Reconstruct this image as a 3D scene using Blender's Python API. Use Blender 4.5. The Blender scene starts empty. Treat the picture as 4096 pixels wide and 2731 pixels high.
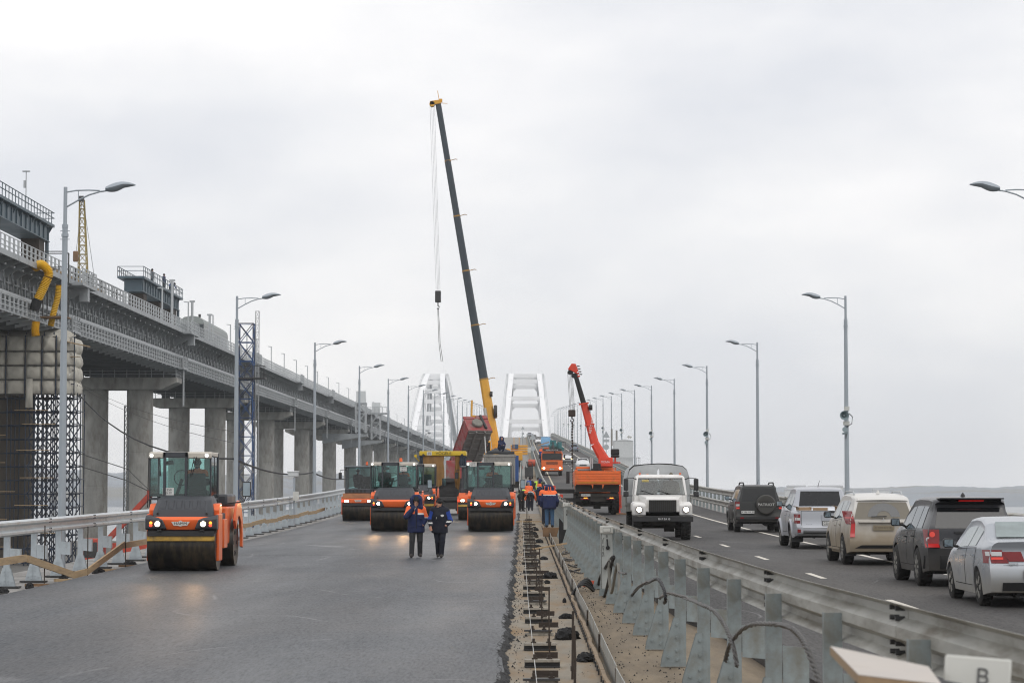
import bpy, math, random
import numpy as np
from mathutils import Vector, Matrix
random.seed(7)
R = math.radians
scene = bpy.context.scene
col = scene.collection

# ---------------------------------------------------------------- camera
cam_d = bpy.data.cameras.new("camera")
cam = bpy.data.objects.new("camera", cam_d)
col.objects.link(cam)
CAM_H = 2.35
cam.location = (0, 0, CAM_H)
cam.rotation_euler = (R(90 + 3.576), 0, R(0.2507))
cam_d.sensor_width = 36
cam_d.lens = 84.375
cam_d.clip_start = 0.5
cam_d.clip_end = 20000
cam_d.dof.use_dof = True
cam_d.dof.focus_distance = 72
cam_d.dof.aperture_fstop = 5.6
scene.camera = cam

# ---------------------------------------------------------------- overcast sky
SUN_EL, SUN_ROT = R(50), R(150)
world = bpy.data.worlds.new("World")
scene.world = world
world.use_nodes = True
nt = world.node_tree
nt.nodes.clear()
def wn(t, **k):
    n = nt.nodes.new(t)
    for a, b in k.items():
        setattr(n, a, b)
    return n
out = wn("ShaderNodeOutputWorld")
bg = wn("ShaderNodeBackground")
sky = wn("ShaderNodeTexSky")
sky.sky_type = 'NISHITA'
sky.sun_disc = False
sky.sun_elevation = SUN_EL
sky.sun_rotation = SUN_ROT
tc = wn("ShaderNodeTexCoord")
mp = wn("ShaderNodeMapping")
mp.inputs['Scale'].default_value = (2.0, 2.0, 5.0)
mp.inputs['Rotation'].default_value = (0, R(6), R(20))
nz = wn("ShaderNodeTexNoise")
nz.inputs['Scale'].default_value = 2.3
nz.inputs['Detail'].default_value = 6
nz.inputs['Roughness'].default_value = 0.5
rp = wn("ShaderNodeValToRGB")
e = rp.color_ramp.elements
e[0].position = 0.34; e[0].color = (0.80, 0.815, 0.858, 1)
e[1].position = 0.62; e[1].color = (1.06, 1.045, 1.04, 1)
m = e.new(0.50); m.color = (0.945, 0.943, 0.957, 1)
# cloud deck grows a little brighter with height above the horizon
sep = wn("ShaderNodeSeparateXYZ")
mr = wn("ShaderNodeMapRange")
mr.inputs[1].default_value = 0.0; mr.inputs[2].default_value = 0.22
mr.inputs[3].default_value = 0.99; mr.inputs[4].default_value = 1.06
mul = wn("ShaderNodeVectorMath", operation='MULTIPLY')
sc10 = wn("ShaderNodeVectorMath", operation='SCALE')
sc10.inputs['Scale'].default_value = 0.1
mix = wn("ShaderNodeMix", data_type='RGBA')
mix.inputs[0].default_value = 0.94
L = nt.links.new
L(tc.outputs['Generated'], mp.inputs[0]); L(mp.outputs[0], nz.inputs['Vector'])
L(nz.outputs[0], rp.inputs[0])
L(tc.outputs['Generated'], sep.inputs[0]); L(sep.outputs[2], mr.inputs[0])
L(rp.outputs[0], mul.inputs[0]); L(mr.outputs[0], mul.inputs[1])
L(sky.outputs[0], sc10.inputs[0])
L(sc10.outputs[0], mix.inputs[6]); L(mul.outputs[0], mix.inputs[7])
L(mix.outputs[2], bg.inputs[0])
bg.inputs[1].default_value = 1.0
L(bg.outputs[0], out.inputs[0])

sun_d = bpy.data.lights.new("sun", 'SUN')
sun_d.energy = 0.8
sun_d.angle = R(35)
sun_d.color = (1.0, 0.97, 0.93)
sun = bpy.data.objects.new("sun", sun_d)
col.objects.link(sun)
sd = Vector((math.sin(SUN_ROT) * math.cos(SUN_EL), math.cos(SUN_ROT) * math.cos(SUN_EL), math.sin(SUN_EL)))
sun.rotation_euler = sd.to_track_quat('Z', 'Y').to_euler()
sun.location = (0, -20, 60)

scene.view_settings.view_transform = 'Standard'
scene.view_settings.look = 'None'
scene.view_settings.exposure = 0.0
scene.view_settings.gamma = 1.0
scene.view_settings.use_curve_mapping = False
scene.cycles.use_denoising = True
scene.cycles.filter_width = 1.1
scene.cycles.max_bounces = 8
scene.cycles.volume_bounces = 2
scene.cycles.volume_step_rate = 10
scene.cycles.volume_max_steps = 64
scene.cycles.caustics_reflective = False
scene.cycles.caustics_refractive = False

# ---------------------------------------------------------------- materials
MATS = {}
def nodes_of(m):
    t = m.node_tree
    return t, t.nodes["Principled BSDF"]
def mat(name, c, rough=0.5, metal=0.0, var=0.12, scale=4.0, bump=0.0, bscale=60.0, spec=0.5, coat=0.0,
        dirt=None, dscale=1.5, dlow=0.5, dhigh=0.7, streak=False, stretch=None):
    """Procedural surface: base colour with mottling, optional dirt patches, roughness variation and bump."""
    if name in MATS:
        return MATS[name]
    m = bpy.data.materials.new(name)
    m.use_nodes = True
    t, b = nodes_of(m)
    N, LK = t.nodes.new, t.links.new
    tcn = N("ShaderNodeTexCoord")
    src = tcn.outputs['Object']
    mpn = N("ShaderNodeMapping")
    if stretch: mpn.inputs['Scale'].default_value = stretch
    elif streak: mpn.inputs['Scale'].default_value = (3.0, 3.0, 0.3)
    LK(src, mpn.inputs[0])
    src2 = mpn.outputs[0]
    n1 = N("ShaderNodeTexNoise")
    n1.inputs['Scale'].default_value = scale
    n1.inputs['Detail'].default_value = 5
    LK(src2, n1.inputs['Vector'])
    r1 = N("ShaderNodeMapRange")
    r1.inputs[1].default_value = 0.25; r1.inputs[2].default_value = 0.75
    r1.inputs[3].default_value = 1 - var; r1.inputs[4].default_value = 1 + var
    LK(n1.outputs[0], r1.inputs[0])
    vm = N("ShaderNodeVectorMath"); vm.operation = 'SCALE'
    vm.inputs[0].default_value = c[:3]
    LK(r1.outputs[0], vm.inputs['Scale'])
    cur = vm.outputs[0]
    if dirt:
        n2 = N("ShaderNodeTexNoise")
        n2.inputs['Scale'].default_value = dscale
        n2.inputs['Detail'].default_value = 6
        n2.inputs['Roughness'].default_value = 0.65
        LK(src2, n2.inputs['Vector'])
        r2 = N("ShaderNodeMapRange")
        r2.inputs[1].default_value = dlow; r2.inputs[2].default_value = dhigh
        LK(n2.outputs[0], r2.inputs[0])
        mx = N("ShaderNodeMix"); mx.data_type = 'RGBA'
        mx.inputs[7].default_value = (*dirt[:3], 1)
        LK(r2.outputs[0], mx.inputs[0]); LK(cur, mx.inputs[6])
        cur = mx.outputs[2]
    LK(cur, b.inputs['Base Color'])
    r3 = N("ShaderNodeMapRange")
    r3.inputs[1].default_value = 0.3; r3.inputs[2].default_value = 0.7
    r3.inputs[3].default_value = max(0.02, rough * 0.85); r3.inputs[4].default_value = min(1, rough * 1.15)
    LK(n1.outputs[0], r3.inputs[0]); LK(r3.outputs[0], b.inputs['Roughness'])
    b.inputs['Metallic'].default_value = metal
    b.inputs['Specular IOR Level'].default_value = spec
    if coat:
        b.inputs['Coat Weight'].default_value = coat
        b.inputs['Coat Roughness'].default_value = 0.08
    if bump:
        n3 = N("ShaderNodeTexNoise")
        n3.inputs['Scale'].default_value = bscale
        n3.inputs['Detail'].default_value = 4
        LK(src, n3.inputs['Vector'])
        bp = N("ShaderNodeBump")
        bp.inputs['Strength'].default_value = bump
        bp.inputs['Distance'].default_value = 0.02
        LK(n3.outputs[0], bp.inputs['Height']); LK(bp.outputs[0], b.inputs['Normal'])
    MATS[name] = m
    return m
def glow(name, c, strength, base=(0.8, 0.8, 0.8)):
    if name in MATS: return MATS[name]
    m = bpy.data.materials.new(name); m.use_nodes = True
    t, b = nodes_of(m)
    b.inputs['Base Color'].default_value = (*base, 1)
    b.inputs['Emission Color'].default_value = (*c, 1)
    b.inputs['Emission Strength'].default_value = strength
    b.inputs['Roughness'].default_value = 0.2
    MATS[name] = m
    return m
def glass(name, c, alpha, rough=0.05):
    """Tinted pane: darkens what is behind it and mirrors the sky."""
    if name in MATS: return MATS[name]
    m = bpy.data.materials.new(name); m.use_nodes = True
    t = m.node_tree
    for n in list(t.nodes): t.nodes.remove(n)
    N, LK = t.nodes.new, t.links.new
    o = N("ShaderNodeOutputMaterial")
    tr = N("ShaderNodeBsdfTransparent"); tr.inputs[0].default_value = (*c, 1)
    gl = N("ShaderNodeBsdfGlossy"); gl.inputs['Roughness'].default_value = rough
    gl.inputs[0].default_value = (0.9, 0.93, 0.95, 1)
    fr = N("ShaderNodeFresnel"); fr.inputs[0].default_value = 1.5
    nz_ = N("ShaderNodeTexNoise"); nz_.inputs['Scale'].default_value = 2.0
    tcn = N("ShaderNodeTexCoord"); LK(tcn.outputs['Object'], nz_.inputs['Vector'])
    df = N("ShaderNodeBsdfDiffuse"); df.inputs[0].default_value = (0.22, 0.21, 0.19, 1)
    mp_ = N("ShaderNodeMapRange"); mp_.inputs[3].default_value = alpha * 0.5; mp_.inputs[4].default_value = alpha * 1.5
    LK(nz_.outputs[0], mp_.inputs[0])
    m1 = N("ShaderNodeMixShader"); LK(mp_.outputs[0], m1.inputs[0]); LK(tr.outputs[0], m1.inputs[1]); LK(df.outputs[0], m1.inputs[2])
    m2 = N("ShaderNodeMixShader"); LK(fr.outputs[0], m2.inputs[0]); LK(m1.outputs[0], m2.inputs[1]); LK(gl.outputs[0], m2.inputs[2])
    LK(m2.outputs[0], o.inputs[0])
    MATS[name] = m
    return m

# ---------------------------------------------------------------- mesh builder
class MB:
    def __init__(s, m=None):
        s.v = []; s.f = []; s.mi = []; s.ms = []; s.k = 0
        if m is not None: s.mat(m)
    def mat(s, m):
        if m not in s.ms: s.ms.append(m)
        s.k = s.ms.index(m); return s
    def add(s, vs, fs):
        o = len(s.v)
        s.v += [tuple(p) for p in vs]
        s.f += [tuple(i + o for i in f) for f in fs]
        s.mi += [s.k] * len(fs)
        return s
    def box(s, x0, y0, z0, x1, y1, z1):
        return s.add([(x0,y0,z0),(x1,y0,z0),(x1,y1,z0),(x0,y1,z0),(x0,y0,z1),(x1,y0,z1),(x1,y1,z1),(x0,y1,z1)],
                     [(0,3,2,1),(4,5,6,7),(0,1,5,4),(1,2,6,5),(2,3,7,6),(3,0,4,7)])
    def cbox(s, c, d, rz=0, rx=0, ry=0):
        M_ = Matrix.Translation(c) @ Matrix.Rotation(rz, 4, 'Z') @ Matrix.Rotation(ry, 4, 'Y') @ Matrix.Rotation(rx, 4, 'X')
        h = [x / 2 for x in d]
        vs = [M_ @ Vector((sx*h[0], sy*h[1], sz*h[2])) for sz in (-1,1) for sx, sy in ((-1,-1),(1,-1),(1,1),(-1,1))]
        return s.add(vs, [(0,3,2,1),(4,5,6,7),(0,1,5,4),(1,2,6,5),(2,3,7,6),(3,0,4,7)])
    def bar(s, p, q, w, h=None, up=(0,0,1)):
        """square bar from p to q"""
        h = h or w
        p, q = Vector(p), Vector(q)
        d = (q - p).normalized()
        u = Vector(up)
        if abs(d.dot(u)) > 0.99: u = Vector((0, 1, 0))
        sx = d.cross(u).normalized() * (w / 2)
        sz = sx.cross(d).normalized() * (h / 2)
        vs = [a + i*sx + j*sz for a in (p, q) for i, j in ((-1,-1),(1,-1),(1,1),(-1,1))]
        return s.add(vs, [(0,3,2,1),(4,5,6,7),(0,1,5,4),(1,2,6,5),(2,3,7,6),(3,0,4,7)])
    def cyl(s, p, q, r, r2=None, n=10, caps=True):
        r2 = r if r2 is None else r2
        p, q = Vector(p), Vector(q)
        d = (q - p).normalized()
        u = Vector((0,0,1)) if abs(d.z) < 0.95 else Vector((1,0,0))
        a = d.cross(u).normalized(); b = a.cross(d)
        vs = []
        for c, rr in ((p, r), (q, r2)):
            for i in range(n):
                t = 2*math.pi*i/n
                vs.append(c + rr*(math.cos(t)*a + math.sin(t)*b))
        fs = [(i, (i+1) % n, n + (i+1) % n, n + i) for i in range(n)]
        if caps: fs += [tuple(range(n-1, -1, -1)), tuple(range(n, 2*n))]
        return s.add(vs, fs)
    def tube(s, pts, r, n=6, caps=True):
        pts = [Vector(p) for p in pts]
        vs = []; fs = []
        up = Vector((0,0,1))
        for i, p in enumerate(pts):
            d = (pts[min(i+1, len(pts)-1)] - pts[max(i-1, 0)]).normalized()
            u = up if abs(d.dot(up)) < 0.95 else Vector((1, 0, 0))
            a = d.cross(u).normalized(); b = a.cross(d)
            rr = r[i] if isinstance(r, (list, tuple)) else r
            vs += [p + rr*(math.cos(2*math.pi*k/n)*a + math.sin(2*math.pi*k/n)*b) for k in range(n)]
        for i in range(len(pts)-1):
            for k in range(n):
                fs.append((i*n+k, i*n+(k+1) % n, (i+1)*n+(k+1) % n, (i+1)*n+k))
        if caps: fs += [tuple(range(n-1, -1, -1)), tuple(range((len(pts)-1)*n, len(pts)*n))]
        return s.add(vs, fs)
    def prism(s, poly, axis, a, b):
        """extrude a 2-D polygon along an axis; poly coords are the other two axes in x,y,z order"""
        n = len(poly)
        def P(u, v, w):
            return {'x': (w, u, v), 'y': (u, w, v), 'z': (u, v, w)}[axis]
        vs = [P(u, v, a) for u, v in poly] + [P(u, v, b) for u, v in poly]
        fs = [(i, (i+1) % n, n + (i+1) % n, n + i) for i in range(n)] + [tuple(range(n-1, -1, -1)), tuple(range(n, 2*n))]
        return s.add(vs, fs)
    def loft(s, rings, caps=True, closed=True):
        n = len(rings[0]); vs = [p for r in rings for p in r]; fs = []
        m_ = n if closed else n - 1
        for i in range(len(rings)-1):
            for k in range(m_):
                fs.append((i*n+k, i*n+(k+1) % n, (i+1)*n+(k+1) % n, (i+1)*n+k))
        if caps and closed: fs += [tuple(range(n-1, -1, -1)), tuple(range((len(rings)-1)*n, len(rings)*n))]
        return s.add(vs, fs)
    def lathe(s, prof, c=(0,0,0), axis='z', n=16):
        """prof: list of (r, h) along the axis"""
        rings = []
        for r, h in prof:
            ring = []
            for i in range(n):
                t = 2*math.pi*i/n
                a, b = r*math.cos(t), r*math.sin(t)
                p = {'z': (a, b, h), 'x': (h, a, b), 'y': (a, h, b)}[axis]
                ring.append((p[0]+c[0], p[1]+c[1], p[2]+c[2]))
            rings.append(ring)
        return s.loft(rings)
    def me(s, name, smooth=30):
        me = bpy.data.meshes.new(name)
        me.from_pydata(s.v, [], s.f)
        for m in s.ms: me.materials.append(m)
        if len(s.ms) > 1: me.polygons.foreach_set('material_index', s.mi)
        me.update()
        bm_fix(me)
        if smooth:
            me.shade_smooth()
            me.set_sharp_from_angle(angle=R(smooth))
        return me
    def obj(s, name, parent=None, loc=(0,0,0), rz=0, smooth=30, bevel=0, seg=2):
        return put(s.me(name, smooth), name, parent, loc, rz, bevel, seg)
import bmesh
def bm_fix(me):
    bm = bmesh.new(); bm.from_mesh(me)
    bmesh.ops.recalc_face_normals(bm, faces=bm.faces)
    bm.to_mesh(me); bm.free()
def put(me, name, parent=None, loc=(0,0,0), rz=0, bevel=0, seg=2):
    o = bpy.data.objects.new(name, me)
    col.objects.link(o)
    if parent: o.parent = parent
    o.location = loc
    o.rotation_euler = (0, 0, rz)
    if bevel:
        b = o.modifiers.new("bevel", 'BEVEL'); b.width = bevel; b.segments = seg
        b.limit_method = 'ANGLE'; b.angle_limit = R(35); b.harden_normals = False
    return o
def tag(o, label, cat, group=None):
    o['label'] = label; o['category'] = cat
    if group: o['group'] = group
    return o
def thing(name, label, cat, loc=(0,0,0), rz=0, group=None):
    o = bpy.data.objects.new(name, None); col.objects.link(o)
    o.location = loc; o.rotation_euler = (0, 0, rz); o.empty_display_size = 0.2
    return tag(o, label, cat, group)
def struct(o, kind='structure'):
    o['kind'] = kind; return o
def dup(root, loc, rz=None, label=None, group=None, parent=None):
    c = root.copy(); col.objects.link(c); c.parent = parent
    if loc is not None: c.location = loc
    if rz is not None: c.rotation_euler = (c.rotation_euler[0], c.rotation_euler[1], rz)
    if label: c['label'] = label
    if group: c['group'] = group
    for ch in list(root.children):
        dup(ch, None, parent=c)
    return c
def text(s, name, size, m, parent, loc, rot, align='CENTER', ext=0.002, sx=1.0):
    cu = bpy.data.curves.new(name, 'FONT')
    cu.body = s; cu.size = size; cu.align_x = align; cu.align_y = 'CENTER'; cu.extrude = ext
    cu.materials.append(m); cu.resolution_u = 3
    o = bpy.data.objects.new(name, cu); col.objects.link(o)
    o.parent = parent; o.location = loc; o.rotation_euler = rot; o.scale = (sx, 1, 1)
    return o
FACE_CAM = (R(90), 0, 0)      # lettering that faces -Y (towards the camera)
def lerp(a, b, t): return a + (b - a) * t
def interp(x, pts):
    if x <= pts[0][0]: return pts[0][1]
    for (a, b), (c, d) in zip(pts, pts[1:]):
        if x <= c: return b + (d - b) * (x - a) / (c - a)
    return pts[-1][1]

# ---------------------------------------------------------------- road profile (gentle rise, then the 3 % ramp to the arch)
def zr(y):
    if y <= 90: return 0.0054 * y
    if y <= 260:
        t = y - 90; return 0.486 + 0.0054*t + 0.0246*t*t/340
    if y <= 880: return 3.495 - 0.0 + (0.486 + 0.0054*170 + 0.0246*85 - 3.495) + 0.03 * (y - 260)
    t = min(y, 1120) - 880
    return 0.486 + 0.918 + 2.091 + 18.6 + 0.03*t - 0.03*t*t/480
RD = 0.20            # the right deck carries one more layer of asphalt
# ================================================================ SETTING
m_conc = mat("concrete", (0.27, 0.26, 0.245), 0.85, var=0.22, scale=1.2, bump=0.3, bscale=30, dirt=(0.12, 0.115, 0.105), dscale=0.8, dlow=0.48, dhigh=0.72)
m_pier = mat("pier_concrete", (0.40, 0.39, 0.36), 0.9, var=0.25, scale=1.0, bump=0.25, bscale=8, dirt=(0.19, 0.172, 0.145), dscale=1.1, dlow=0.42, dhigh=0.72, stretch=(1.0, 1.0, 0.35))
m_steel = mat("girder_grey_paint", (0.35, 0.37, 0.38), 0.5, var=0.12, scale=0.9, dirt=(0.19, 0.205, 0.205), dscale=0.7, dlow=0.5, dhigh=0.75)
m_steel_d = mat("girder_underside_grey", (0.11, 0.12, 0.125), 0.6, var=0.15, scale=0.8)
m_rail_l = mat("railing_pale_grey", (0.44, 0.46, 0.47), 0.5, var=0.08)
m_zinc = mat("zinc_coated_steel", (0.50, 0.53, 0.545), 0.42, 0.25, var=0.12, scale=3, dirt=(0.27, 0.265, 0.25), dscale=2.2, dlow=0.55, dhigh=0.8, bump=0.05)
m_zinc_b = mat("green_grey_zinc_steel", (0.265, 0.305, 0.31), 0.5, 0.15, var=0.2, scale=4, dirt=(0.19, 0.175, 0.14), dscale=3.0, dlow=0.46, dhigh=0.72, bump=0.08)
m_zinc_p = mat("pale_zinc_posts", (0.46, 0.51, 0.54), 0.45, 0.2, var=0.15, scale=5, dirt=(0.25, 0.25, 0.24), dscale=3, dlow=0.55, dhigh=0.8)
m_zinc_dirty = mat("muddy_zinc_steel", (0.40, 0.395, 0.36), 0.5, 0.15, var=0.18, scale=2.5, dirt=(0.16, 0.14, 0.105), dscale=1.6, dlow=0.45, dhigh=0.7, bump=0.08, stretch=(2, 0.6, 3))
m_lamp = mat("lamp_grey_paint", (0.36, 0.40, 0.435), 0.42, 0.2, var=0.07, scale=2)
m_black = mat("black_rubber", (0.011, 0.011, 0.012), 0.65, var=0.25, scale=6)
m_tar = mat("tar_black", (0.006, 0.006, 0.0065), 0.7, var=0.4, scale=20, bump=0.9, bscale=45)
m_rust = mat("rusty_steel", (0.052, 0.039, 0.030), 0.75, 0.2, var=0.35, scale=7, bump=0.2)
m_dksteel = mat("dark_steel", (0.055, 0.055, 0.056), 0.55, 0.3, var=0.25, scale=5)
m_wood = mat("sawn_timber", (0.40, 0.285, 0.165), 0.8, var=0.2, scale=3, stretch=(6, 0.6, 6), dirt=(0.22, 0.15, 0.085), dscale=2, dlow=0.5, dhigh=0.8, bump=0.2, bscale=40)
m_woodd = mat("old_timber", (0.20, 0.12, 0.065), 0.85, var=0.3, scale=4, bump=0.2)
m_white = mat("white_arch_paint", (0.90, 0.905, 0.91), 0.5, var=0.03, scale=0.2)
m_yel = mat("yellow_plastic", (0.70, 0.40, 0.03), 0.5, var=0.1, scale=3)
m_blue = mat("blue_paint", (0.03, 0.10, 0.24), 0.5, var=0.2, scale=3)
m_redp = mat("faded_red_paint", (0.48, 0.075, 0.035), 0.5, var=0.18, scale=2, dirt=(0.2, 0.08, 0.06), dscale=2, dlow=0.55, dhigh=0.8)
m_cloth = mat("tarpaulin_beige", (0.52, 0.495, 0.43), 0.9, var=0.2, scale=1.2, bump=0.7, bscale=3)
m_gantry = mat("gantry_blue_grey", (0.065, 0.10, 0.125), 0.5, var=0.15, scale=0.7)
m_mark = mat("road_paint_worn", (0.66, 0.62, 0.54), 0.7, var=0.12, scale=5, dirt=(0.2, 0.2, 0.19), dscale=9, dlow=0.58, dhigh=0.75)

def asphalt(name, c, rlow, rhigh, tint, grain=0.35, wet=0.5):
    m = bpy.data.materials.new(name); m.use_nodes = True
    t, b = nodes_of(m); N, LK = t.nodes.new, t.links.new
    tcn = N("ShaderNodeTexCoord")
    def noise(scale, detail, stretch=(1,1,1), rough=0.55):
        mp_ = N("ShaderNodeMapping"); mp_.inputs['Scale'].default_value = stretch
        LK(tcn.outputs['Object'], mp_.inputs[0])
        n = N("ShaderNodeTexNoise"); n.inputs['Scale'].default_value = scale; n.inputs['Detail'].default_value = detail
        n.inputs['Roughness'].default_value = rough
        LK(mp_.outputs[0], n.inputs['Vector']); return n.outputs[0]
    def rng(x, a, b_, c_, d):
        n = N("ShaderNodeMapRange"); n.inputs[1].default_value = a; n.inputs[2].default_value = b_
        n.inputs[3].default_value = c_; n.inputs[4].default_value = d; LK(x, n.inputs[0]); return n.outputs[0]
    def mul(a, b_):
        n = N("ShaderNodeMath"); n.operation = 'MULTIPLY'; LK(a, n.inputs[0]); LK(b_, n.inputs[1]); return n.outputs[0]
    fine = noise(34, 2, rough=0.7)
    mid = noise(0.55, 5, (1, 0.35, 1))
    lane = noise(0.9, 3, (1, 0.03, 1))
    v = mul(rng(fine, 0.3, 0.7, 1 - grain, 1 + grain), rng(mid, 0.3, 0.7, 0.90, 1.10))
    v = mul(v, rng(lane, 0.3, 0.7, 0.9, 1.1))
    v = mul(v, rng(noise(26, 3, (1, 0.13, 1), 0.8), 0.3, 0.7, 1 - grain*1.5, 1 + grain*1.5))
    v = mul(v, rng(noise(7, 3, (1, 0.25, 1)), 0.3, 0.7, 0.93, 1.07))
    sc = N("ShaderNodeVectorMath"); sc.operation = 'SCALE'; sc.inputs[0].default_value = c
    LK(v, sc.inputs['Scale'])
    mx = N("ShaderNodeMix"); mx.data_type = 'RGBA'; mx.inputs[7].default_value = (*tint, 1)
    LK(rng(noise(0.22, 5, (1, 0.3, 1)), 0.44, 0.68, 0, 0.75), mx.inputs[0]); LK(sc.outputs[0], mx.inputs[6])
    # thin pale scuff arcs left by turning drums
    rd_ = N("ShaderNodeMath"); rd_.operation = 'SUBTRACT'; rd_.inputs[1].default_value = 0.5; LK(noise(0.16, 1, (1, 0.45, 1)), rd_.inputs[0])
    ab = N("ShaderNodeMath"); ab.operation = 'ABSOLUTE'; LK(rd_.outputs[0], ab.inputs[0])
    sc2 = mul(rng(ab.outputs[0], 0.0, 0.004, 0.75, 0.0), rng(noise(1.3, 5, (1, 0.3, 1)), 0.46, 0.62, 0, 1))
    m3 = N("ShaderNodeMix"); m3.data_type = 'RGBA'; m3.inputs[7].default_value = (0.20, 0.20, 0.20, 1)
    LK(sc2, m3.inputs[0]); LK(mx.outputs[2], m3.inputs[6])
    LK(m3.outputs[2], b.inputs['Base Color'])
    LK(mul(rng(noise(0.35, 6, (1, 0.15, 1)), 0.36, 0.64, rlow, rhigh), rng(fine, 0.3, 0.7, 0.92, 1.08)), b.inputs['Roughness'])
    gr_ = noise(24, 3, (1, 0.13, 1), 0.8)
    LK(rng(gr_, 0.32, 0.68, wet*0.25, wet*1.75), b.inputs['Specular IOR Level'])
    bp = N("ShaderNodeBump"); bp.inputs['Strength'].default_value = 0.5; bp.inputs['Distance'].default_value = 0.006
    LK(gr_, bp.inputs['Height']); LK(bp.outputs[0], b.inputs['Normal'])
    return m
m_asph_new = asphalt("fresh_rolled_asphalt", (0.036, 0.041, 0.048), 0.43, 0.58, (0.088, 0.082, 0.078), 0.38, 0.5)
m_asph_old = asphalt("worn_road_asphalt", (0.046, 0.044, 0.043), 0.66, 0.80, (0.085, 0.078, 0.070), 0.22, 0.30)

YS = [4, 8, 12, 16, 20, 24, 28] + list(range(32, 100, 4)) + list(range(100, 300, 10)) + list(range(300, 1001, 25)) + [1030, 1060, 1100, 1160, 1240, 1340, 1440, 1560, 1680, 1760]
def strip(mb, xa, xb, dz, y0=4, y1=1760, thick=0, step=None):
    """sheet along the road between x=xa(y) and x=xb(y), following the road profile"""
    ys = [y for y in YS if y0 < y < y1] if step is None else list(np.arange(y0 + step, y1 - 1e-6, step))
    ys = [y0] + ys + [y1]
    fa = xa if callable(xa) else (lambda y: xa)
    fb = xb if callable(xb) else (lambda y: xb)
    if thick:
        mb.loft([[(fa(y), y, zr(y)+dz), (fb(y), y, zr(y)+dz), (fb(y), y, zr(y)+dz-thick), (fa(y), y, zr(y)+dz-thick)] for y in ys])
    else:
        n = len(ys)
        vs = []
        for y in ys: vs += [(fa(y), y, zr(y)+dz), (fb(y), y, zr(y)+dz)]
        mb.add(vs, [(2*i, 2*i+1, 2*i+3, 2*i+2) for i in range(n-1)])
    return mb
# concrete slabs of both decks
struct(strip(MB(m_conc), -13.3, 1.28, -0.11, thick=1.2).obj("bridge_deck", smooth=0))
struct(strip(MB(m_conc), 1.28, 13.6, -0.02, thick=1.3).obj("bridge_deck", smooth=0))
for xx in (-10.0, -4.0, 4.0, 10.0):
    pass
def barrier_x(y): return interp(y, [(5, 3.05), (9, 2.80), (13, 2.58), (20, 2.22), (29, 1.98), (39, 1.86), (55, 1.70), (90, 1.62), (1800, 1.60)])
# fresh asphalt mat with a crumbled right edge
rg = random.Random(3)
edge = [(y, -0.20 + 0.035*math.sin(y*0.9) + rg.uniform(-0.03, 0.03)) for y in np.arange(4, 160, 0.35)]
def asph_edge(y): return interp(y, edge) if y < 155 else -0.2
ys = list(np.arange(4, 130, 0.7)) + [130, 134, 138, 142]
rings = []
for y in ys:
    z = zr(y)
    er = asph_edge(y)
    rings.append([(-10.75 + 0.05*math.sin(y*1.7), y, z-0.1), (-10.62, y, z - 0.01), (-10.4, y, z), (er-0.11, y, z), (er-0.08, y, z-0.02), (er-0.06, y, z-0.1)])
struct(MB(m_asph_new).loft(rings, closed=False).obj("fresh_asphalt_lane", smooth=40))
struct(strip(MB(m_conc), -10.6, -0.3, -0.085, 142, 1760).obj("unpaved_lane", smooth=0))
# rough broken side of the mat
mb = MB(m_tar); ye_ = list(np.arange(4, 60, 0.09)) + list(np.arange(60, 150, 0.3)); row = []
for y in ye_:
    er = asph_edge(y); z = zr(y); w_ = 0.13 + 0.02*math.sin(y*3.1) + 0.015*math.sin(y*11)
    for j in range(6):
        f = j/5
        row.append((er - 0.12 + w_*f + rg.uniform(-0.009, 0.009), y, z + 0.003 - 0.102*f**1.3 + (rg.uniform(-0.018, 0.014) if 0 < j < 5 else 0)))
mb.add(row, [(i*6+j, (i+1)*6+j, (i+1)*6+j+1, i*6+j+1) for i in range(len(ye_)-1) for j in range(5)])
struct(mb.obj("asphalt_edge", smooth=15))
# black crumbs along the asphalt edge (nobody could count them)
mb = MB(m_tar)
for i in range(900):
    y = 12 + 110*rg.random()**1.6; x = asph_edge(y) + rg.gauss(0.06, 0.05)
    r = rg.uniform(0.004, 0.013) + (0.014 if rg.random() < 0.05 else 0); x += abs(rg.gauss(0, 0.06)); z = zr(y) - 0.103
    mb.add([(x-r, y-r, z), (x+r, y-r*0.6, z), (x+r*0.7, y+r, z), (x-r, y+r*0.8, z), (x, y, z+r*1.6)], [(0,1,4),(1,2,4),(2,3,4),(3,0,4)])
for i in range(900):
    y = 14 + 80*rg.random()**1.4; x = rg.uniform(-0.1, 1.1)
    r = rg.uniform(0.004, 0.012); z = zr(y) - 0.11
    mb.add([(x-r, y-r, z), (x+r, y-r*0.6, z), (x+r*0.7, y+r, z), (x-r, y+r*0.8, z), (x, y, z+r*1.6)], [(0,1,4),(1,2,4),(2,3,4),(3,0,4)])
for i in range(1100):
    y = 16 + 70*rg.random()**1.3; x = rg.uniform(1.12, barrier_x(y) + 0.1)
    r = rg.uniform(0.005, 0.016); z = zr(y) + 0.003
    mb.add([(x-r, y-r, z), (x+r, y-r*0.6, z), (x+r*0.7, y+r, z), (x-r, y+r*0.8, z), (x, y, z+r*1.6)], [(0,1,4),(1,2,4),(2,3,4),(3,0,4)])
struct(mb.obj("asphalt_crumbs_gravel", smooth=0), 'stuff')
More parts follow.
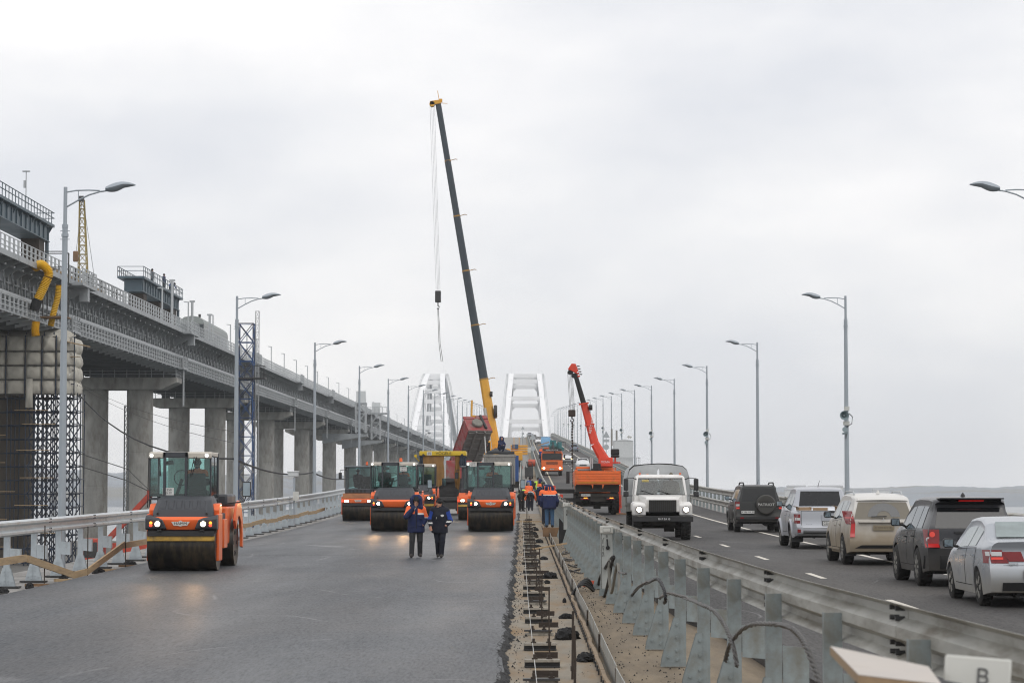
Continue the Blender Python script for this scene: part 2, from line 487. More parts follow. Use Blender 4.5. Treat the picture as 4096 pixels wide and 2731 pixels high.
# right carriageway
struct(strip(MB(m_asph_old), lambda y: barrier_x(y) + (1.05 if y < 40 else 0.75), 11.6, RD, thick=0.2).obj("road", smooth=0))
struct(strip(MB(m_mark), 9.47, 9.63, RD + 0.004).obj("edge_line", smooth=0))
struct(strip(MB(mat("road_paint_yellowed", (0.52, 0.46, 0.33), 0.7, var=0.2, scale=3)), 2.92, 3.08, RD + 0.004, 96, 1760).obj("edge_line", smooth=0))
for k in range(-2, 60):
    y = 40.0 + 12*k
    struct(strip(MB(m_mark), 6.43, 6.57, RD + 0.004, y, y + 2.9).obj("lane_marking", smooth=0))
m_joint = mat("joint_mastic_grey", (0.30, 0.30, 0.30), 0.7, var=0.2)
for y in (72.0, 135, 198):
    struct(strip(MB(m_joint), 2.3, 11.5, RD + 0.005, y, y + 0.06).obj("expansion_joint", smooth=0))
struct(strip(MB(mat("joint_saw_cut", (0.03, 0.03, 0.03), 0.8)), -10.3, -0.35, 0.004, 73.6, 73.72).obj("expansion_joint", smooth=0))
# median trough: muddy concrete with sand drifts
m_mud = mat("muddy_concrete", (0.245, 0.215, 0.170), 0.9, var=0.25, scale=2.2, bump=0.5, bscale=25, dirt=(0.24, 0.155, 0.075), dscale=0.9, dlow=0.44, dhigh=0.70, stretch=(2.2, 0.45, 1))
m_sand = mat("muddy_trough_floor", (0.215, 0.17, 0.115), 0.92, var=0.3, scale=1.4, bump=0.6, bscale=18, dirt=(0.15, 0.115, 0.075), dscale=1.8, dlow=0.45, dhigh=0.72, stretch=(2.4, 0.4, 1))
struct(strip(MB(m_mud), lambda y: asph_edge(y) - 0.12, 1.10, -0.105, 4, 150).obj("median_floor", smooth=0))
struct(strip(MB(m_sand), 1.09, lambda y: barrier_x(y) + 1.2, 0.005, 4, 1700).obj("median_floor", smooth=0))

# water, hills
m_water = mat("sea_water", (0.055, 0.075, 0.085), 0.22, var=0.1, scale=0.02, bump=0.6, bscale=0.6)
W = -12.0
struct(MB(m_water).add([(-9000, -300, W), (9000, -300, W), (9000, 9000, W), (-9000, 9000, W)], [(0,1,2,3)]).obj("water", smooth=0))
m_hill = mat("haze_tinted_scrub_hills", (0.18, 0.205, 0.235), 0.95, var=0.35, scale=0.006, dirt=(0.15, 0.14, 0.11), dscale=0.004, dlow=0.5, dhigh=0.62)  # scrub colour lightened and blued to carry painted distance haze
def hill_top(px):     # ridge elevation, metres above the water line at 2.6 km
    return interp(px, [(-200, 38), (0, 36), (120, 35), (220, 31), (330, 32), (420, 24), (520, 16), (620, 15), (760, 15.5), (860, 17), (960, 17), (1040, 19), (1300, 22)])
rgh = random.Random(11)
px_l = list(range(-160, 1190, 4))
rows = []
bumps = {p: rgh.gauss(0, 0.55 if p < 450 else 0.25) for p in px_l}
for j, (dd, fr) in enumerate([(2222, 0), (2260, 0.05), (2400, 0.33), (2600, 0.62), (2900, 0.86), (3300, 1.0), (3900, 0.9)]):
    row = []
    for p in px_l:
        a = (p - 512)/2400.0 - 0.0044
        h = hill_top(p) * fr * dd / 2600 * (1.0 if fr < 1 else 0.98)
        h += bumps[p] * (0.4 + fr) * (1.5 if fr else 0) + 2.0*fr*math.sin(p*0.05 + j)
        row.append((dd * math.tan(a), dd, W - 1 + h if fr else W - 2))
    rows.append(row)
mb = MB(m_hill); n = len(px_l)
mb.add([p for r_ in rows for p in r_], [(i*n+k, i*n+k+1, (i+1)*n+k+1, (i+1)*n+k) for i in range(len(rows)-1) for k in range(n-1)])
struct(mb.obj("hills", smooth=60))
m_bld = mat("pale_render", (0.55, 0.55, 0.53), 0.8, var=0.1, scale=0.1)
for i, x in enumerate((468, 474.5)):
    o = MB(m_bld).lathe([(0.01, 8.6), (2.6, 7.4), (2.6, -2), (2.6, -3)], (0, 0, 0), n=14).obj("storage_silo", None, (x, 2212, W + 1.5))
    tag(o, ["pale round silo on the far shore, nearer the open road of the two", "pale round silo on the far shore, outer one of the pair"][i], "silo", "silos on the far shore")
for i, (x, w, h, dd) in enumerate(((330, 22, 4, 2900), (352, 14, 3, 2905), (372, 30, 3.5, 2910), (300, 12, 4, 2700), (402, 18, 3, 2700))):
    mbb = MB(m_bld).box(-w/2, -5, -4, w/2, 5, h).mat(mat("grey_roof", (0.3, 0.3, 0.31), 0.8)).prism([(-5.6, h), (5.6, h), (0, h + 1.6)], 'x', -w/2 - 0.4, w/2 + 0.4)
    pz = W + hill_top(512 + 2400 * (x/dd + 0.0044)) * (0.86 if dd > 2800 else 0.68) * dd/2600 + 1
    tag(mbb.obj("distant_building", None, (x, dd, pz), smooth=0), ["long pale building on the far hills above the dark estate car", "small pale house between two long ones on the far hill crest", "longest pale building on the far hill crest at right", "pale low house halfway down the far hillside", "pale low shed halfway down the far hillside near the picture edge"][i], "building", "pale buildings on the far hills")

# ---------------------------------------------------------------- guard rails
def wprofile(z0, z1, dx=0.0, s=1):
    h = z1 - z0
    pts = [(0.0, 1.0), (0.02, 0.965), (0.085, 0.88), (0.085, 0.74), (0.0, 0.60), (0.0, 0.40), (0.085, 0.26), (0.085, 0.12), (0.02, 0.035), (0.0, 0.0)]
    f = [(dx + s*a, z0 + h*b) for a, b in pts]
    return f + [(a - s*0.008, b) for a, b in reversed(f)]
def post_mesh(m, side, h=1.33, hollow=True):
    mb = MB(m)
    mb.box(-0.065, -0.004, 0, 0.065, 0.004, h)           # web faces the camera
    mb.box(-0.069, -0.004, 0, -0.065, 0.09, h)
    mb.box(0.065, -0.004, 0, 0.069, 0.09, h)
    return mb.me("post")
def gusset_mesh(m, sides, plate=True, gw=0.25, gh=0.6):
    mb = MB(m)
    for s in sides:
        poly = [(s*0.02, 0), (s*gw, 0), (s*(gw - 0.015), 0.10), (s*0.085, gh), (s*0.02, gh)]
        mb.prism(poly, 'y', -0.016, -0.006)
        mb.prism([(x + s*0.0, z) for x, z in poly], 'y', 0.085, 0.093)
        for bx, bz in ((0.045, gh - 0.08), (0.045, gh*0.6), (0.045, gh*0.33), (gw*0.62, 0.12), (0.045, 0.08)):
            mb.cyl((s*bx, -0.012, bz), (s*bx, -0.036, bz), 0.017, n=6)
        mb.mat(m)
    if plate:
        mb.mat(m_dksteel).box(-0.30, -0.14, -0.01, 0.30, 0.2, 0.03)
    return mb.me("gusset")
def console_mesh(m, s):
    mb = MB(m)
    mb.prism([(s*0.075, 0.56), (s*0.30, 0.54), (s*0.30, 0.86), (s*0.075, 0.88)], 'y', -0.01, 0.0)
    mb.prism([(s*0.295, 0.54), (s*0.305, 0.54), (s*0.305, 0.86), (s*0.295, 0.86)], 'y', 0.0, 0.16)
    return mb.me("bracket")
def guard_rail(label, xf, side, y0, y1, m_post, m_beam, zbase, z0=1.14, z1=1.5, group=None, near=70, gsides=(-1, 1), second=None, plate=True, pitch=3.0, posth=1.33, gw=0.25, gh=0.60):
    root = thing("guard_rail", label, "guard rail", (0, 0, 0), group=group)
    pm = post_mesh(m_post, side, posth); gm = gusset_mesh(m_post, gsides, plate, gw, gh); cm = console_mesh(m_post, side)
    y = y0
    while y < y1:
        p = put(pm, "post", root, (xf(y), y, zr(y) + zbase))
        if y < near + 50:
            put(gm, "gusset", p)
            put(cm, "bracket", p)
        y += pitch
    # rail: 6 m lengths near the camera, longer ones far off
    y = y0 - 1.8
    bolt = MB(m_dksteel)
    while y < y1:
        ln = 6.0 if y < 200 else 60.0
        ye = min(y + ln, y1)
        n = 4 if ln < 10 else 6
        def rail_at(za, zb, dx):
            rr = []
            for i in range(n + 1):
                yy = lerp(y - 0.16, ye, i / n)
                ox = 0.004 if i == 0 else 0
                rr.append([(xf(yy) + side*0.075 + px_ - side*ox, yy, zr(yy) + zbase + pz_) for px_, pz_ in wprofile(za, zb, dx, side)])
            return rr
        o = MB(m_beam).loft(rail_at(z0, z1, 0)).obj("rail", root, smooth=50)
        if y < 120:
            b = MB(m_dksteel)
            for zz in (0.9, 0.72, 0.28, 0.12):
                for k in (0, 1):
                    yy = y - 0.05 + 0.18*k
                    zc = zr(yy) + zbase + lerp(z0, z1, zz)
                    xx = xf(yy) + side*(0.075 + 0.06)
                    b.cyl((xx - side*0.05, yy, zc), (xx + side*0.03, yy, zc), 0.019, n=6)
            struct(b.obj("bolt_row", o), 'stuff')
        if second:
            MB(m_beam).loft(rail_at(second[0], second[1], second[2]*side)).obj("lower_rail", root, smooth=50)
        y = ye
    return root
G = "steel guard rails along the bridge"
guard_rail("clean pale steel guard rail along the outer edge of the fresh asphalt lane", lambda y: -11.6, 1, 48.1, 900, m_zinc_p, m_zinc, -0.09, group=G, near=110, gw=0.20, gh=0.44)
guard_rail("muddy steel guard rail running out of the bottom corner between trench and traffic", lambda y: barrier_x(y), 1, 6.05, 900, m_zinc_b, m_zinc_dirty, 0.02, 1.12, 1.5, G, near=70, gsides=(-1,), plate=False)
guard_rail("guard rail with a lower second beam beyond the queue of cars", lambda y: 11.75, -1, 30.0, 990, m_zinc_b, m_zinc_dirty, RD - 0.02, 1.02, 1.36, G, near=40, second=(0.42, 0.76, 0.20))
guard_rail("far median guard rail on the unpaved deck climbing towards the white arch", lambda y: -0.1, -1, 175, 960, m_zinc_b, m_zinc_dirty, -0.1, 1.12, 1.46, G, near=0)

# ---------------------------------------------------------------- street lamps
mbp = MB(m_lamp)
mbp.cyl((0,0,-0.3), (0,0,9.2), 0.118, 0.075, n=8)
pole_me = mbp.me("pole", 20)
mbp = MB(m_lamp).cyl((0,0,9.0), (0,0,10.3), 0.055, 0.052, n=8).cyl((0,0,9.16), (0,0,9.26), 0.085, n=8).cyl((0,0,8.92), (0,0,9.0), 0.10, n=8)
for a in range(4):
    for z in (9.08, 8.85):
        mbp.bar((0.06*math.cos(a*1.57), 0.06*math.sin(a*1.57), z), (0.13*math.cos(a*1.57), 0.13*math.sin(a*1.57), z), 0.02)
top_me = mbp.me("pole_top", 20)
mba = MB(m_lamp)
mba.tube([(0.04, 0, 9.75), (0.35, 0, 9.93), (0.65, 0, 10.08), (0.95, 0, 10.17), (1.22, 0, 10.21)], 0.024)
mba.tube([(0.04, 0, 10.16), (0.3, 0, 10.205), (0.65, 0, 10.215), (0.95, 0, 10.2)], 0.022)
mba.bar((0.36, 0, 9.93), (0.36, 0, 10.2), 0.02)
arm_me = mba.me("arm")
rings = []
for t in np.linspace(0, 1, 11):
    x = 1.12 + 0.82*t
    w = 0.19*math.sin(math.pi*min(1, (0.16 + 0.84*t)))**0.62 + 0.004
    zt_ = 10.235 + 0.20*math.sin(math.pi*(0.12 + 0.70*t)) + 0.03*t
    zb_ = 10.18 - 0.06*math.sin(math.pi*max(0, 1 - t*1.7) if t < 0.58 else 0) + 0.16*t
    rings.append([(x, w*math.cos(a), lerp(zb_, zt_, 0.5 + 0.5*math.sin(a)) ) for a in np.linspace(0, 2*math.pi, 11)[:-1]])
mbh = MB(m_lamp).loft(rings)
head_me = mbh.me("lamp_head", 40)
foot_me = MB(m_lamp).box(-0.28, -0.28, -0.34, 0.28, 0.28, -0.29).me("base_plate")
orn = ["nearest", "second", "third", "fourth", "fifth", "sixth", "seventh", "eighth", "ninth", "tenth"]
def lamp(x, y, rz, label, grp, zb=0, ground=True):
    t = thing("street_lamp", label, "street lamp", (x, y, zr(y) + zb), rz, grp)
    put(pole_me, "pole", t); put(top_me, "pole_top", t); put(arm_me, "arm", t); put(head_me, "lamp_head", t)
    put(foot_me, "base_plate", t)
    return t
lamps = []
for k in range(30):
    y = 66 + 40*k
    if y > 1100: break
    if k < 7:
        lb = orn[k] + " grey street lamp along the guard rail of the fresh asphalt lane"
        rb = (orn[k] if k else "cut-off") + " grey street lamp along the traffic lane" + (" whose head pokes in at the picture edge" if k == 0 else " counted from the queue of cars")
    else:
        lb = "small distant street lamp on the railway side of the bridge climb"
        rb = "small distant street lamp on the open sea side of the bridge climb"
    lamp(-12.65, y, 0, lb, "street lamps along the asphalt lane" if k < 7 else "distant street lamps on the railway side", 0.1)
    lamps.append(lamp(14.3, y, math.pi, rb, "street lamps along the traffic lane" if k < 7 else "distant street lamps on the sea side", 0.1))
    # bracket of the deck edge that carries the pole
for sx, xa in ((-1, -12.2), (1, 13.4)):
    mb = MB(m_conc)
    strip(mb, xa if sx > 0 else -13.4, 15.0 if sx > 0 else -12.2, -0.17 if sx < 0 else -0.2, 4, 1700, thick=0.4)
    struct(mb.obj("deck_ledge", smooth=0))

# ---------------------------------------------------------------- white arches
def arch(label, xc, hw0, hw1, rw, beams, portal):
    root = thing("arch_span", label, "bridge arch", (xc, 1440, zr(1440) - 2))
    zb0 = zr(1440) - 2
    def P(t, s, off):   # t -1..1 along the span
        z = 77 - 53*t*t
        hw = interp(z, [(24, hw0 + 0.9), (36, hw0), (77, hw1)])
        return Vector((s*(hw - rw/2 + off), 113.5*(1 + t), z - zb0))
    for s in (-1, 1):
        mb = MB(m_white)
        rings = []
        for t in np.linspace(-1, 1, 33):
            c = P(t, s, 0)
            d = Vector((0, 1, -106*t/113.5)).normalized(); nrm = Vector((0, -d.z, d.y)) * 1.35
            rings.append([c + Vector((-rw/2, 0, 0)) - nrm, c + Vector((rw/2, 0, 0)) - nrm, c + Vector((rw/2, 0, 0)) + nrm, c + Vector((-rw/2, 0, 0)) + nrm])
        rib = mb.loft(rings).obj("arch_rib", root, smooth=20)
        lad = MB(m_rail_l)
        pts = [P(t, s, rw/2 + 0.9) + Vector((0, -1.5, 1.2)) for t in np.linspace(-1, 1, 60)]
        pts2 = [p + Vector((s*0.7, 0, 0)) for p in pts]
        lad.tube(pts, 0.10, 4); lad.tube(pts2, 0.10, 4)
        for a, b in zip(pts, pts2): lad.bar(a, b, 0.1)
        for a, b in zip(pts, pts[1:]): lad.bar(a + Vector((0, 0, -1.1)), b, 0.08)
        lad.obj("inspection_ladder", root, smooth=0)
        for t in np.linspace(-0.9, 0.9, 19):
            a = P(t, s, 0); 
            MB(m_white).cyl((a.x, a.y, zr(1440 + a.y) - zb0), tuple(a), 0.09, n=5).obj("hanger", root)
    for z in beams:
        t = math.sqrt((77 - z)/53)
        for sg in ((-1, 1) if t > 0.05 else (1,)):
            a, b = P(sg*t, -1, 0), P(sg*t, 1, 0)
            mb = MB(m_white)
            mb.box(a.x, a.y - 1.3, a.z - 1.3, b.x, a.y + 1.3, a.z + 1.3)
            for s, c in ((1, a), (-1, b)):
                mb.prism([(c.x + s*1.2, c.z - 1.3), (c.x + s*3.2, c.z - 1.3), (c.x + s*1.2, c.z - 4.0)], 'y', c.y - 0.9, c.y + 0.9)
            mb.obj("cross_beam", root, smooth=0)
    if portal:
        for sg in (-1,):
            z0_, z1_ = 1, 14
            y_ = 2.0
            for (xa, za, xb, zb_) in ((-8.5, z1_, 8.5, z1_), (-8.5, 2, 0, z1_), (8.5, 2, 0, z1_), (-8.8, 3, 8.8, 3), (-4.4, 8, 4.4, 8)):
                MB(m_white).bar((xa, y_, za), (xb, y_, zb_), 1.5, 1.2).obj("portal_strut", root, smooth=0)
        for k in range(7):
            y_ = 12 + 26*k
            MB(m_white).bar((-8, y_, 10), (0, y_ + 13, 10), 0.9).bar((8, y_, 10), (0, y_ + 13, 10), 0.9).bar((-8, y_, 10), (8, y_, 10), 0.9).obj("sway_bracing", root, smooth=0)
    mb = MB(m_white)
    for s in (-1, 1):
        c = P(0, s, 0)
        for k in range(7):
            mb.bar((c.x - 2 + k*0.7, c.y, c.z + 1.4), (c.x - 2 + k*0.7, c.y, c.z + 3.6), 0.12)
        mb.bar((c.x - 2, c.y, c.z + 3.6), (c.x + 2.2, c.y, c.z + 3.6), 0.12)
        mb.cyl((c.x, c.y + 2, c.z), (c.x, c.y + 2, c.z + 7), 0.1, n=5)
    mb.obj("crest_railing", root, smooth=0)
    return root
arch("tall white road arch straddling the carriageway at the top of the climb", 1.8, 13.7, 10.3, 3.0, (45, 60, 71.6, 76.6), False)
arch("white railway arch with a braced portal where the viaduct ends", -56.0, 11.6, 6.2, 3.0, (41, 50, 58, 65, 71, 75, 77), True)
# ================================================================ RAILWAY VIADUCT
def zt(y): return 19.1 + 0.004*(y - 165)
via = thing("railway_viaduct", "grey steel railway viaduct on concrete columns beyond the asphalt lane", "viaduct", (-42, 131, zt(131)))
SP = 63.0
X0 = -42.0           # root x; local x = world x + 42
def lx(x): return x - X0
def railing(mb, x, z, y0, y1, step=1.5, h=1.1, double=True):
    y = y0
    while y <= y1 + 1e-6:
        mb.bar((x, y, z), (x, y, z + h), 0.09, 0.09)
        if double: mb.bar((x, y + 0.35, z), (x, y + 0.35, z + h*0.95), 0.05, 0.12)
        y += step
    for f in (1.0, 0.62, 0.3): mb.bar((x, y0, z + h*f), (x, y1, z + h*f), 0.06)
# span template, local origin at the pier axis, deck level 0
mb = MB(m_steel)
mb.box(lx(-50), 0, -0.5, lx(-37.9), SP, -0.02)
mb.box(lx(-42.6), 0, -3.95, lx(-37.95), SP, -0.5)                 # near box girder
mb.box(lx(-49.3), 0, -3.95, lx(-46.0), SP, -0.5)                 # far box girder
mb.box(lx(-37.95), 0, -3.6, lx(-37.7), SP, -2.75)                 # lower ledge
mb.box(lx(-37.95), 0, -2.95, lx(-37.55), SP, -2.88)
mb.box(lx(-37.95), 0, -3.36, lx(-37.62), SP, -3.30)
mb.box(lx(-43), 0, -4.05, lx(-37.55), SP, -3.96)
mb.box(lx(-49.6), 0, -4.05, lx(-45.7), SP, -3.96)
girder_me = mb.me("girder", 0)
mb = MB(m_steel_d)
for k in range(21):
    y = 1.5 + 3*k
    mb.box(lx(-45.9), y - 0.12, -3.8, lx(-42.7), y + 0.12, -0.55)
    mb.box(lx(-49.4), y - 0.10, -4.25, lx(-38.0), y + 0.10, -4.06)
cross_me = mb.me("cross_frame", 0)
mb = MB(m_steel)
mb.box(lx(-37.9), 0, -0.14, lx(-36.05), SP, 0.0)
mb.box(lx(-36.05), 0, -0.34, lx(-35.95), SP, 0.06)
for k in range(21):
    y = 1.5 + 3*k
    mb.prism([(lx(-37.95), -0.16), (lx(-36.1), -0.16), (lx(-36.1), -0.40), (lx(-36.9), -0.66), (lx(-37.95), -1.35)], 'y', y - 0.09, y + 0.09)
    mb.cbox((lx(-36.9), y, -0.60), (0.9, 0.5, 0.12), ry=0.25)
walk_me = mb.me("upper_walkway", 0)
mb = MB(m_steel)
for k in range(21):
    y = 1.5 + 3*k
    mb.bar((lx(-37.85), y + 1.2, -2.8), (lx(-37.85), y + 1.2, -0.5), 0.12, 0.3)
    mb.tube([(lx(-37.3), y, -0.8), (lx(-37.25), y, -1.4), (lx(-37.35), y + 0.5, -1.8), (lx(-37.35), y + 0.5, -2.75)], 0.085, 5)
    mb.bar((lx(-37.75), y + 1.2, -2.3), (lx(-37.75), y + 2.7, -1.6), 0.09)
    mb.bar((lx(-37.75), y + 2.7, -2.3), (lx(-37.75), y + 2.7, -1.4), 0.09)
    mb.cbox((lx(-37.8), y + 1.9, -1.85), (0.25, 0.8, 0.35))
mb.bar((lx(-37.8), 0, -2.3), (lx(-37.8), SP, -2.3), 0.14)
mb.bar((lx(-37.8), 0, -1.5), (lx(-37.8), SP, -1.5), 0.10)
stiff_me = mb.me("stiffener_frame", 30)
mb = MB(m_rail_l).tube([(lx(-37.25), 0, -2.55), (lx(-37.25), SP*0.5, -2.55), (lx(-37.25), SP, -2.55)], 0.24, 10)
pipe_me = mb.me("service_pipe", 40)
mb = MB(m_rail_l); railing(mb, lx(-36.0), 0.0, 0.4, SP - 0.2); rail_u_me = mb.me("upper_railing", 0)
mb = MB(m_steel)
mb.box(lx(-37.75), 0, -4.02, lx(-36.6), SP, -3.92)
for k in range(21):
    y = 1.5 + 3*k
    mb.prism([(lx(-38.3), -4.06), (lx(-36.6), -4.03), (lx(-36.6), -4.16), (lx(-38.3), -4.5)], 'y', y - 0.06, y + 0.06)
walk_l_me = mb.me("lower_walkway", 0)
mb = MB(m_rail_l); railing(mb, lx(-36.6), -3.92, 0.4, SP - 0.2); rail_l_me = mb.me("lower_railing", 0)
# refuge bay over every pier
mb = MB(m_steel)
mb.prism([(lx(-37.95), -0.3), (lx(-35.3), -0.3), (lx(-35.3), -0.75), (lx(-36.1), -1.0), (lx(-37.95), -1.9)], 'y', -0.35, 0.35)
mb.box(lx(-36.4), -3.2, -0.42, lx(-35.1), 3.2, -0.2)
mb.box(lx(-35.9), -0.4, -1.5, lx(-35.2), 0.4, -0.42)
bay_me = mb.me("refuge_bay", 0)
lbay_me = MB(m_steel).box(lx(-36.7), -1.8, -4.1, lx(-36.1), 1.8, -3.9).me("lower_bay", 0)
mb = MB(m_rail_l)
for z, x in ((-0.2, -35.15), (-3.9, -36.15)):
    railing(mb, lx(x), z, -3.0 if z > -1 else -1.7, 3.0 if z > -1 else 1.7, 1.0, 1.15, False)
for dx in (0, 0.6):
    mb.bar((lx(-36.3), -0.6 + dx, -8.0), (lx(-36.3), -0.6 + dx, -3.2), 0.09)
for z in np.arange(-7.8, -3.4, 0.5): mb.bar((lx(-36.3), -0.6, z), (lx(-36.3), 0, z), 0.06)
bayrail_me = mb.me("bay_railing", 0)
mb = MB(m_pier)
mb.prism([(lx(-50.2), -5.0), (lx(-50.2), -5.5), (lx(-48.6), -6.25), (lx(-38.4), -6.25), (lx(-36.8), -5.5), (lx(-36.8), -5.0)], 'y', -1.9, 1.9)
cap_me = mb.me("pier_cap", 0)
mb = MB(m_rail_l)
railing(mb, lx(-36.9), -5.0, -1.8, 1.8, 0.9, 1.1, False)
for k in range(11):
    x = lerp(-50, -36.9, k/10); mb.bar((lx(x), -1.85, -5.0), (lx(x), -1.85, -3.95), 0.07)
for z in (-3.95, -4.3, -4.65): mb.bar((lx(-50), -1.85, z), (lx(-36.9), -1.85, z), 0.05)
caprail_me = mb.me("cap_railing", 0)
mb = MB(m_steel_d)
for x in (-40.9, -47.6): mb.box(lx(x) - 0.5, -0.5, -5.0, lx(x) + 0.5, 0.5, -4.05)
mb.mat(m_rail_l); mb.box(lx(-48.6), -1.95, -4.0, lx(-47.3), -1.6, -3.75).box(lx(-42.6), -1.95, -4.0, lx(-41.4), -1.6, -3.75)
bear_me = mb.me("bearing", 0)
cp_ = [(1.4, -34.0)]
for k in range(7):
    zj = -31 + 3.6*k
    cp_ += [(1.4, zj - 0.05), (1.375, zj - 0.03), (1.375, zj + 0.03), (1.405 if k % 2 else 1.395, zj + 0.05)]
cp_ += [(1.4, -6.25)]
column_me = MB(m_pier).lathe(cp_, n=28).me("column", 40)
column_shaded = MB(mat("shade_tinted_concrete", (0.085, 0.072, 0.056), 0.9, var=0.3, scale=0.8, bump=0.3, bscale=6, stretch=(1, 1, 0.4))).cyl((0,0,-34), (0,0,-6.25), 1.4, n=28, caps=False).me("column", 40)  # first pier's columns: shade painted in as a darker concrete colour
skirt_me = MB(m_pier).box(lx(-48.5), -2.5, -24, lx(-38.2), 2.5, -22.4).me("pile_cap", 0)
slope = math.atan(0.004)
for k in range(0, 20):
    y = SP*k
    lz = zt(131 + y) - zt(131)
    g = put(girder_me, "girder", via, (0, y, lz)); g.rotation_euler = (slope, 0, 0)
    put(cross_me, "cross_frame", g)
    for me_, nm in ((walk_me, "upper_walkway"), (stiff_me, "stiffener_frame"), (pipe_me, "service_pipe"), (rail_u_me, "upper_railing"), (walk_l_me, "lower_walkway"), (rail_l_me, "lower_railing")):
        o = put(me_, nm, via, (0, y, lz)); o.rotation_euler = (slope, 0, 0)
    if k:
        put(bay_me, "refuge_bay", via, (0, y, lz)); put(lbay_me, "lower_bay", via, (0, y, lz)); put(bayrail_me, "bay_railing", via, (0, y, lz))
        c = put(cap_me, "pier_cap", via, (0, y, lz))
        for x in (-41.0, -45.8): put(column_me if k > 1 else column_shaded, "column", c, (lx(x), 0, 0))
        put(caprail_me, "cap_railing", c); put(bear_me, "bearing", c); put(skirt_me, "pile_cap", c)
# contact-wire and signal posts standing along the walkway
pm = MB(m_rail_l).bar((0,0,0), (0,0,3.6), 0.13).bar((0,0,3.55), (-0.5,0,3.6), 0.10).me("walkway_post", 0)
for k, y in enumerate([243, 262, 283, 300, 318, 330, 349, 368, 388, 408, 428, 452, 478, 505, 535, 560, 590, 625, 660, 700, 745, 790]):
    o = put(pm, "walkway_post", None, (-36.6, y, zt(y)))
    tag(o, "thin pale grey post standing on the viaduct walkway", "post", "thin posts along the viaduct walkway")
# ================================================================ sea haze: one closed box of pale air round the whole scene
m_haze = bpy.data.materials.new("sea_haze"); m_haze.use_nodes = True
t = m_haze.node_tree
for n_ in list(t.nodes): t.nodes.remove(n_)
o_ = t.nodes.new("ShaderNodeOutputMaterial"); pv_ = t.nodes.new("ShaderNodeVolumePrincipled")
pv_.inputs['Color'].default_value = (0.97, 0.985, 1.0, 1)
pv_.inputs['Density'].default_value = 0.00017
pv_.inputs['Anisotropy'].default_value = 0.0
t.links.new(pv_.outputs[0], o_.inputs['Volume'])
hz_ = MB(m_haze).box(-2000, -40, W - 5, 2000, 4200, 95).obj("haze", smooth=0)
struct(hz_, 'stuff')
# ================================================================ FIGURES: one smooth surface grown around a skeleton
def surface_nets(F, o, h):
    nx, ny, nz = F.shape
    ins = F < 0
    cells = np.zeros((nx-1, ny-1, nz-1, 3)); cnt = np.zeros((nx-1, ny-1, nz-1))
    corners = [(i, j, k) for i in (0, 1) for j in (0, 1) for k in (0, 1)]
    def sub(A, c): return A[c[0]:nx-1+c[0], c[1]:ny-1+c[1], c[2]:nz-1+c[2]]
    for a in range(8):
        for b in range(a+1, 8):
            ca, cb = corners[a], corners[b]
            if sum(abs(x-y) for x, y in zip(ca, cb)) != 1: continue
            fa, fb = sub(F, ca), sub(F, cb)
            m = (fa < 0) != (fb < 0)
            t = np.where(m, fa / np.where(m, fa - fb, 1), 0)
            for ax in range(3):
                cells[..., ax] += np.where(m, ca[ax] + t*(cb[ax]-ca[ax]), 0)
            cnt += m
    act = cnt > 0
    idx = -np.ones(act.shape, int); idx[act] = np.arange(act.sum())
    g = np.argwhere(act)
    V = (cells[act] / cnt[act][:, None] + g) * h + o
    Fs = []
    for ax in range(3):
        sl0 = [slice(1, -1)]*3; sl1 = [slice(1, -1)]*3
        sl0[ax] = slice(0, -1); sl1[ax] = slice(1, None)
        a = ins[tuple(sl0)]; b = ins[tuple(sl1)]
        e = np.argwhere(a != b)
        if not len(e): continue
        flip = a[tuple(e.T)]
        u, v = [x for x in range(3) if x != ax]
        base = e.copy(); base[:, u] += 1; base[:, v] += 1   # grid index of the edge start
        q = []
        for du, dv in ((-1,-1), (0,-1), (0,0), (-1,0)):
            c = base.copy(); c[:, u] += du; c[:, v] += dv
            q.append(idx[tuple(c.T)])
        q = np.stack(q, 1)
        if ax == 1: flip = ~flip
        q[~flip] = q[~flip][:, ::-1]
        Fs.append(q)
    return V, np.concatenate(Fs)
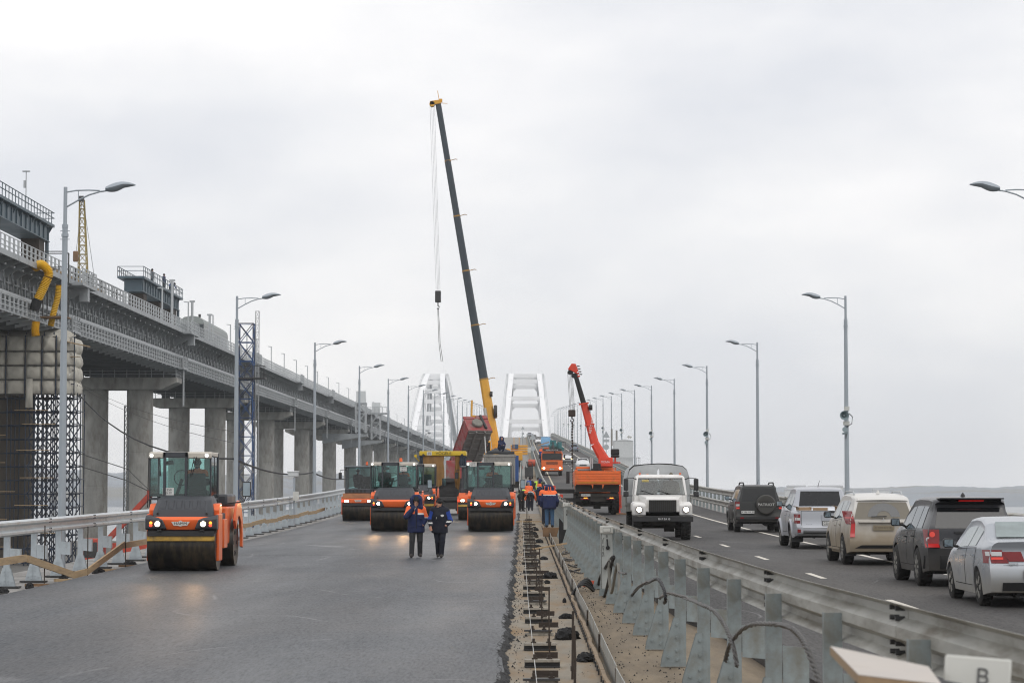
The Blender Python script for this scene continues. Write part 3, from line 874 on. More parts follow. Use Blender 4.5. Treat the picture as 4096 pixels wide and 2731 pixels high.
def sdf_mesh(name, prims, h, mats, pick, k=0.03):
    """prims: (p, q, r1, r2, scale, tag[, k]). mats: list; pick(centres, tags)->material index array"""
    lo = np.min([np.minimum(np.array(p[0]), np.array(p[1])) - max(p[2], p[3])*np.array(p[4] or (1,1,1)) for p in prims], 0) - 3*h
    hi = np.max([np.maximum(np.array(p[0]), np.array(p[1])) + max(p[2], p[3])*np.array(p[4] or (1,1,1)) for p in prims], 0) + 3*h
    n = np.ceil((hi - lo)/h).astype(int) + 1
    ax = [lo[i] + h*np.arange(n[i]) for i in range(3)]
    G = np.stack(np.meshgrid(*ax, indexing='ij'), -1)
    def dist(P, pr):
        p, q, r1, r2 = np.array(pr[0], float), np.array(pr[1], float), pr[2], pr[3]
        s = np.array(pr[4] or (1,1,1), float)
        X = (P - p)/s; d = (q - p)/s
        L2 = max(d.dot(d), 1e-9)
        t = np.clip((X @ d)/L2, 0, 1)
        e = (np.linalg.norm(X - t[..., None]*d, axis=-1) - (r1 + (r2 - r1)*t)) * s.min()
        if len(pr) > 7: e = np.maximum(e, (np.array(pr[7][0]) - P) @ np.array(pr[7][1]))
        return e
    D = None
    for pr in prims:
        e = dist(G, pr); kk = pr[6] if len(pr) > 6 else k
        if D is None: D = e
        else:
            hh = np.clip(0.5 + 0.5*(D - e)/kk, 0, 1)
            D = D + (e - D)*hh - kk*hh*(1 - hh)
    V, F = surface_nets(D, lo, h)
    me = bpy.data.meshes.new(name)
    me.from_pydata(V.tolist(), [], F.tolist())
    for m in mats: me.materials.append(m)
    if len(mats) > 1:
        C = V[F].mean(1)
        E = np.stack([dist(C, pr) for pr in prims], 1).argmin(1)
        tags = np.array([pr[5] for pr in prims])[E]
        me.polygons.foreach_set('material_index', pick(C, tags).astype(np.int32))
    me.update(); me.shade_smooth()
    return me
def cloth(name, c, rough=0.85): return mat(name, c, rough, var=0.22, scale=9, bump=0.5, bscale=22)
c_navy = cloth("navy_workwear", (0.010, 0.018, 0.070)); c_dark = cloth("dark_navy_workwear", (0.006, 0.008, 0.018))
c_orange = mat("signal_orange_cloth", (0.95, 0.17, 0.045), 0.8, var=0.1, scale=9, bump=0.4, bscale=22)
c_lime = cloth("signal_lime_cloth", (0.50, 0.72, 0.06)); c_royal = cloth("royal_blue_cloth", (0.018, 0.06, 0.32))
c_black = cloth("black_cloth", (0.010, 0.010, 0.011)); c_char = cloth("charcoal_denim", (0.026, 0.027, 0.029))
c_jean = cloth("blue_denim", (0.045, 0.105, 0.20)); c_grey = cloth("grey_wool", (0.16, 0.17, 0.18))
c_refl = mat("reflective_tape", (0.62, 0.62, 0.60), 0.4, var=0.05); c_olive = cloth("olive_cloth", (0.10, 0.09, 0.055))
c_skin = mat("skin", (0.47, 0.24, 0.16), 0.55, var=0.1, scale=12); c_beard = mat("stubble_skin", (0.22, 0.125, 0.09), 0.7, var=0.2, scale=30)
c_boot = mat("worn_leather", (0.035, 0.030, 0.026), 0.7, var=0.3, scale=12)
c_eye = mat("eye_dark", (0.02, 0.015, 0.012), 0.3)
PAL = [c_skin, c_dark, c_orange, c_refl, c_char, c_boot, c_navy, c_royal, c_black, c_beard, c_eye, c_lime, c_jean, c_grey, c_olive]
SK, DK, OR, RF, CH, BT, NV, RY, BK, BD, EY, LI, JE, GR, OL = range(15)
def rotz(p, a, c=(0,0,0)):
    x, y = p[0]-c[0], p[1]-c[1]
    return (c[0] + x*math.cos(a) - y*math.sin(a), c[1] + x*math.sin(a) + y*math.cos(a), p[2])
def hand_prims(w, d, curl=0.5, side=1):
    """palm, four unequal fingers and a thumb that leaves the palm's side; d = pointing direction"""
    d = Vector(d).normalized(); w = Vector(w)
    up = Vector((0, -1, 0)) if abs(d.y) < 0.8 else Vector((0, 0, 1))
    a = d.cross(up).normalized() * side; b = a.cross(d) * side
    P = [(w, w + d*0.075, 0.030, 0.036, None, 'h')]
    for i, (o, l) in enumerate(((-0.030, 0.066), (-0.010, 0.078), (0.010, 0.073), (0.029, 0.056))):
        k0 = w + d*0.08 + a*o; k1 = k0 + (d*(1-curl*0.5) + b*curl*0.6).normalized()*l*0.55
        k2 = k1 + (d*(1-curl*1.2) + b*curl*1.3).normalized()*l*0.5
        P += [(k0, k1, 0.0105, 0.0095, None, 'h', 0.006), (k1, k2, 0.0095, 0.008, None, 'h', 0.004)]
    t0 = w + d*0.02 - a*0.034; t1 = t0 + (d*0.7 - a*0.6).normalized()*0.04; t2 = t1 + (d + b*0.3).normalized()*0.03
    P += [(t0, t1, 0.013, 0.011, None, 'h', 0.006), (t1, t2, 0.011, 0.009, None, 'h', 0.004)]
    return [(tuple(p[0]), tuple(p[1])) + tuple(p[2:]) for p in P]
def person(label, loc, rz, J, paint, group=None, h=0.02, scale=1.0, hat=None, hood=None, hands=True, turn=0.0, nod=0.0, bulk=1.0, parent_kind=None, extra=None):
    """J: joint overrides. Faces -Y at rz=0. paint(C, tags) -> palette index array"""
    D = dict(pel=(0,0,0.95), chest=(0,0,1.26), neck=(0,0,1.50), head=(0,-0.02,1.665),
             shL=(0.185,0.0,1.43), shR=(-0.185,0.0,1.43), elL=(0.255,0.02,1.15), elR=(-0.255,0.02,1.15), haL=(0.25,-0.09,0.90), haR=(-0.25,-0.09,0.90),
             hipL=(0.095,0,0.90), hipR=(-0.095,0,0.90), knL=(0.11,-0.03,0.50), knR=(-0.11,-0.03,0.50), anL=(0.115,0.02,0.09), anR=(-0.115,0.02,0.09))
    D.update(J)
    g = lambda k: np.array(D[k], float)
    b = bulk
    up = g('chest') - g('pel'); un = up/np.linalg.norm(up)
    side = g('shL') - g('shR'); sn = side/np.linalg.norm(side)
    P = []
    flat = (1.0, 0.70, 1.0) if abs(un[2]) > 0.7 else (1.0, 1.0, 0.85)
    hem = g('pel') - un*(0.14 if J.get('_long', True) else 0.02)
    P.append((hem, g('chest'), 0.240*b, 0.222*b, flat, 't', 0.02, (tuple(g('pel') - un*(0.20 if J.get('_long', True) else 0.06)), tuple(un))))
    P.append((g('chest'), g('neck') - un*0.10, 0.225*b, 0.165*b, flat, 't', 0.06))
    P.append((g('shL')*0.5 + g('neck')*0.5 - un*0.06, g('shL'), 0.10*b, 0.095*b, None, 't', 0.06))
    P.append((g('shR')*0.5 + g('neck')*0.5 - un*0.06, g('shR'), 0.10*b, 0.095*b, None, 't', 0.06))
    for s in 'LR':
        P.append((g('sh'+s), g('el'+s), 0.092*b, 0.075*b, None, 'u'+s, 0.04))
        fa = g('ha'+s) - g('el'+s); w = g('el'+s) + fa*(1 - 0.05/np.linalg.norm(fa))
        P.append((g('el'+s), w, 0.074*b, 0.058*b, None, 'f'+s, 0.03))
        P.append((g('hip'+s), g('kn'+s), 0.115, 0.082, None, 'l', 0.03))
        P.append((g('kn'+s), g('an'+s), 0.080, 0.072, None, 'l', 0.02))
        toe = D.get('to'+s)
        a = g('an'+s)
        toe = np.array(toe) if toe is not None else a + np.array([0.02 if s == 'L' else -0.02, -0.17, -0.045])
        P.append((a + np.array([0, 0.02, -0.02]), toe, 0.062, 0.042, (0.9, 1, 1), 'b', 0.02))
        if hands:
            P.append((w, g('ha'+s), 0.04, 0.036, None, 'h', 0.015))
    nk, hd = g('neck'), g('head')
    P.append((nk - un*0.06, hd - np.array([0, -0.01, 0.07]), 0.062, 0.058, None, 'n', 0.03))
    # head with brow, nose, chin, ears
    def hp(x, y, z):
        v = Vector((x, y, z)); v.rotate(Matrix.Rotation(nod, 3, 'X')); v.rotate(Matrix.Rotation(turn, 3, 'Z'))
        return hd + np.array(v)
    P.append((hp(0, 0.015, 0.02), hp(0, -0.005, -0.03), 0.100, 0.082, (0.86, 1.0, 1.12), 's', 0.02))
    P.append((hp(0, -0.06, -0.085), hp(0, -0.055, -0.06), 0.040, 0.048, None, 'j', 0.03))
    P.append((hp(0, -0.100, 0.01), hp(0, -0.118, -0.028), 0.011, 0.017, None, 's', 0.008))
    P.append((hp(-0.03, -0.088, 0.030), hp(0.03, -0.088, 0.030), 0.014, 0.014, None, 's', 0.01))
    for s in (-1, 1):
        P.append((hp(s*0.032, -0.090, 0.008), hp(s*0.036, -0.089, 0.008), 0.012, 0.012, None, 'e', 0.002))
        P.append((hp(s*0.085, 0.01, 0.0), hp(s*0.088, 0.015, -0.03), 0.016, 0.014, None, 's', 0.006))
    P.append((hp(-0.02, -0.098, -0.062), hp(0.02, -0.098, -0.062), 0.009, 0.009, None, 'm', 0.004))
    P = [(tuple(p[0]), tuple(p[1])) + tuple(p[2:]) for p in P]
    root = thing("person", label, "person", loc, rz, group)
    root.scale = (scale,)*3
    body = put(sdf_mesh("body", P, h, PAL, paint), "body", root)
    if hat is not None:
        hm, kind = hat
        Q = [(tuple(hp(0, 0.02, 0.055)), tuple(hp(0, 0.02, 0.075)), 0.112, 0.092, (0.92, 1.06, 1.0), 'c'), (tuple(hp(0, 0.0, 0.045)), tuple(hp(0, 0.03, 0.03)), 0.105, 0.105, (0.93, 1.0, 0.42), 'c')]
        if kind == 'helmet': Q = [(tuple(hp(0, 0.02, 0.05)), tuple(hp(0, 0.02, 0.085)), 0.13, 0.10, (0.92, 1.08, 1.0), 'c'), (tuple(hp(0, -0.03, 0.05)), tuple(hp(0, -0.12, 0.04)), 0.10, 0.06, (1, 1, 0.16), 'c')]
        put(sdf_mesh("hat", Q, max(0.012, h*0.7), [hm], None), "hat", root)
    if hood is not None:
        hm, worn = hood
        if worn:
            Q = [(tuple(hp(s*0.13, -0.01 + 0.03*abs(zz)*0, zz)), tuple(hp(s*0.10, 0.09, zz + 0.02)), 0.065, 0.06, None, 'c') for s in (-1, 1) for zz in (-0.10, -0.01, 0.08)]
            Q += [(tuple(hp(-0.07, 0.06, 0.14)), tuple(hp(0.07, 0.06, 0.14)), 0.07, 0.07, None, 'c'), (tuple(hp(-0.08, 0.12, -0.06)), tuple(hp(0.08, 0.12, 0.08)), 0.08, 0.08, None, 'c')]
            Q += [(tuple(hp(-0.14, -0.05, -0.15)), tuple(hp(0.16, -0.05, -0.17)), 0.05, 0.06, None, 'c')] if worn == 2 else []
        else:
            Q = [(tuple(nk + np.array([-0.12, 0.09, -0.02])), tuple(nk + np.array([0.12, 0.09, -0.02])), 0.085, 0.085, (1, 0.8, 0.8), 'c'), (tuple(nk + np.array([-0.11, -0.01, 0.02])), tuple(nk + np.array([-0.06, 0.08, 0.05])), 0.05, 0.06, None, 'c'), (tuple(nk + np.array([0.11, -0.01, 0.02])), tuple(nk + np.array([0.06, 0.08, 0.05])), 0.05, 0.06, None, 'c')]
        put(sdf_mesh("hood", Q, h, [hm], None, k=0.05), "hood", root)
    if hands == 2:
        for s in 'LR':
            if D.get('_pocket'+s): continue
            d = D.get('hd'+s, g('ha'+s) - g('el'+s))
            put(sdf_mesh("hand", hand_prims(g('ha'+s), d, 0.55, 1 if s == 'L' else -1), 0.007, [c_skin], None, k=0.012), "hand", root)
    return root
def painter(jacket=DK, legs=DK, yoke=None, yoke_z=1.34, band_z=None, boots=BT, glove=SK, face=True, collar=None, sleeve=None, hem=0.80):
    def f(C, T):
        r = np.full(len(T), jacket)
        z = C[:, 2]
        leg = (T == 'l'); r[leg] = legs
        tor = np.isin(T, ['t', 'uL', 'uR'])
        if sleeve is not None: r[np.isin(T, ['uL', 'uR'])] = sleeve
        if yoke is not None: r[tor & (z > yoke_z)] = yoke
        if band_z is not None:
            for zz in band_z: r[tor & (np.abs(z - zz) < 0.022)] = RF
        r[leg & (z < hem) ] = legs
        r[T == 'b'] = boots; r[T == 'h'] = glove
        r[np.isin(T, ['s', 'j'])] = SK
        r[T == 'n'] = collar if collar is not None else jacket
        r[T == 'e'] = EY; r[T == 'm'] = BD
        return r
    return f
SEAT = dict(pel=(0,0,0.50), chest=(0,0.02,0.80), neck=(0,0,1.05), head=(0,-0.02,1.22), shL=(0.185,0,0.98), shR=(-0.185,0,0.98), elL=(0.25,-0.10,0.74), elR=(-0.25,-0.10,0.74),
            haL=(0.15,-0.36,0.78), haR=(-0.15,-0.36,0.78), hipL=(0.10,-0.02,0.46), hipR=(-0.10,-0.02,0.46), knL=(0.14,-0.45,0.48), knR=(-0.14,-0.45,0.48), anL=(0.13,-0.42,0.10), anR=(-0.13,-0.42,0.10), _long=False)
# ================================================================ CARS
def carpaint(name, c, dirt, zlo, zhi, amt=0.85, rough=0.28, metal=0.3):
    m = bpy.data.materials.new(name); m.use_nodes = True
    t, b = nodes_of(m); N, LK = t.nodes.new, t.links.new
    tcn = N("ShaderNodeTexCoord"); sp = N("ShaderNodeSeparateXYZ"); LK(tcn.outputs['Object'], sp.inputs[0])
    n = N("ShaderNodeTexNoise"); n.inputs['Scale'].default_value = 2.2; n.inputs['Detail'].default_value = 6; LK(tcn.outputs['Object'], n.inputs['Vector'])
    ad = N("ShaderNodeMath"); ad.operation = 'MULTIPLY_ADD'; ad.inputs[1].default_value = 0.7; LK(n.outputs[0], ad.inputs[0]); LK(sp.outputs[2], ad.inputs[2])
    mr_ = N("ShaderNodeMapRange"); mr_.inputs[1].default_value = zlo + 0.35; mr_.inputs[2].default_value = zhi + 0.35
    mr_.inputs[3].default_value = amt; mr_.inputs[4].default_value = 0.06; LK(ad.outputs[0], mr_.inputs[0])
    mx = N("ShaderNodeMix"); mx.data_type = 'RGBA'; mx.inputs[6].default_value = (*c, 1); mx.inputs[7].default_value = (*dirt, 1)
    LK(mr_.outputs[0], mx.inputs[0]); LK(mx.outputs[2], b.inputs['Base Color'])
    r2 = N("ShaderNodeMapRange"); r2.inputs[3].default_value = rough; r2.inputs[4].default_value = 0.85; LK(mr_.outputs[0], r2.inputs[0]); LK(r2.outputs[0], b.inputs['Roughness'])
    m2 = N("ShaderNodeMapRange"); m2.inputs[3].default_value = metal; m2.inputs[4].default_value = 0.0; LK(mr_.outputs[0], m2.inputs[0]); LK(m2.outputs[0], b.inputs['Metallic'])
    return m
m_tyre = mat("tyre_rubber", (0.014, 0.0135, 0.013), 0.85, var=0.3, scale=8, dirt=(0.045, 0.04, 0.032), dscale=5, dlow=0.5, dhigh=0.75)
m_rim = mat("alloy_rim_dusty", (0.34, 0.33, 0.30), 0.45, 0.5, var=0.2, scale=9)
m_rimd = mat("steel_rim_dark", (0.09, 0.085, 0.08), 0.6, 0.3, var=0.25)
m_trim = mat("black_plastic_trim", (0.022, 0.022, 0.023), 0.55, var=0.2)
m_under = mat("underbody_black", (0.012, 0.012, 0.012), 0.85, var=0.3)
m_seam = mat("panel_gap", (0.02, 0.02, 0.02), 0.9)
g_dark = glass("car_glass_tinted", (0.10, 0.11, 0.12), 0.08)
g_clear = glass("car_glass", (0.42, 0.48, 0.48), 0.08)
m_pale_g = mat("pale_green_car_glass", (0.22, 0.27, 0.27), 0.06, var=0.25, scale=2.5)
m_priv = mat("privacy_glass", (0.012, 0.013, 0.015), 0.06, var=0.1)
m_redl = mat("tail_lamp_red", (0.20, 0.008, 0.010), 0.2, var=0.1)
m_redon = glow("tail_lamp_lit", (1.0, 0.03, 0.03), 0.18, (0.24, 0.008, 0.008))
m_redhot = glow("brake_lamp_lit", (1.0, 0.08, 0.04), 0.42, (0.25, 0.02, 0.02))
m_clearl = mat("clear_lamp_lens", (0.55, 0.55, 0.55), 0.15, var=0.1)
m_head = glow("headlamp_lit", (1.0, 0.86, 0.66), 16.0)
m_headw = glow("headlamp_white_lit", (0.80, 0.88, 1.0), 12.0)
m_amber = glow("indicator_lit", (1.0, 0.30, 0.03), 2.5, (0.6, 0.2, 0.02))
m_plate = mat("number_plate_white", (0.62, 0.62, 0.60), 0.5, var=0.08, dirt=(0.3, 0.28, 0.24), dscale=14, dlow=0.55, dhigh=0.8)
m_ink = mat("black_print", (0.015, 0.015, 0.016), 0.6)
m_wht = mat("white_print", (0.75, 0.75, 0.75), 0.5)
m_int = mat("cabin_interior", (0.03, 0.03, 0.032), 0.8)
def wheel_parts(R_, w, style, m_r):
    """tyre with tread blocks, rim with spokes; axis x, outer face towards +x"""
    t = MB(m_tyre)
    n = 28
    t.lathe([(R_*0.62, -w/2), (R_*0.86, -w/2 - 0.004), (R_*0.97, -w*0.42), (R_, -w*0.30), (R_, w*0.30), (R_*0.97, w*0.42), (R_*0.86, w/2 + 0.004), (R_*0.62, w/2)], axis='x', n=n)
    for i in range(n):
        a = 2*math.pi*i/n
        t.cbox((w*0.17*(1 if i % 2 else -1), R_*math.cos(a), R_*math.sin(a)), (w*0.42, R_*0.11, 0.022), rx=a + math.pi/2)
    r = MB(m_rimd).lathe([(R_*0.63, -w*0.4), (R_*0.63, w*0.46), (R_*0.56, w*0.47), (R_*0.54, w*0.2), (0.001, w*0.15)], axis='x', n=22)
    r.mat(m_r)
    r.lathe([(R_*0.64, w*0.44), (R_*0.645, w*0.50), (R_*0.58, w*0.50), (R_*0.57, w*0.42)], axis='x', n=22)
    ns = {'five': 5, 'ten': 10, 'steel': 8}[style]
    for i in range(ns):
        a = 2*math.pi*i/ns
        c, s = math.cos(a), math.sin(a)
        p0, p1 = (w*0.47, 0.07*c, 0.07*s), (w*0.45, R_*0.6*c, R_*0.6*s)
        r.bar(p0, p1, (0.085 if style == 'five' else 0.045)*R_/0.36, 0.03, up=(1, 0, 0))
        if style == 'five':
            a2 = a + 0.25
            r.bar((w*0.46, R_*0.3*c, R_*0.3*s), (w*0.45, R_*0.6*math.cos(a2), R_*0.6*math.sin(a2)), 0.045, 0.025, up=(1, 0, 0))
    r.cyl((w*0.40, 0, 0), (w*0.50, 0, 0), R_*0.17, n=12)
    return t.me("wheel", 35), r.me("rim", 35)
class Car:
    """lofted body: rear bumper at y=0, nose at y=L"""
    def __init__(s, **k):
        s.__dict__.update(k); s.hw = s.W/2
    def top(s, y): return interp(y, s.tops)
    def belt(s, y): return min(interp(y, s.belts), s.top(y) - 0.05)
    def bot(s, y):
        z = s.zb + 0.06*max(0, 1 - y/0.5) + 0.10*max(0, 1 - (s.L - y)/0.6)
        for yc in s.axles:
            d = abs(y - yc); Ra = s.wr + s.arch
            if d < Ra: z = max(z, s.wr + math.sqrt(Ra*Ra - d*d))
        return z
    def plan(s, y):
        e, f = y, s.L - y
        p = 1.0
        if e < 0.55: p -= s.rt*(1 - e/0.55)**2
        if f < 0.8: p -= s.ft*(1 - f/0.8)**2
        return p
    def yd(s, y, z):
        d = 0
        if y < 1.3: d += interp(z, s.rear)*(1 - y/1.3)
        f = s.L - y
        if f < 1.2: d -= interp(z, s.front)*(1 - f/1.2)
        return y + d
    def x(s, y, z, roof=True):
        tp, bl = s.top(y), s.belt(y)
        z0 = s.zb
        w = s.hw
        zm = lerp(z0, bl, 0.55)
        if z <= zm: xx = w*lerp(0.945, 1.0, (max(0, (z - z0)/(zm - z0)))**0.6)
        elif z <= bl: xx = w*lerp(1.0, 0.945, ((z - zm)/max(0.01, bl - zm))**2)
        else: xx = lerp(w*0.945, s.rw, min(1, (z - bl)/max(0.1, s.H - 0.05 - bl)))
        return xx*s.plan(y)
    def ring(s, y):
        zb, tp, bl = s.bot(y), s.top(y), s.belt(y)
        zb_ = min(zb, bl - 0.05)
        zs = [zb_, lerp(zb_, bl, 0.18), lerp(zb_, bl, 0.36), lerp(zb_, bl, 0.55), lerp(zb_, bl, 0.72), lerp(zb_, bl, 0.90), bl]
        pts = [(s.x(y, z), z) for z in zs]
        te = tp - 0.07
        if te > bl + 0.05:
            for t in (0.25, 0.5, 0.75): z = lerp(bl, te, t); pts.append((s.x(y, z), z))
        else:
            te = lerp(bl, tp, 0.4)
            for t in (0.25, 0.5, 0.75): z = lerp(bl, te, t); pts.append((s.x(y, bl)*(1 - 0.02*t), z))
        xe = pts[-1][0] - 0.015
        pts += [(xe, te), (xe - 0.025, lerp(te, tp, 0.45)), (xe - 0.085, lerp(te, tp, 0.80)), (xe*0.6, tp - 0.008), (0.0, tp)]
        return [(0.0, zb_)] + pts
    def body(s, m):
        ys = sorted(set([0, 0.02, 0.06, 0.13, 0.25, 0.4, s.L - 0.02, s.L - 0.06, s.L - 0.15, s.L - 0.3, s.L] + [p[0] for p in s.tops if 0 <= p[0] <= s.L] +
                        [yc + (s.wr + s.arch)*f for yc in s.axles for f in (-1.001, -0.98, -0.9, -0.75, -0.5, -0.2, 0.1, 0.4, 0.65, 0.85, 0.96, 1.001)] + list(np.arange(0.5, s.L, 0.28))))
        ys = [y for y in ys if 0 <= y <= s.L]
        mb = MB(m); rings = []
        for y in ys:
            r = s.ring(y); n = len(r)
            full = [(x, z) for x, z in r] + [(-x, z) for x, z in reversed(r[1:-1])]
            rings.append([(x, s.yd(y, z), z) for x, z in full])
        mb.loft(rings, caps=False)
        nf = len(rings[0]); h = len(s.ring(0))
        for rr, fl in ((rings[0], 0), (rings[-1], 1)):
            fs = []
            for i in range(h - 1):
                a, b = i, i + 1
                c, d = (nf - b) % nf, (nf - a) % nf
                f = [q for k_, q in enumerate((a, b, c, d)) if q not in (a, b, c, d)[:k_]]
                fs.append(tuple(f))
            mb.add(rr, fs)
        return mb.me("body", 28)
    def side_patch(s, m, poly_y, z0, z1, off, sd, name, n=6, nz=4):
        """patch on the flank between y range, z0/z1 functions"""
        mb = MB(m); vs = []
        for i in range(n + 1):
            y = lerp(poly_y[0], poly_y[1], i/n)
            a, b = z0(y), z1(y)
            for j in range(nz + 1):
                z = lerp(a, b, j/nz)
                vs.append((sd*(s.x(y, z) + off), s.yd(y, z), z))
        mb.add(vs, [(i*(nz+1)+j, (i+1)*(nz+1)+j, (i+1)*(nz+1)+j+1, i*(nz+1)+j+1) for i in range(n) for j in range(nz)])
        return mb
    def end_patch(s, m, x0, x1, z0, z1, off, rear=True, x0t=None, x1t=None, n=6, nz=5):
        x0t = x0 if x0t is None else x0t; x1t = x1 if x1t is None else x1t
        vs = []; sg = -1 if rear else 1
        for j in range(nz + 1):
            z = lerp(z0, z1, j/nz); a, b = lerp(x0, x0t, j/nz), lerp(x1, x1t, j/nz)
            y = s.yd(0.0 if rear else s.L, z)
            for i in range(n + 1):
                x = lerp(a, b, i/n)
                # wrap round the corner on the tapered end
                hw = s.x(0 if rear else s.L, z)
                yy = y
                if abs(x) > hw:
                    e = min(0.5, (abs(x) - hw)*4.0)
                    yy = s.yd(e if rear else s.L - e, z)
                vs.append((x, yy + sg*off, z))
        mb = MB(m)
        return mb.add(vs, [(j*(n+1)+i, j*(n+1)+i+1, (j+1)*(n+1)+i+1, (j+1)*(n+1)+i) for j in range(nz) for i in range(n)])
def build_car(name, label, cat, c, paint, loc, rz=0, wins=(), doors=(), glass_m=None, rim='five', rim_m=None, wheels=True, group=None, mirrors=True, tw=0.235):
    root = thing(name, label, cat, loc, rz, group)
    put(c.body(paint), "body", root)
    gm = glass_m or g_dark
    for sd in (-1, 1):
        for (a, b, za, zb_) in wins:
            zt_ = lambda y: min(c.top(y) - zb_, 9)
            z0 = lambda y: c.belt(y) + za
            c.side_patch(gm, (a, b), z0, lambda y: max(zt_(y), z0(y) + 0.02), 0.008, sd, "w", 8).obj("window", root)
        for (a, b) in doors:
            zs = lambda y: max(c.zb + 0.14, c.bot(y) + 0.03); ze = lambda y: c.belt(y) - 0.01
            c.side_patch(m_seam, (a, b), lambda y: zs(y) - 0.014, lambda y: ze(y) + 0.012, 0.003, sd, "s", 6).obj("door_gap", root)
            d = c.side_patch(paint, (a + 0.014, b - 0.014), zs, ze, 0.006, sd, "d", 6).obj("door", root)
            yh = a + 0.2; zh = c.belt(yh) - 0.13
            xx = sd*(c.x(yh, zh) + 0.02)
            MB(m_trim if c.dark else paint).cbox((xx, yh, zh), (0.03, 0.17, 0.03)).obj("handle", d)
        if mirrors:
            y = c.mir[0]; z = c.mir[1]
            mb = MB(m_trim)
            xx = c.x(y, z)
            mb.loft([[(sd*(xx + 0.06 + 0.20*px_), y - 0.05 + 0.10*py, z + 0.17*pz) for px_, pz in ((0, 0.05), (0.85, 0), (1, 0.3), (1, 0.85), (0.8, 1), (0.1, 0.95))] for py in (0, 1)])
            mb.bar((sd*(xx - 0.02), y, z + 0.02), (sd*(xx + 0.09), y, z + 0.04), 0.05)
            o = mb.obj("mirror", root, bevel=0.02)
            MB(mat("mirror_glass", (0.25, 0.30, 0.33), 0.05, 0.9)).cbox((sd*(xx + 0.165), y - 0.053, z + 0.085), (0.15, 0.004, 0.12)).obj("mirror_glass", o)
    if wheels:
        tm, rm = wheel_parts(c.wr, tw, rim, rim_m or m_rim)
        for yc in c.axles:
            for sd in (-1, 1):
                w = put(tm, "wheel", root, (sd*(c.hw - 0.13), yc, c.wr), 0 if sd > 0 else math.pi)
                put(rm, "rim", w)
    u = MB(m_under)
    u.box(-c.hw*0.74, 0.35, c.zb - 0.02, c.hw*0.74, c.L - 0.4, c.zb + 0.25)
    for yc in c.axles:
        u.cyl((-c.hw + 0.2, yc, c.wr), (c.hw - 0.2, yc, c.wr), 0.06, n=8)
    u.cyl((0.3, 0.2, c.zb - 0.02), (0.3, 0.9, c.zb), 0.11, n=10); u.cyl((-0.35, 0.12, c.zb - 0.01), (-0.35, 0.5, c.zb), 0.035, n=8)
    u.obj("underbody", root)
    return root
def plate(root, s, x, y, z, w=0.52, h=0.115, m=m_plate, ink=m_ink, rot=None, size=None):
    o = MB(m).cbox((x, y, z), (w, 0.012, h)).obj("number_plate", root)
    fr = MB(m_trim).cbox((x, y + 0.008, z), (w + 0.03, 0.01, h + 0.03)).obj("plate_frame", o)
    text(s, "plate_number", size or h*0.80, ink, o, (x, y - 0.008, z), FACE_CAM, sx=0.95)
    return o
def rdz(y): return zr(y) + RD
ALL_CAR = dict(arch=0.05, rt=0.06, ft=0.14, dark=False)
def wheel_arch_trim(c, root, m, t=0.05, off=0.02):
    for sd in (-1, 1):
        for yc in c.axles:
            pts = []
            Ra = c.wr + c.arch
            mb = MB(m); vs = []
            for i in range(15):
                a = math.pi*(i/14)*1.06 - 0.09
                for rr, ex in ((Ra - 0.01, off), (Ra + t, off), (Ra + t + 0.015, -0.01)):
                    y, z = yc + rr*math.cos(a), c.wr + rr*math.sin(a)
                    vs.append((sd*(c.x(min(max(y, 0), c.L), max(z, c.zb)) + ex), y, z))
            mb.add(vs, [(i*3+j, i*3+j+1, (i+1)*3+j+1, (i+1)*3+j) for i in range(14) for j in range(2)])
            mb.obj("wheel_arch", root, smooth=60)

mud = (0.30, 0.255, 0.185)
# ---- silver saloon, nearest in the queue
c = Car(L=4.41, W=1.764, H=1.50, zb=0.20, axles=(0.93, 3.56), wr=0.315, rw=0.56, mir=(3.02, 0.93), **ALL_CAR,
        tops=[(0, 1.10), (0.30, 1.13), (0.62, 1.15), (1.25, 1.40), (1.75, 1.485), (2.2, 1.50), (2.7, 1.47), (3.45, 1.02), (3.9, 0.94), (4.25, 0.82), (4.41, 0.70)],
        belts=[(0, 1.0), (0.9, 0.99), (2.0, 0.955), (3.3, 0.90), (4.4, 0.72)],
        rear=[(0.2, 0.10), (0.45, 0.0), (0.62, 0.0), (0.72, 0.07), (0.95, 0.11), (1.12, 0.06), (1.2, 0.06)], front=[(0.2, 0.1), (0.5, 0), (0.8, 0.12)])
p_sil = carpaint("silver_paint", (0.40, 0.43, 0.47), (0.32, 0.28, 0.21), 0.15, 0.75, 0.75, 0.22, 0.45)
car = build_car("silver_saloon", "silver saloon car with a dusty lower body, last in the queue at the picture edge", "car", c, p_sil, (8.60, 41.0 - 0.93, rdz(41)), 0,
                wins=((1.30, 1.95, 0.03, 0.10), (2.0, 2.85, 0.03, 0.09)), doors=((1.15, 2.0), (2.02, 3.0)), glass_m=m_pale_g, rim='five', tw=0.2)
# rear screen, tail lamps, boot lid
MB(m_pale_g).add([(-0.60, 0.62, 1.165), (0.60, 0.62, 1.165), (0.50, 1.24, 1.415), (-0.50, 1.24, 1.415)], [(0,1,2,3)]).obj("rear_window", car)
for sd in (-1, 1):
    c.end_patch(m_redl, sd*0.50, sd*0.89, 0.74, 0.96, 0.02, True, sd*0.62, sd*0.885, 8).obj("tail_lamp", car)
    c.end_patch(m_redhot, sd*0.60, sd*0.80, 0.80, 0.84, 0.03).obj("brake_lamp", car)
    c.end_patch(m_clearl, sd*0.62, sd*0.86, 0.86, 0.93, 0.03).obj("reversing_lamp", car)
    c.end_patch(m_redl, sd*0.24, sd*0.50, 0.77, 0.93, 0.025, True, sd*0.30, sd*0.62).obj("tail_lamp", car)
c.end_patch(m_seam, -0.60, 0.60, 0.70, 0.708, 0.012).obj("boot_gap", car)
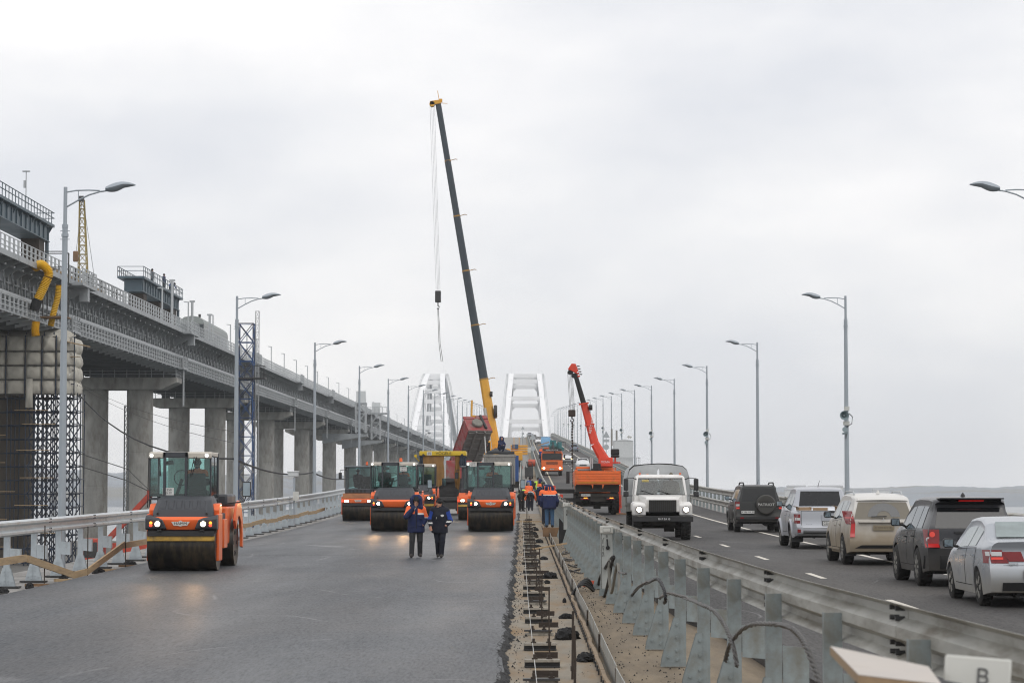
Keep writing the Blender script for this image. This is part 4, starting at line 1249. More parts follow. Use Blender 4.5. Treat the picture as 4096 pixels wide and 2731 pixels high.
c.end_patch(m_trim, -0.62, 0.62, 0.28, 0.42, 0.015).obj("bumper_insert", car)
plate(car, "E 413 TX 82", 0, -0.03, 0.56); text("VESTA", "lettering", 0.06, mat("badge_chrome", (0.35, 0.35, 0.36), 0.3, 0.6), car, (-0.44, 0.02, 0.725), FACE_CAM)
MB(m_trim).cyl((0.3, 1.5, 1.47), (0.34, 1.25, 1.78), 0.006, n=5).obj("aerial", car)
for x in (-0.35, 0.35):
    MB(m_int).box(x - 0.22, 1.9, 0.6, x + 0.22, 2.1, 1.22).box(x - 0.1, 1.93, 1.2, x + 0.1, 2.05, 1.36).obj("seat", car, bevel=0.05)
# ---- dark luxury off-roader
c = Car(L=4.79, W=1.93, H=1.79, zb=0.27, axles=(0.98, 3.72), wr=0.385, rw=0.66, mir=(3.25, 1.16), **{**ALL_CAR, 'dark': True},
        tops=[(0, 1.70), (0.25, 1.755), (0.9, 1.785), (2.0, 1.79), (2.6, 1.755), (3.5, 1.22), (4.2, 1.14), (4.65, 1.02), (4.79, 0.9)],
        belts=[(0, 1.13), (2.0, 1.11), (3.5, 1.06), (4.8, 0.9)],
        rear=[(0.27, 0.12), (0.5, 0.02), (0.78, 0.0), (0.86, 0.10), (1.12, 0.13), (1.62, 0.38), (1.72, 0.20), (1.8, 0.20)], front=[(0.3, 0.1), (0.6, 0), (1.0, 0.15)])
p_rr = carpaint("dark_graphite_paint", (0.028, 0.030, 0.036), (0.12, 0.11, 0.095), 0.2, 0.9, 0.7, 0.22, 0.4)
car = build_car("dark_off_roader", "dark graphite off-road estate with a lit red strip under its roof spoiler", "car", c, p_rr, (8.93, 48.7 - 0.98, rdz(48.7)), 0,
                wins=((0.62, 1.32, 0.03, 0.12), (1.38, 2.18, 0.03, 0.12), (2.24, 3.05, 0.03, 0.12)), doors=((1.42, 2.3), (2.32, 3.3)), glass_m=g_dark, rim='ten', tw=0.275)
c.end_patch(m_priv, -0.74, 0.74, 1.16, 1.60, 0.012, True, -0.64, 0.64).obj("rear_window", car)
c.end_patch(m_redon, -0.25, 0.25, 1.69, 1.72, 0.03).obj("brake_strip", car)
MB(p_rr).box(-0.64, 0.10, 1.735, 0.64, 0.5, 1.765).obj("roof_spoiler", car, bevel=0.01)
for sd in (-1, 1):
    l = c.end_patch(m_redl, sd*0.66, sd*0.94, 0.78, 1.14, 0.022).obj("tail_lamp", car)
    MB(m_redhot).cyl((sd*0.80, 0.12, 1.04), (sd*0.80, 0.08, 1.04), 0.055, n=12).obj("brake_lamp", l)
    MB(m_clearl).cyl((sd*0.87, 0.16, 0.94), (sd*0.87, 0.10, 0.94), 0.05, n=12).obj("reversing_lamp", l)
    c.end_patch(m_redon, sd*0.68, sd*0.93, 0.79, 0.86, 0.03).obj("marker_lamp", l)
    for k in range(3): MB(m_clearl).cbox((sd*(c.x(3.32, 0.98) + 0.01), 3.35, 0.95 - 0.05*k), (0.02, 0.14, 0.02)).obj("side_vent", car)
c.end_patch(m_trim, -0.95, 0.95, 0.36, 0.62, 0.02).obj("bumper_insert", car)
MB(m_trim).cbox((0, 0.09, 1.08), (0.7, 0.03, 0.04)).obj("tailgate_handle", car)
plate(car, "A 905 MO 93", 0, -0.005, 0.92)
MB(m_trim).lathe([(0.05, 0), (0.04, 0.04), (0.005, 0.085)], (0.0, 1.1, 1.785), n=8).obj("aerial", car)
# ---- mud-covered white off-roader
c = Car(L=4.79, W=1.815, H=1.79, zb=0.28, axles=(0.98, 3.78), wr=0.375, rw=0.62, mir=(3.2, 1.14), **ALL_CAR,
        tops=[(0, 1.62), (0.3, 1.70), (1.0, 1.77), (2.1, 1.79), (2.6, 1.75), (3.5, 1.22), (4.2, 1.14), (4.65, 1.0), (4.79, 0.88)],
        belts=[(0, 1.15), (0.5, 1.19), (2.0, 1.11), (3.5, 1.05), (4.8, 0.88)],
        rear=[(0.28, 0.10), (0.5, 0.0), (0.74, 0.0), (0.80, 0.06), (1.10, 0.08), (1.58, 0.30), (1.66, 0.16), (1.8, 0.16)], front=[(0.3, 0.1), (0.6, 0), (1.0, 0.15)])
p_paj = carpaint("white_paint_under_mud", (0.66, 0.65, 0.62), (0.27, 0.215, 0.145), 0.60, 1.45, 0.93, 0.3, 0.0)
car = build_car("muddy_off_roader", "white off-road car caked in tan mud with a wiped arc on its rear window", "car", c, p_paj, (8.96, 60.7 - 0.98, rdz(60.7)), 0,
                wins=((0.65, 1.25, 0.04, 0.14), (1.3, 2.1, 0.04, 0.12), (2.16, 3.0, 0.04, 0.12)), doors=((1.35, 2.2), (2.22, 3.2)), glass_m=g_dark, rim='ten', tw=0.265)
m_mudglass = mat("muddy_glass", (0.20, 0.18, 0.145), 0.7, var=0.12, scale=4)
c.end_patch(m_mudglass, -0.72, 0.72, 1.15, 1.56, 0.012, True, -0.60, 0.60).obj("rear_window", car)
vs = []; n = 14
for i in range(n + 1):
    a = math.pi*i/n
    for r in (0.17, 0.40):
        z = 1.20 + r*math.sin(a)*0.85; vs.append((0.02 + r*math.cos(a)*1.0, c.yd(0, z) - 0.018, z))
MB(mat("wiped_glass", (0.045, 0.05, 0.055), 0.12)).add(vs, [(2*i, 2*i+1, 2*i+3, 2*i+2) for i in range(n)]).obj("wiped_arc", car)
MB(m_trim).bar((-0.30, 0.05, 1.20), (0.08, 0.06, 1.21), 0.025).obj("wiper", car)
for sd in (-1, 1):
    l = c.end_patch(m_redl, sd*0.70, sd*0.90, 1.02, 1.34, 0.02, True, sd*0.76, sd*0.96, 6, 5).obj("tail_lamp", car)
    c.end_patch(m_redon, sd*0.72, sd*0.84, 0.70, 1.04, 0.02, True, sd*0.70, sd*0.80, 4, 4).obj("tail_lamp_lower", l)
    c.end_patch(m_redon, sd*0.74, sd*0.90, 1.16, 1.19, 0.028).obj("marker_lamp", l)
    MB(m_rail_l).tube([(sd*0.60, 0.9, 1.74), (sd*0.60, 1.1, 1.82), (sd*0.60, 2.4, 1.83), (sd*0.60, 2.7, 1.76)], 0.022).obj("roof_rail", car)
    MB(p_paj).box(min(sd*0.78, sd*0.94), 1.4, 0.36, max(sd*0.78, sd*0.94), 3.3, 0.40).obj("side_step", car)
    MB(m_trim).box(min(sd*0.62, sd*0.9), 0.52, 0.22, max(sd*0.62, sd*0.9), 0.54, 0.52).obj("mud_flap", car)
MB(p_paj).box(-0.62, 0.0, 1.05, 0.62, 0.08, 1.09).obj("tailgate_ledge", car, bevel=0.01)
MB(mat("mud_plain", (0.27, 0.225, 0.155), 0.9, var=0.15)).cbox((0, 0.03, 0.93), (0.52, 0.02, 0.125)).obj("number_plate", car)
text("К 010 КУ 82", "plate_number", 0.085, mat("mud_print", (0.19, 0.155, 0.11), 0.9), car, (0, 0.015, 0.93), FACE_CAM)
c.end_patch(m_trim, -0.72, 0.72, 0.42, 0.50, 0.012, True, -0.55, 0.55).obj("bumper_insert", car)
for a in (90, 210, 330):
    MB(m_clearl).cbox((0.028*math.cos(R(a)), 0.05, 1.125 + 0.028*math.sin(R(a))), (0.018, 0.01, 0.04), ry=R(90 - a)).obj("badge", car)
MB(p_paj).lathe([(0.05, 0), (0.005, 0.10)], (0, 0.95, 1.77), n=6).obj("aerial", car)
# ---- silver pickup
c = Car(L=5.12, W=1.92, H=1.90, zb=0.36, axles=(1.18, 4.18), wr=0.385, rw=0.66, mir=(3.72, 1.28), **ALL_CAR,
        tops=[(0, 1.17), (1.40, 1.17), (1.42, 1.20), (1.55, 1.83), (1.8, 1.885), (2.6, 1.90), (3.1, 1.86), (3.85, 1.30), (4.6, 1.22), (5.0, 1.1), (5.12, 1.0)],
        belts=[(0, 1.10), (1.4, 1.12), (3.8, 1.15), (5.1, 0.98)],
        rear=[(0.3, 0.1), (0.5, 0.0), (0.7, 0.0), (0.75, 0.05), (1.17, 0.06)], front=[(0.3, 0.1), (0.6, 0), (1.0, 0.1)])
p_pick = carpaint("silver_pickup_paint", (0.47, 0.49, 0.53), (0.30, 0.28, 0.25), 0.2, 0.7, 0.6, 0.25, 0.4)
car = build_car("silver_pickup", "silver double-cab pickup truck with open cardboard boxes in its bed", "pickup", c, p_pick, (9.28, 74.8 - 1.18, rdz(74.8)), 0,
                wins=((1.66, 2.4, 0.03, 0.13), (2.46, 3.3, 0.03, 0.13)), doors=((1.6, 2.45), (2.47, 3.6)), glass_m=g_dark, rim='five', tw=0.25)
MB(m_priv).add([(-0.66, 1.43, 1.30), (0.66, 1.43, 1.30), (0.60, 1.53, 1.76), (-0.60, 1.53, 1.76)], [(0,1,2,3)]).obj("rear_window", car)
wheel_arch_trim(c, car, p_pick, 0.07, 0.05)
c.end_patch(m_seam, -0.76, 0.76, 0.62, 1.16, 0.004).obj("tailgate_gap", car)
tg = c.end_patch(p_pick, -0.745, 0.745, 0.635, 1.15, 0.012).obj("tailgate", car)
MB(p_pick).cbox((0.18, 0.02, 0.90), (0.62, 0.02, 0.30)).obj("plate_recess", tg, bevel=0.01)
MB(m_trim).cbox((0.18, 0.0, 1.13), (0.16, 0.05, 0.05)).obj("tailgate_handle", tg)
text("PICKUP", "lettering", 0.055, m_trim, tg, (-0.52, 0.03, 0.74), FACE_CAM)
plate(car, "С254СМ 123", 0.18, 0.0, 0.78, 0.56, 0.12)
for sd in (-1, 1):
    l = c.end_patch(m_redl, sd*0.78, sd*0.95, 0.78, 1.06, 0.02).obj("tail_lamp", car)
    c.end_patch(m_clearl, sd*0.79, sd*0.93, 0.87, 0.95, 0.03).obj("reversing_lamp", l)
    c.end_patch(p_pick, sd*0.70, sd*0.99, 0.46, 0.66, 0.05).obj("bumper_corner", car)
    MB(m_redl).cbox((sd*0.83, -0.06, 0.55), (0.10, 0.02, 0.10)).obj("fog_lamp", car)
    MB(m_trim).box(min(sd*0.62, sd*0.95), 0.70, 0.20, max(sd*0.62, sd*0.95), 0.72, 0.52).obj("mud_flap", car)
MB(m_trim).cyl((-0.72, 0.02, 0.50), (0.72, 0.02, 0.50), 0.05, n=10).obj("tow_bar", car)
m_card = mat("cardboard", (0.33, 0.22, 0.13), 0.85, var=0.12, scale=3)
for i, (x, y, w, hh, a) in enumerate(((-0.62, 0.5, 0.4, 0.10, 0.1), (-0.12, 0.45, 0.45, 0.08, -0.15), (0.62, 0.5, 0.5, 0.12, 0.06))):
    o = MB(m_card).box(-w/2, -0.2, 0, w/2, 0.2, hh).mat(m_card).prism([(-w/2, hh), (-w/2 - 0.1, hh + 0.03), (-w/2 - 0.1, hh + 0.02), (-w/2, hh - 0.01)], 'y', -0.2, 0.2).obj("cardboard_box", None, (9.28 + x, 74.8 - 1.18 + y, rdz(74.8) + 1.172), a)
    tag(o, ["cardboard box behind the near corner of the pickup tailgate", "low open cardboard box in the middle of the pickup bed", "cardboard box at the far side of the pickup bed"][i], "box", "boxes in the pickup bed")
MB(m_trim).cyl((0.0, 2.0, 1.88), (0.05, 1.95, 2.1), 0.008, n=5).obj("aerial", car)
# ---- dark green-grey off-roader with spare wheel
c = Car(L=4.75, W=1.90, H=1.91, zb=0.36, axles=(0.85, 3.61), wr=0.385, rw=0.66, mir=(3.2, 1.28), **{**ALL_CAR, 'dark': True},
        tops=[(0, 1.83), (0.15, 1.88), (1.0, 1.91), (2.0, 1.91), (2.6, 1.87), (3.35, 1.32), (4.2, 1.24), (4.6, 1.12), (4.75, 1.0)],
        belts=[(0, 1.20), (2.0, 1.19), (3.4, 1.16), (4.75, 0.98)],
        rear=[(0.3, 0.1), (0.45, 0.0), (0.62, 0.0), (0.68, 0.07), (1.2, 0.08), (1.85, 0.20), (1.91, 0.22)], front=[(0.3, 0.1), (0.6, 0), (1.0, 0.1)])
p_pat = carpaint("dark_grey_green_paint", (0.035, 0.037, 0.037), (0.09, 0.085, 0.075), 0.3, 1.0, 0.7, 0.3, 0.2)
car = build_car("dark_jeep", "dark grey off-road car with a lettered spare wheel cover, foremost in the queue", "car", c, p_pat, (9.5, 97.4 - 0.85, rdz(97.4)), 0,
                wins=((0.45, 1.25, 0.03, 0.14), (1.3, 2.05, 0.03, 0.13), (2.1, 2.9, 0.03, 0.13)), doors=((1.3, 2.1), (2.12, 3.2)), glass_m=g_dark, rim='five', tw=0.25)
wheel_arch_trim(c, car, p_pat, 0.07, 0.04)
c.end_patch(g_dark, -0.70, 0.70, 1.24, 1.76, 0.012, True, -0.62, 0.62).obj("rear_window", car)
sp_ = MB(mat("spare_cover_black", (0.045, 0.043, 0.038), 0.5, var=0.15)).lathe([(0.001, -0.01), (0.10, -0.03), (0.36, -0.03), (0.40, 0.02), (0.40, 0.20), (0.30, 0.22)], (0.26, -0.13, 1.10), axis='y', n=26).obj("spare_wheel_cover", car)
text("PATRIOT", "lettering", 0.145, mat("badge_silver", (0.62, 0.62, 0.60), 0.35, 0.3), sp_, (0.26, -0.172, 1.10), FACE_CAM, sx=1.15)
for zz in (1.20, 1.0): MB(m_trim).cbox((0.26, -0.165, zz), (0.5, 0.02, 0.02)).obj("cover_rib", sp_)
plate(car, "К 186 НА 95", -0.46, 0.0, 0.80, 0.52, 0.115)
MB(m_trim).box(-0.95, -0.10, 0.50, 0.95, 0.1, 0.64).obj("rear_bumper", car, bevel=0.02)
for sd in (-1, 1):
    l = c.end_patch(m_redl, sd*0.78, sd*0.94, 0.92, 1.22, 0.02).obj("tail_lamp", car)
    c.end_patch(m_redhot, sd*0.79, sd*0.91, 0.93, 0.99, 0.03).obj("brake_lamp", l)
    c.end_patch(m_clearl, sd*0.79, sd*0.92, 1.04, 1.12, 0.03).obj("reversing_lamp", l)
    MB(m_redl).cbox((sd*0.70, -0.105, 0.57), (0.14, 0.02, 0.06)).obj("reflector", car)
    MB(m_trim).tube([(sd*0.60, 0.3, 1.88), (sd*0.60, 0.4, 1.97), (sd*0.60, 0.7, 1.98), (sd*0.60, 2.0, 1.98), (sd*0.60, 2.3, 1.90)], 0.03).obj("roof_rail", car)
    MB(m_trim).box(min(sd*0.62, sd*0.93), 0.40, 0.22, max(sd*0.62, sd*0.93), 0.42, 0.55).obj("mud_flap", car)
MB(m_trim).cyl((0, 0.9, 1.9), (0.05, 0.8, 2.1), 0.008, n=5).obj("aerial", car)
# ---- smaller traffic on the climb
def small_car(label, x, y, rz, W_, L_, H_, paint, suv=False, lights=None):
    bl = 0.62*H_
    k = L_/4.4
    tops = ([(0, H_*0.93), (0.2, H_*0.97), (1.2*k, H_), (2.1*k, H_*0.985), (3.1*k, H_*0.66), (4.0*k, H_*0.60), (4.4*k, H_*0.48)] if suv else
            [(0, H_*0.70), (0.55*k, H_*0.74), (1.25*k, H_*0.96), (1.9*k, H_), (2.5*k, H_*0.97), (3.3*k, H_*0.66), (4.0*k, H_*0.60), (4.4*k, H_*0.47)])
    c = Car(L=L_, W=W_, H=H_, zb=0.22, axles=(0.85*k, 3.5*k), wr=0.32, rw=W_*0.34, mir=(2.9*k, bl*0.98), **ALL_CAR, tops=tops, belts=[(0, bl), (L_, bl*0.78)], rear=[(0.2, 0.1), (0.5, 0), (bl, 0.1), (H_, 0.25 if suv else 0.1)], front=[(0.2, 0.1), (0.5, 0), (0.9, 0.12)])
    o = build_car("distant_car", label, "car", c, paint, (x, y, rdz(y)), rz, wins=((1.1*k, 1.9*k, 0.03, 0.1), (1.95*k, 2.75*k, 0.03, 0.1)), glass_m=m_priv, rim='steel', rim_m=m_rim, group="cars on the climb")
    # windscreen and rear screen
    zs = [(3.18*k, H_*0.68), (2.56*k, H_*0.95)]
    MB(m_priv).add([(-W_*0.40, zs[0][0], zs[0][1]+0.01), (W_*0.40, zs[0][0], zs[0][1]+0.01), (W_*0.31, zs[1][0], zs[1][1]+0.012), (-W_*0.31, zs[1][0], zs[1][1]+0.012)], [(0,1,2,3)]).obj("windscreen", o)
    if suv: c.end_patch(m_priv, -W_*0.38, W_*0.38, bl + 0.05, H_*0.9, 0.015).obj("rear_window", o)
    else: MB(m_priv).add([(-W_*0.38, 0.56*k, H_*0.755), (W_*0.38, 0.56*k, H_*0.755), (W_*0.31, 1.22*k, H_*0.965), (-W_*0.31, 1.22*k, H_*0.965)], [(0,1,2,3)]).obj("rear_window", o)
    for sd in (-1, 1):
        c.end_patch(lights or m_clearl, sd*W_*0.28, sd*W_*0.46, 0.60, 0.74, 0.02, False).obj("headlight", o)
        c.end_patch(m_redl, sd*W_*0.33, sd*W_*0.47, 0.70, 0.88, 0.02).obj("tail_lamp", o)
    c.end_patch(m_trim, -W_*0.25, W_*0.25, 0.52, 0.70, 0.015, False).obj("grille", o)
    c.end_patch(m_plate, -0.26, 0.26, 0.40, 0.51, 0.02, False).obj("number_plate", o)
    return o
p_w = carpaint("white_car_paint", (0.68, 0.69, 0.70), (0.35, 0.33, 0.3), 0.2, 0.6, 0.4, 0.25, 0)
p_bl = carpaint("black_car_paint", (0.02, 0.021, 0.023), (0.1, 0.09, 0.08), 0.2, 0.7, 0.5)
p_gy = carpaint("grey_blue_car_paint", (0.20, 0.24, 0.30), (0.2, 0.19, 0.17), 0.2, 0.7, 0.5)
small_car("white older saloon with lit yellowish fog lamps coming down the climb", 6.55, 352, math.pi, 1.68, 4.3, 1.42, p_w, lights=glow("fog_lamp_lit", (1.0, 0.75, 0.3), 3.0))
small_car("white car half hidden behind the orange crane truck cab", 7.6, 306, math.pi, 1.8, 4.5, 1.5, p_w)
small_car("white car tucked behind the crane truck bonnet, only its roof showing", 7.0, 232, math.pi, 1.8, 4.5, 1.48, p_w)
small_car("grey blue estate driving away beside the outer guard rail", 10.3, 480, 0, 1.78, 4.4, 1.62, p_gy, True)
small_car("silver large off-road car hidden behind the white army truck", 7.55, 148, math.pi, 1.95, 4.9, 1.88, p_sil, True)
small_car("white small car following the blue van uphill", 4.1, 620, math.pi, 1.75, 4.3, 1.5, p_w)
small_car("black car near the crest above the blue van", 3.6, 760, math.pi, 1.8, 4.5, 1.6, p_bl, True)
small_car("dark grey car at the very crest of the climb", 2.6, 880, math.pi, 1.8, 4.5, 1.6, p_gy, True)
# ================================================================ ROLLERS AND PAVER
m_or = mat("machine_orange", (0.86, 0.145, 0.028), 0.38, var=0.10, scale=3, dirt=(0.34, 0.12, 0.05), dscale=3, dlow=0.6, dhigh=0.85, coat=0.2)
m_hood = mat("machine_grey_plastic", (0.045, 0.049, 0.057), 0.5, var=0.10, scale=3)
m_beige = mat("machine_beige", (0.56, 0.52, 0.45), 0.5, var=0.08)
m_drum = mat("drum_steel_oily", (0.010, 0.008, 0.006), 0.36, 0.35, var=0.35, scale=2.2, dirt=(0.085, 0.060, 0.032), dscale=1.6, dlow=0.45, dhigh=0.75, stretch=(2.5, 0.8, 0.8), spec=0.6)
m_scr = mat("scraper_yellow", (0.42, 0.25, 0.035), 0.6, var=0.3, scale=5, dirt=(0.10, 0.07, 0.03), dscale=4, dlow=0.5, dhigh=0.75)
g_teal = glass("cab_glass_green", (0.74, 0.88, 0.86), 0.015)
g_tealdark = glass("cab_glass_smoked", (0.36, 0.48, 0.49), 0.05)
m_beacon = mat("beacon_orange", (0.8, 0.14, 0.03), 0.3, var=0.05)
m_lampon = glow("work_lamp_lit", (1.0, 0.82, 0.56), 40.0)
m_lampdim = glow("work_lamp_glow", (1.0, 0.92, 0.75), 1.4)
m_sidelamp = glow("side_lamp_lit", (1.0, 0.10, 0.05), 1.2, (0.6, 0.05, 0.03))
def drum(parent, y, w, r=0.64, x=0.0):
    n = 40
    o = MB(m_drum).lathe([(0.30, -w/2 + 0.02), (r - 0.012, -w/2), (r, -w/2 + 0.02), (r, w/2 - 0.02), (r - 0.012, w/2), (0.30, w/2 - 0.02)], (x, y, r), axis='x', n=n).obj("drum", parent, smooth=40)
    s = MB(m_trim)
    for sd in (-1, 1):
        s.cyl((x + sd*(w/2 - 0.14), y, r), (x + sd*(w/2 - 0.04), y, r), r - 0.03, n=24)
        for k in range(6):
            a = k*math.pi/3; s.cbox((x + sd*(w/2 - 0.03), y + 0.33*math.cos(a), r + 0.33*math.sin(a)), (0.05, 0.10, 0.10), rx=a)
    s.obj("drum_hub", o)
    return o
def tandem_a(label, loc, w=1.74, rz=0, cabx=-0.25, reg=None, reg_at=None, beacon=False, badge=True, scraper=True, loader=False, lit=(1, 1), cs=1.0, group="road rollers"):
    """large tandem roller; front drum axle over the origin, facing -Y"""
    t = thing("road_roller", label, "road roller", loc, rz, group)
    hw = w/2
    drum(t, 0, w); drum(t, 3.75, w)
    # scraper and drum shield
    mb = MB(m_trim).box(-hw + 0.02, -0.72, 0.89, hw - 0.02, -0.66, 1.02).box(-hw, -0.52, 0.98, hw, 0.5, 1.06)
    for x in (-hw*0.62, hw*0.62): mb.cyl((x - 0.05, -0.73, 1.03), (x + 0.05, -0.73, 1.03), 0.035, n=8).box(x - 0.02, -0.74, 0.93, x + 0.02, -0.66, 1.04)
    mb.obj("scraper_beam", t)
    if scraper: MB(m_scr).cbox((0, -0.68, 0.83), (w - 0.03, 0.04, 0.13), rx=-0.12).obj("scraper_blade", t)
    # orange nose with grey lamp housings
    nose = MB(m_or).loft([[(x, yy(x), z) for x in np.linspace(-hw - 0.02, hw + 0.02, 9)] + [(x, 0.45, z) for x in (hw + 0.02, -hw - 0.02)]
                          for z, yy in ((1.05, lambda x: -0.70 + 0.16*(x/hw)**2), (1.10, lambda x: -0.74 + 0.16*(x/hw)**2), (1.30, lambda x: -0.76 + 0.16*(x/hw)**2), (1.38, lambda x: -0.68 + 0.16*(x/hw)**2))]).obj("nose_panel", t, smooth=40)
    for sd in (-1, 1):
        x0, x1 = sd*hw*0.42, sd*(hw + 0.04)
        h = MB(m_hood).loft([[(x0*1.0, -0.735, 1.06), (x1, -0.62, 1.05), (x1, -0.25, 1.05), (x0, -0.3, 1.06)], [(x0*1.0, -0.80, 1.09), (x1, -0.68, 1.08), (x1, -0.25, 1.08), (x0, -0.3, 1.09)],
                             [(x0*1.25, -0.82, 1.30), (x1, -0.69, 1.33), (x1, -0.2, 1.40), (x0*1.4, -0.3, 1.32)], [(x0*1.55, -0.74, 1.35), (x1, -0.60, 1.41), (x1*0.99, -0.2, 1.44), (x0*1.6, -0.3, 1.36)]]).obj("lamp_housing", t, smooth=25, bevel=0.015)
        xl, xi = sd*hw*0.665, sd*hw*0.87
        yl = -0.80
        MB(mat("lamp_bezel", (0.16, 0.16, 0.16), 0.3, 0.5)).cyl((xl, yl - 0.02, 1.20), (xl, yl + 0.06, 1.20), 0.088, n=16).obj("lamp_rim", h)
        MB(m_lampon if lit[0 if sd < 0 else 1] else m_lampdim).cyl((xl, yl - 0.028, 1.20), (xl, yl, 1.20), 0.06, n=16).obj("headlight", h)
        MB(m_sidelamp).lathe([(0.001, -0.03), (0.038, -0.02), (0.042, 0.03)], (xi, yl + 0.03, 1.165), axis='y', n=10).obj("side_lamp", h)
        MB(m_amber).lathe([(0.001, -0.03), (0.034, -0.02), (0.040, 0.03)], (xi, yl + 0.03, 1.225), axis='y', n=10).obj("indicator", h)
        # yoke arms
        y_ = MB(m_or)
        y_.loft([[(sd*(hw - 0.02), -0.32, z), (sd*(hw + 0.05), -0.32, z), (sd*(hw + 0.05), 0.42, z), (sd*(hw - 0.02), 0.42, z)] for z in (0.25, 1.45)])
        y_.prism([(-0.10, 1.38), (0.42, 1.38), (0.50, 1.62), (0.40, 1.72), (0.05, 1.70), (-0.12, 1.55)], 'x', sd*(hw - 0.16), sd*(hw + 0.03))
        y_.obj("yoke", t, bevel=0.02)
        # rear frame: arched side plates over the rear drum
        arc = [(3.75 + 0.98*math.cos(a), 0.70 + 1.08*math.sin(a)) for a in np.linspace(R(-12), R(150), 12)]
        arc += [(3.75 + 0.68*math.cos(a), 0.66 + 0.70*math.sin(a)) for a in np.linspace(R(150), R(-12), 12)]
        f = MB(m_or).prism(arc, 'x', sd*(hw + 0.02), sd*(hw + 0.09)).obj("fender", t, bevel=0.012)
        MB(m_or).box(min(sd*(hw - 0.02), sd*(hw + 0.05)), 0.8, 0.55, max(sd*(hw - 0.02), sd*(hw + 0.05)), 1.5, 1.30).obj("side_plate", t, bevel=0.02)
    MB(m_or).box(-hw + 0.1, 2.6, 0.62, hw - 0.1, 5.0, 1.62).obj("rear_frame", t, bevel=0.05)
    MB(m_hood).box(-hw + 0.12, 2.75, 1.62, hw - 0.12, 4.7, 1.95).obj("engine_hood", t, bevel=0.06)
    MB(m_hood).box(-hw + 0.15, 0.9, 0.55, hw - 0.15, 2.7, 1.45).obj("centre_frame", t, bevel=0.03)
    # water tank hood with ribs
    hd = MB(m_hood)
    prof = [(1.36, -0.50, 0.90), (1.55, -0.44, 0.88), (1.80, -0.20, 0.80), (1.90, 0.10, 0.74)]
    hd.loft([[(-hw*k, y + 0.16, z), (-hw*k + 0.14, y, z), (hw*k - 0.14, y, z), (hw*k, y + 0.16, z), (hw*k, 0.9, z), (-hw*k, 0.9, z)] for z, y, k in prof])
    hood = hd.obj("tank_hood", t, smooth=25, bevel=0.02)
    for k in range(6):
        x = (-0.50 + 0.2*k)*hw/0.87
        MB(m_hood).loft([[(x - 0.065, -0.43 + 0.01, 1.58), (x + 0.065, -0.42, 1.58), (x + 0.065, -0.38, 1.58), (x - 0.065, -0.38, 1.58)],
                         [(x - 0.065, -0.245, 1.80), (x + 0.065, -0.245, 1.80), (x + 0.065, -0.15, 1.80), (x - 0.065, -0.15, 1.80)]]).obj("hood_rib", hood, bevel=0.012)
    for sd in (-1, 1): MB(m_trim).cyl((sd*hw*0.72, -0.50, 1.45), (sd*hw*0.72, -0.44, 1.46), 0.03, n=10).obj("hood_latch", hood)
    # cab
    cw = 0.80*cs; cx = cabx
    x0, x1 = cx - cw, cx + cw
    yf, yb, zb, zt_ = 0.85, 2.35, 1.86, 3.03
    fr = MB(m_hood)
    fx = (cx - cw*0.50, cx + cw*0.20)
    for x in fx: fr.box(x - 0.035, yf - 0.06, zb, x + 0.035, yf + 0.03, zt_ + 0.01)
    fr.box(fx[0] - 0.035, yf - 0.06, 2.90, fx[1] + 0.035, yf + 0.04, zt_ + 0.015)
    fr.box(fx[0], yf - 0.05, zb, fx[1], yf + 0.02, zb + 0.05)
    for x in (x0 + 0.01, x1 - 0.01):
        fr.bar((x, yf + 0.06, zb - 0.25), (x, yf + 0.04, zt_), 0.045); fr.bar((x, yb, zb - 0.2), (x, yb, zt_), 0.06)
    fr.box(x0, yf, zb - 0.06, x1, yb, zb)
    fr.box(x0, yb - 0.04, zb, x1, yb, zb + 0.10)
    cab = fr.obj("cab_frame", t, bevel=0.012)
    rf = MB(m_beige)
    rf.box(x0 - 0.02, yf - 0.03, 2.88, fx[0] - 0.04, yf + 0.10, zt_).box(fx[1] + 0.04, yf - 0.03, 2.88, x1 + 0.02, yf + 0.10, zt_)
    rf.box(x0, yf + 0.02, 2.93, x1, yb + 0.12, zt_ + 0.02)
    roof = rf.obj("cab_roof", t, bevel=0.025)
    for x in (x0 + 0.06, x1 - 0.10):
        MB(m_clearl).cyl((x, yf - 0.06, 2.955), (x, yf, 2.955), 0.065, n=14).obj("lamp_rim", roof)
        MB(m_lampdim).cyl((x, yf - 0.065, 2.955), (x, yf - 0.04, 2.955), 0.05, n=14).obj("work_lamp", roof)
    for xa, xb in ((x0 + 0.03, fx[0] - 0.035), (fx[0] + 0.035, fx[1] - 0.035), (fx[1] + 0.035, x1 - 0.03)):
        MB(g_teal).box(xa, yf - 0.012, zb + 0.03, xb, yf - 0.006, 2.90).obj("windscreen", t)
    for x in (x0 + 0.012, x1 - 0.012): MB(g_teal).box(x - 0.003, yf + 0.07, zb + 0.03, x + 0.003, yb - 0.05, 2.92).obj("side_window", t)
    MB(g_teal).box(x0 + 0.05, yb - 0.02, zb + 0.10, x1 - 0.05, yb - 0.015, 2.90).obj("rear_window", t)
    for x, a in ((cx - cw*0.72, -0.06), (cx - cw*0.66, -0.03), (cx + cw*0.46, -0.10), (cx + cw*0.54, -0.12)):
        MB(m_trim).bar((x, yf - 0.03, 2.92), (x + a*(-1.0 if x < cx else 1.0), yf - 0.03, 2.42), 0.018).obj("wiper", cab)
    # interior: seat, column, wheel
    i_ = MB(m_int).box(cx + 0.12, 1.45, 1.9, cx + 0.62, 1.95, 2.05).box(cx + 0.14, 1.25, 2.05, cx + 0.60, 1.40, 2.50)
    i_.obj("seat", t, bevel=0.04)
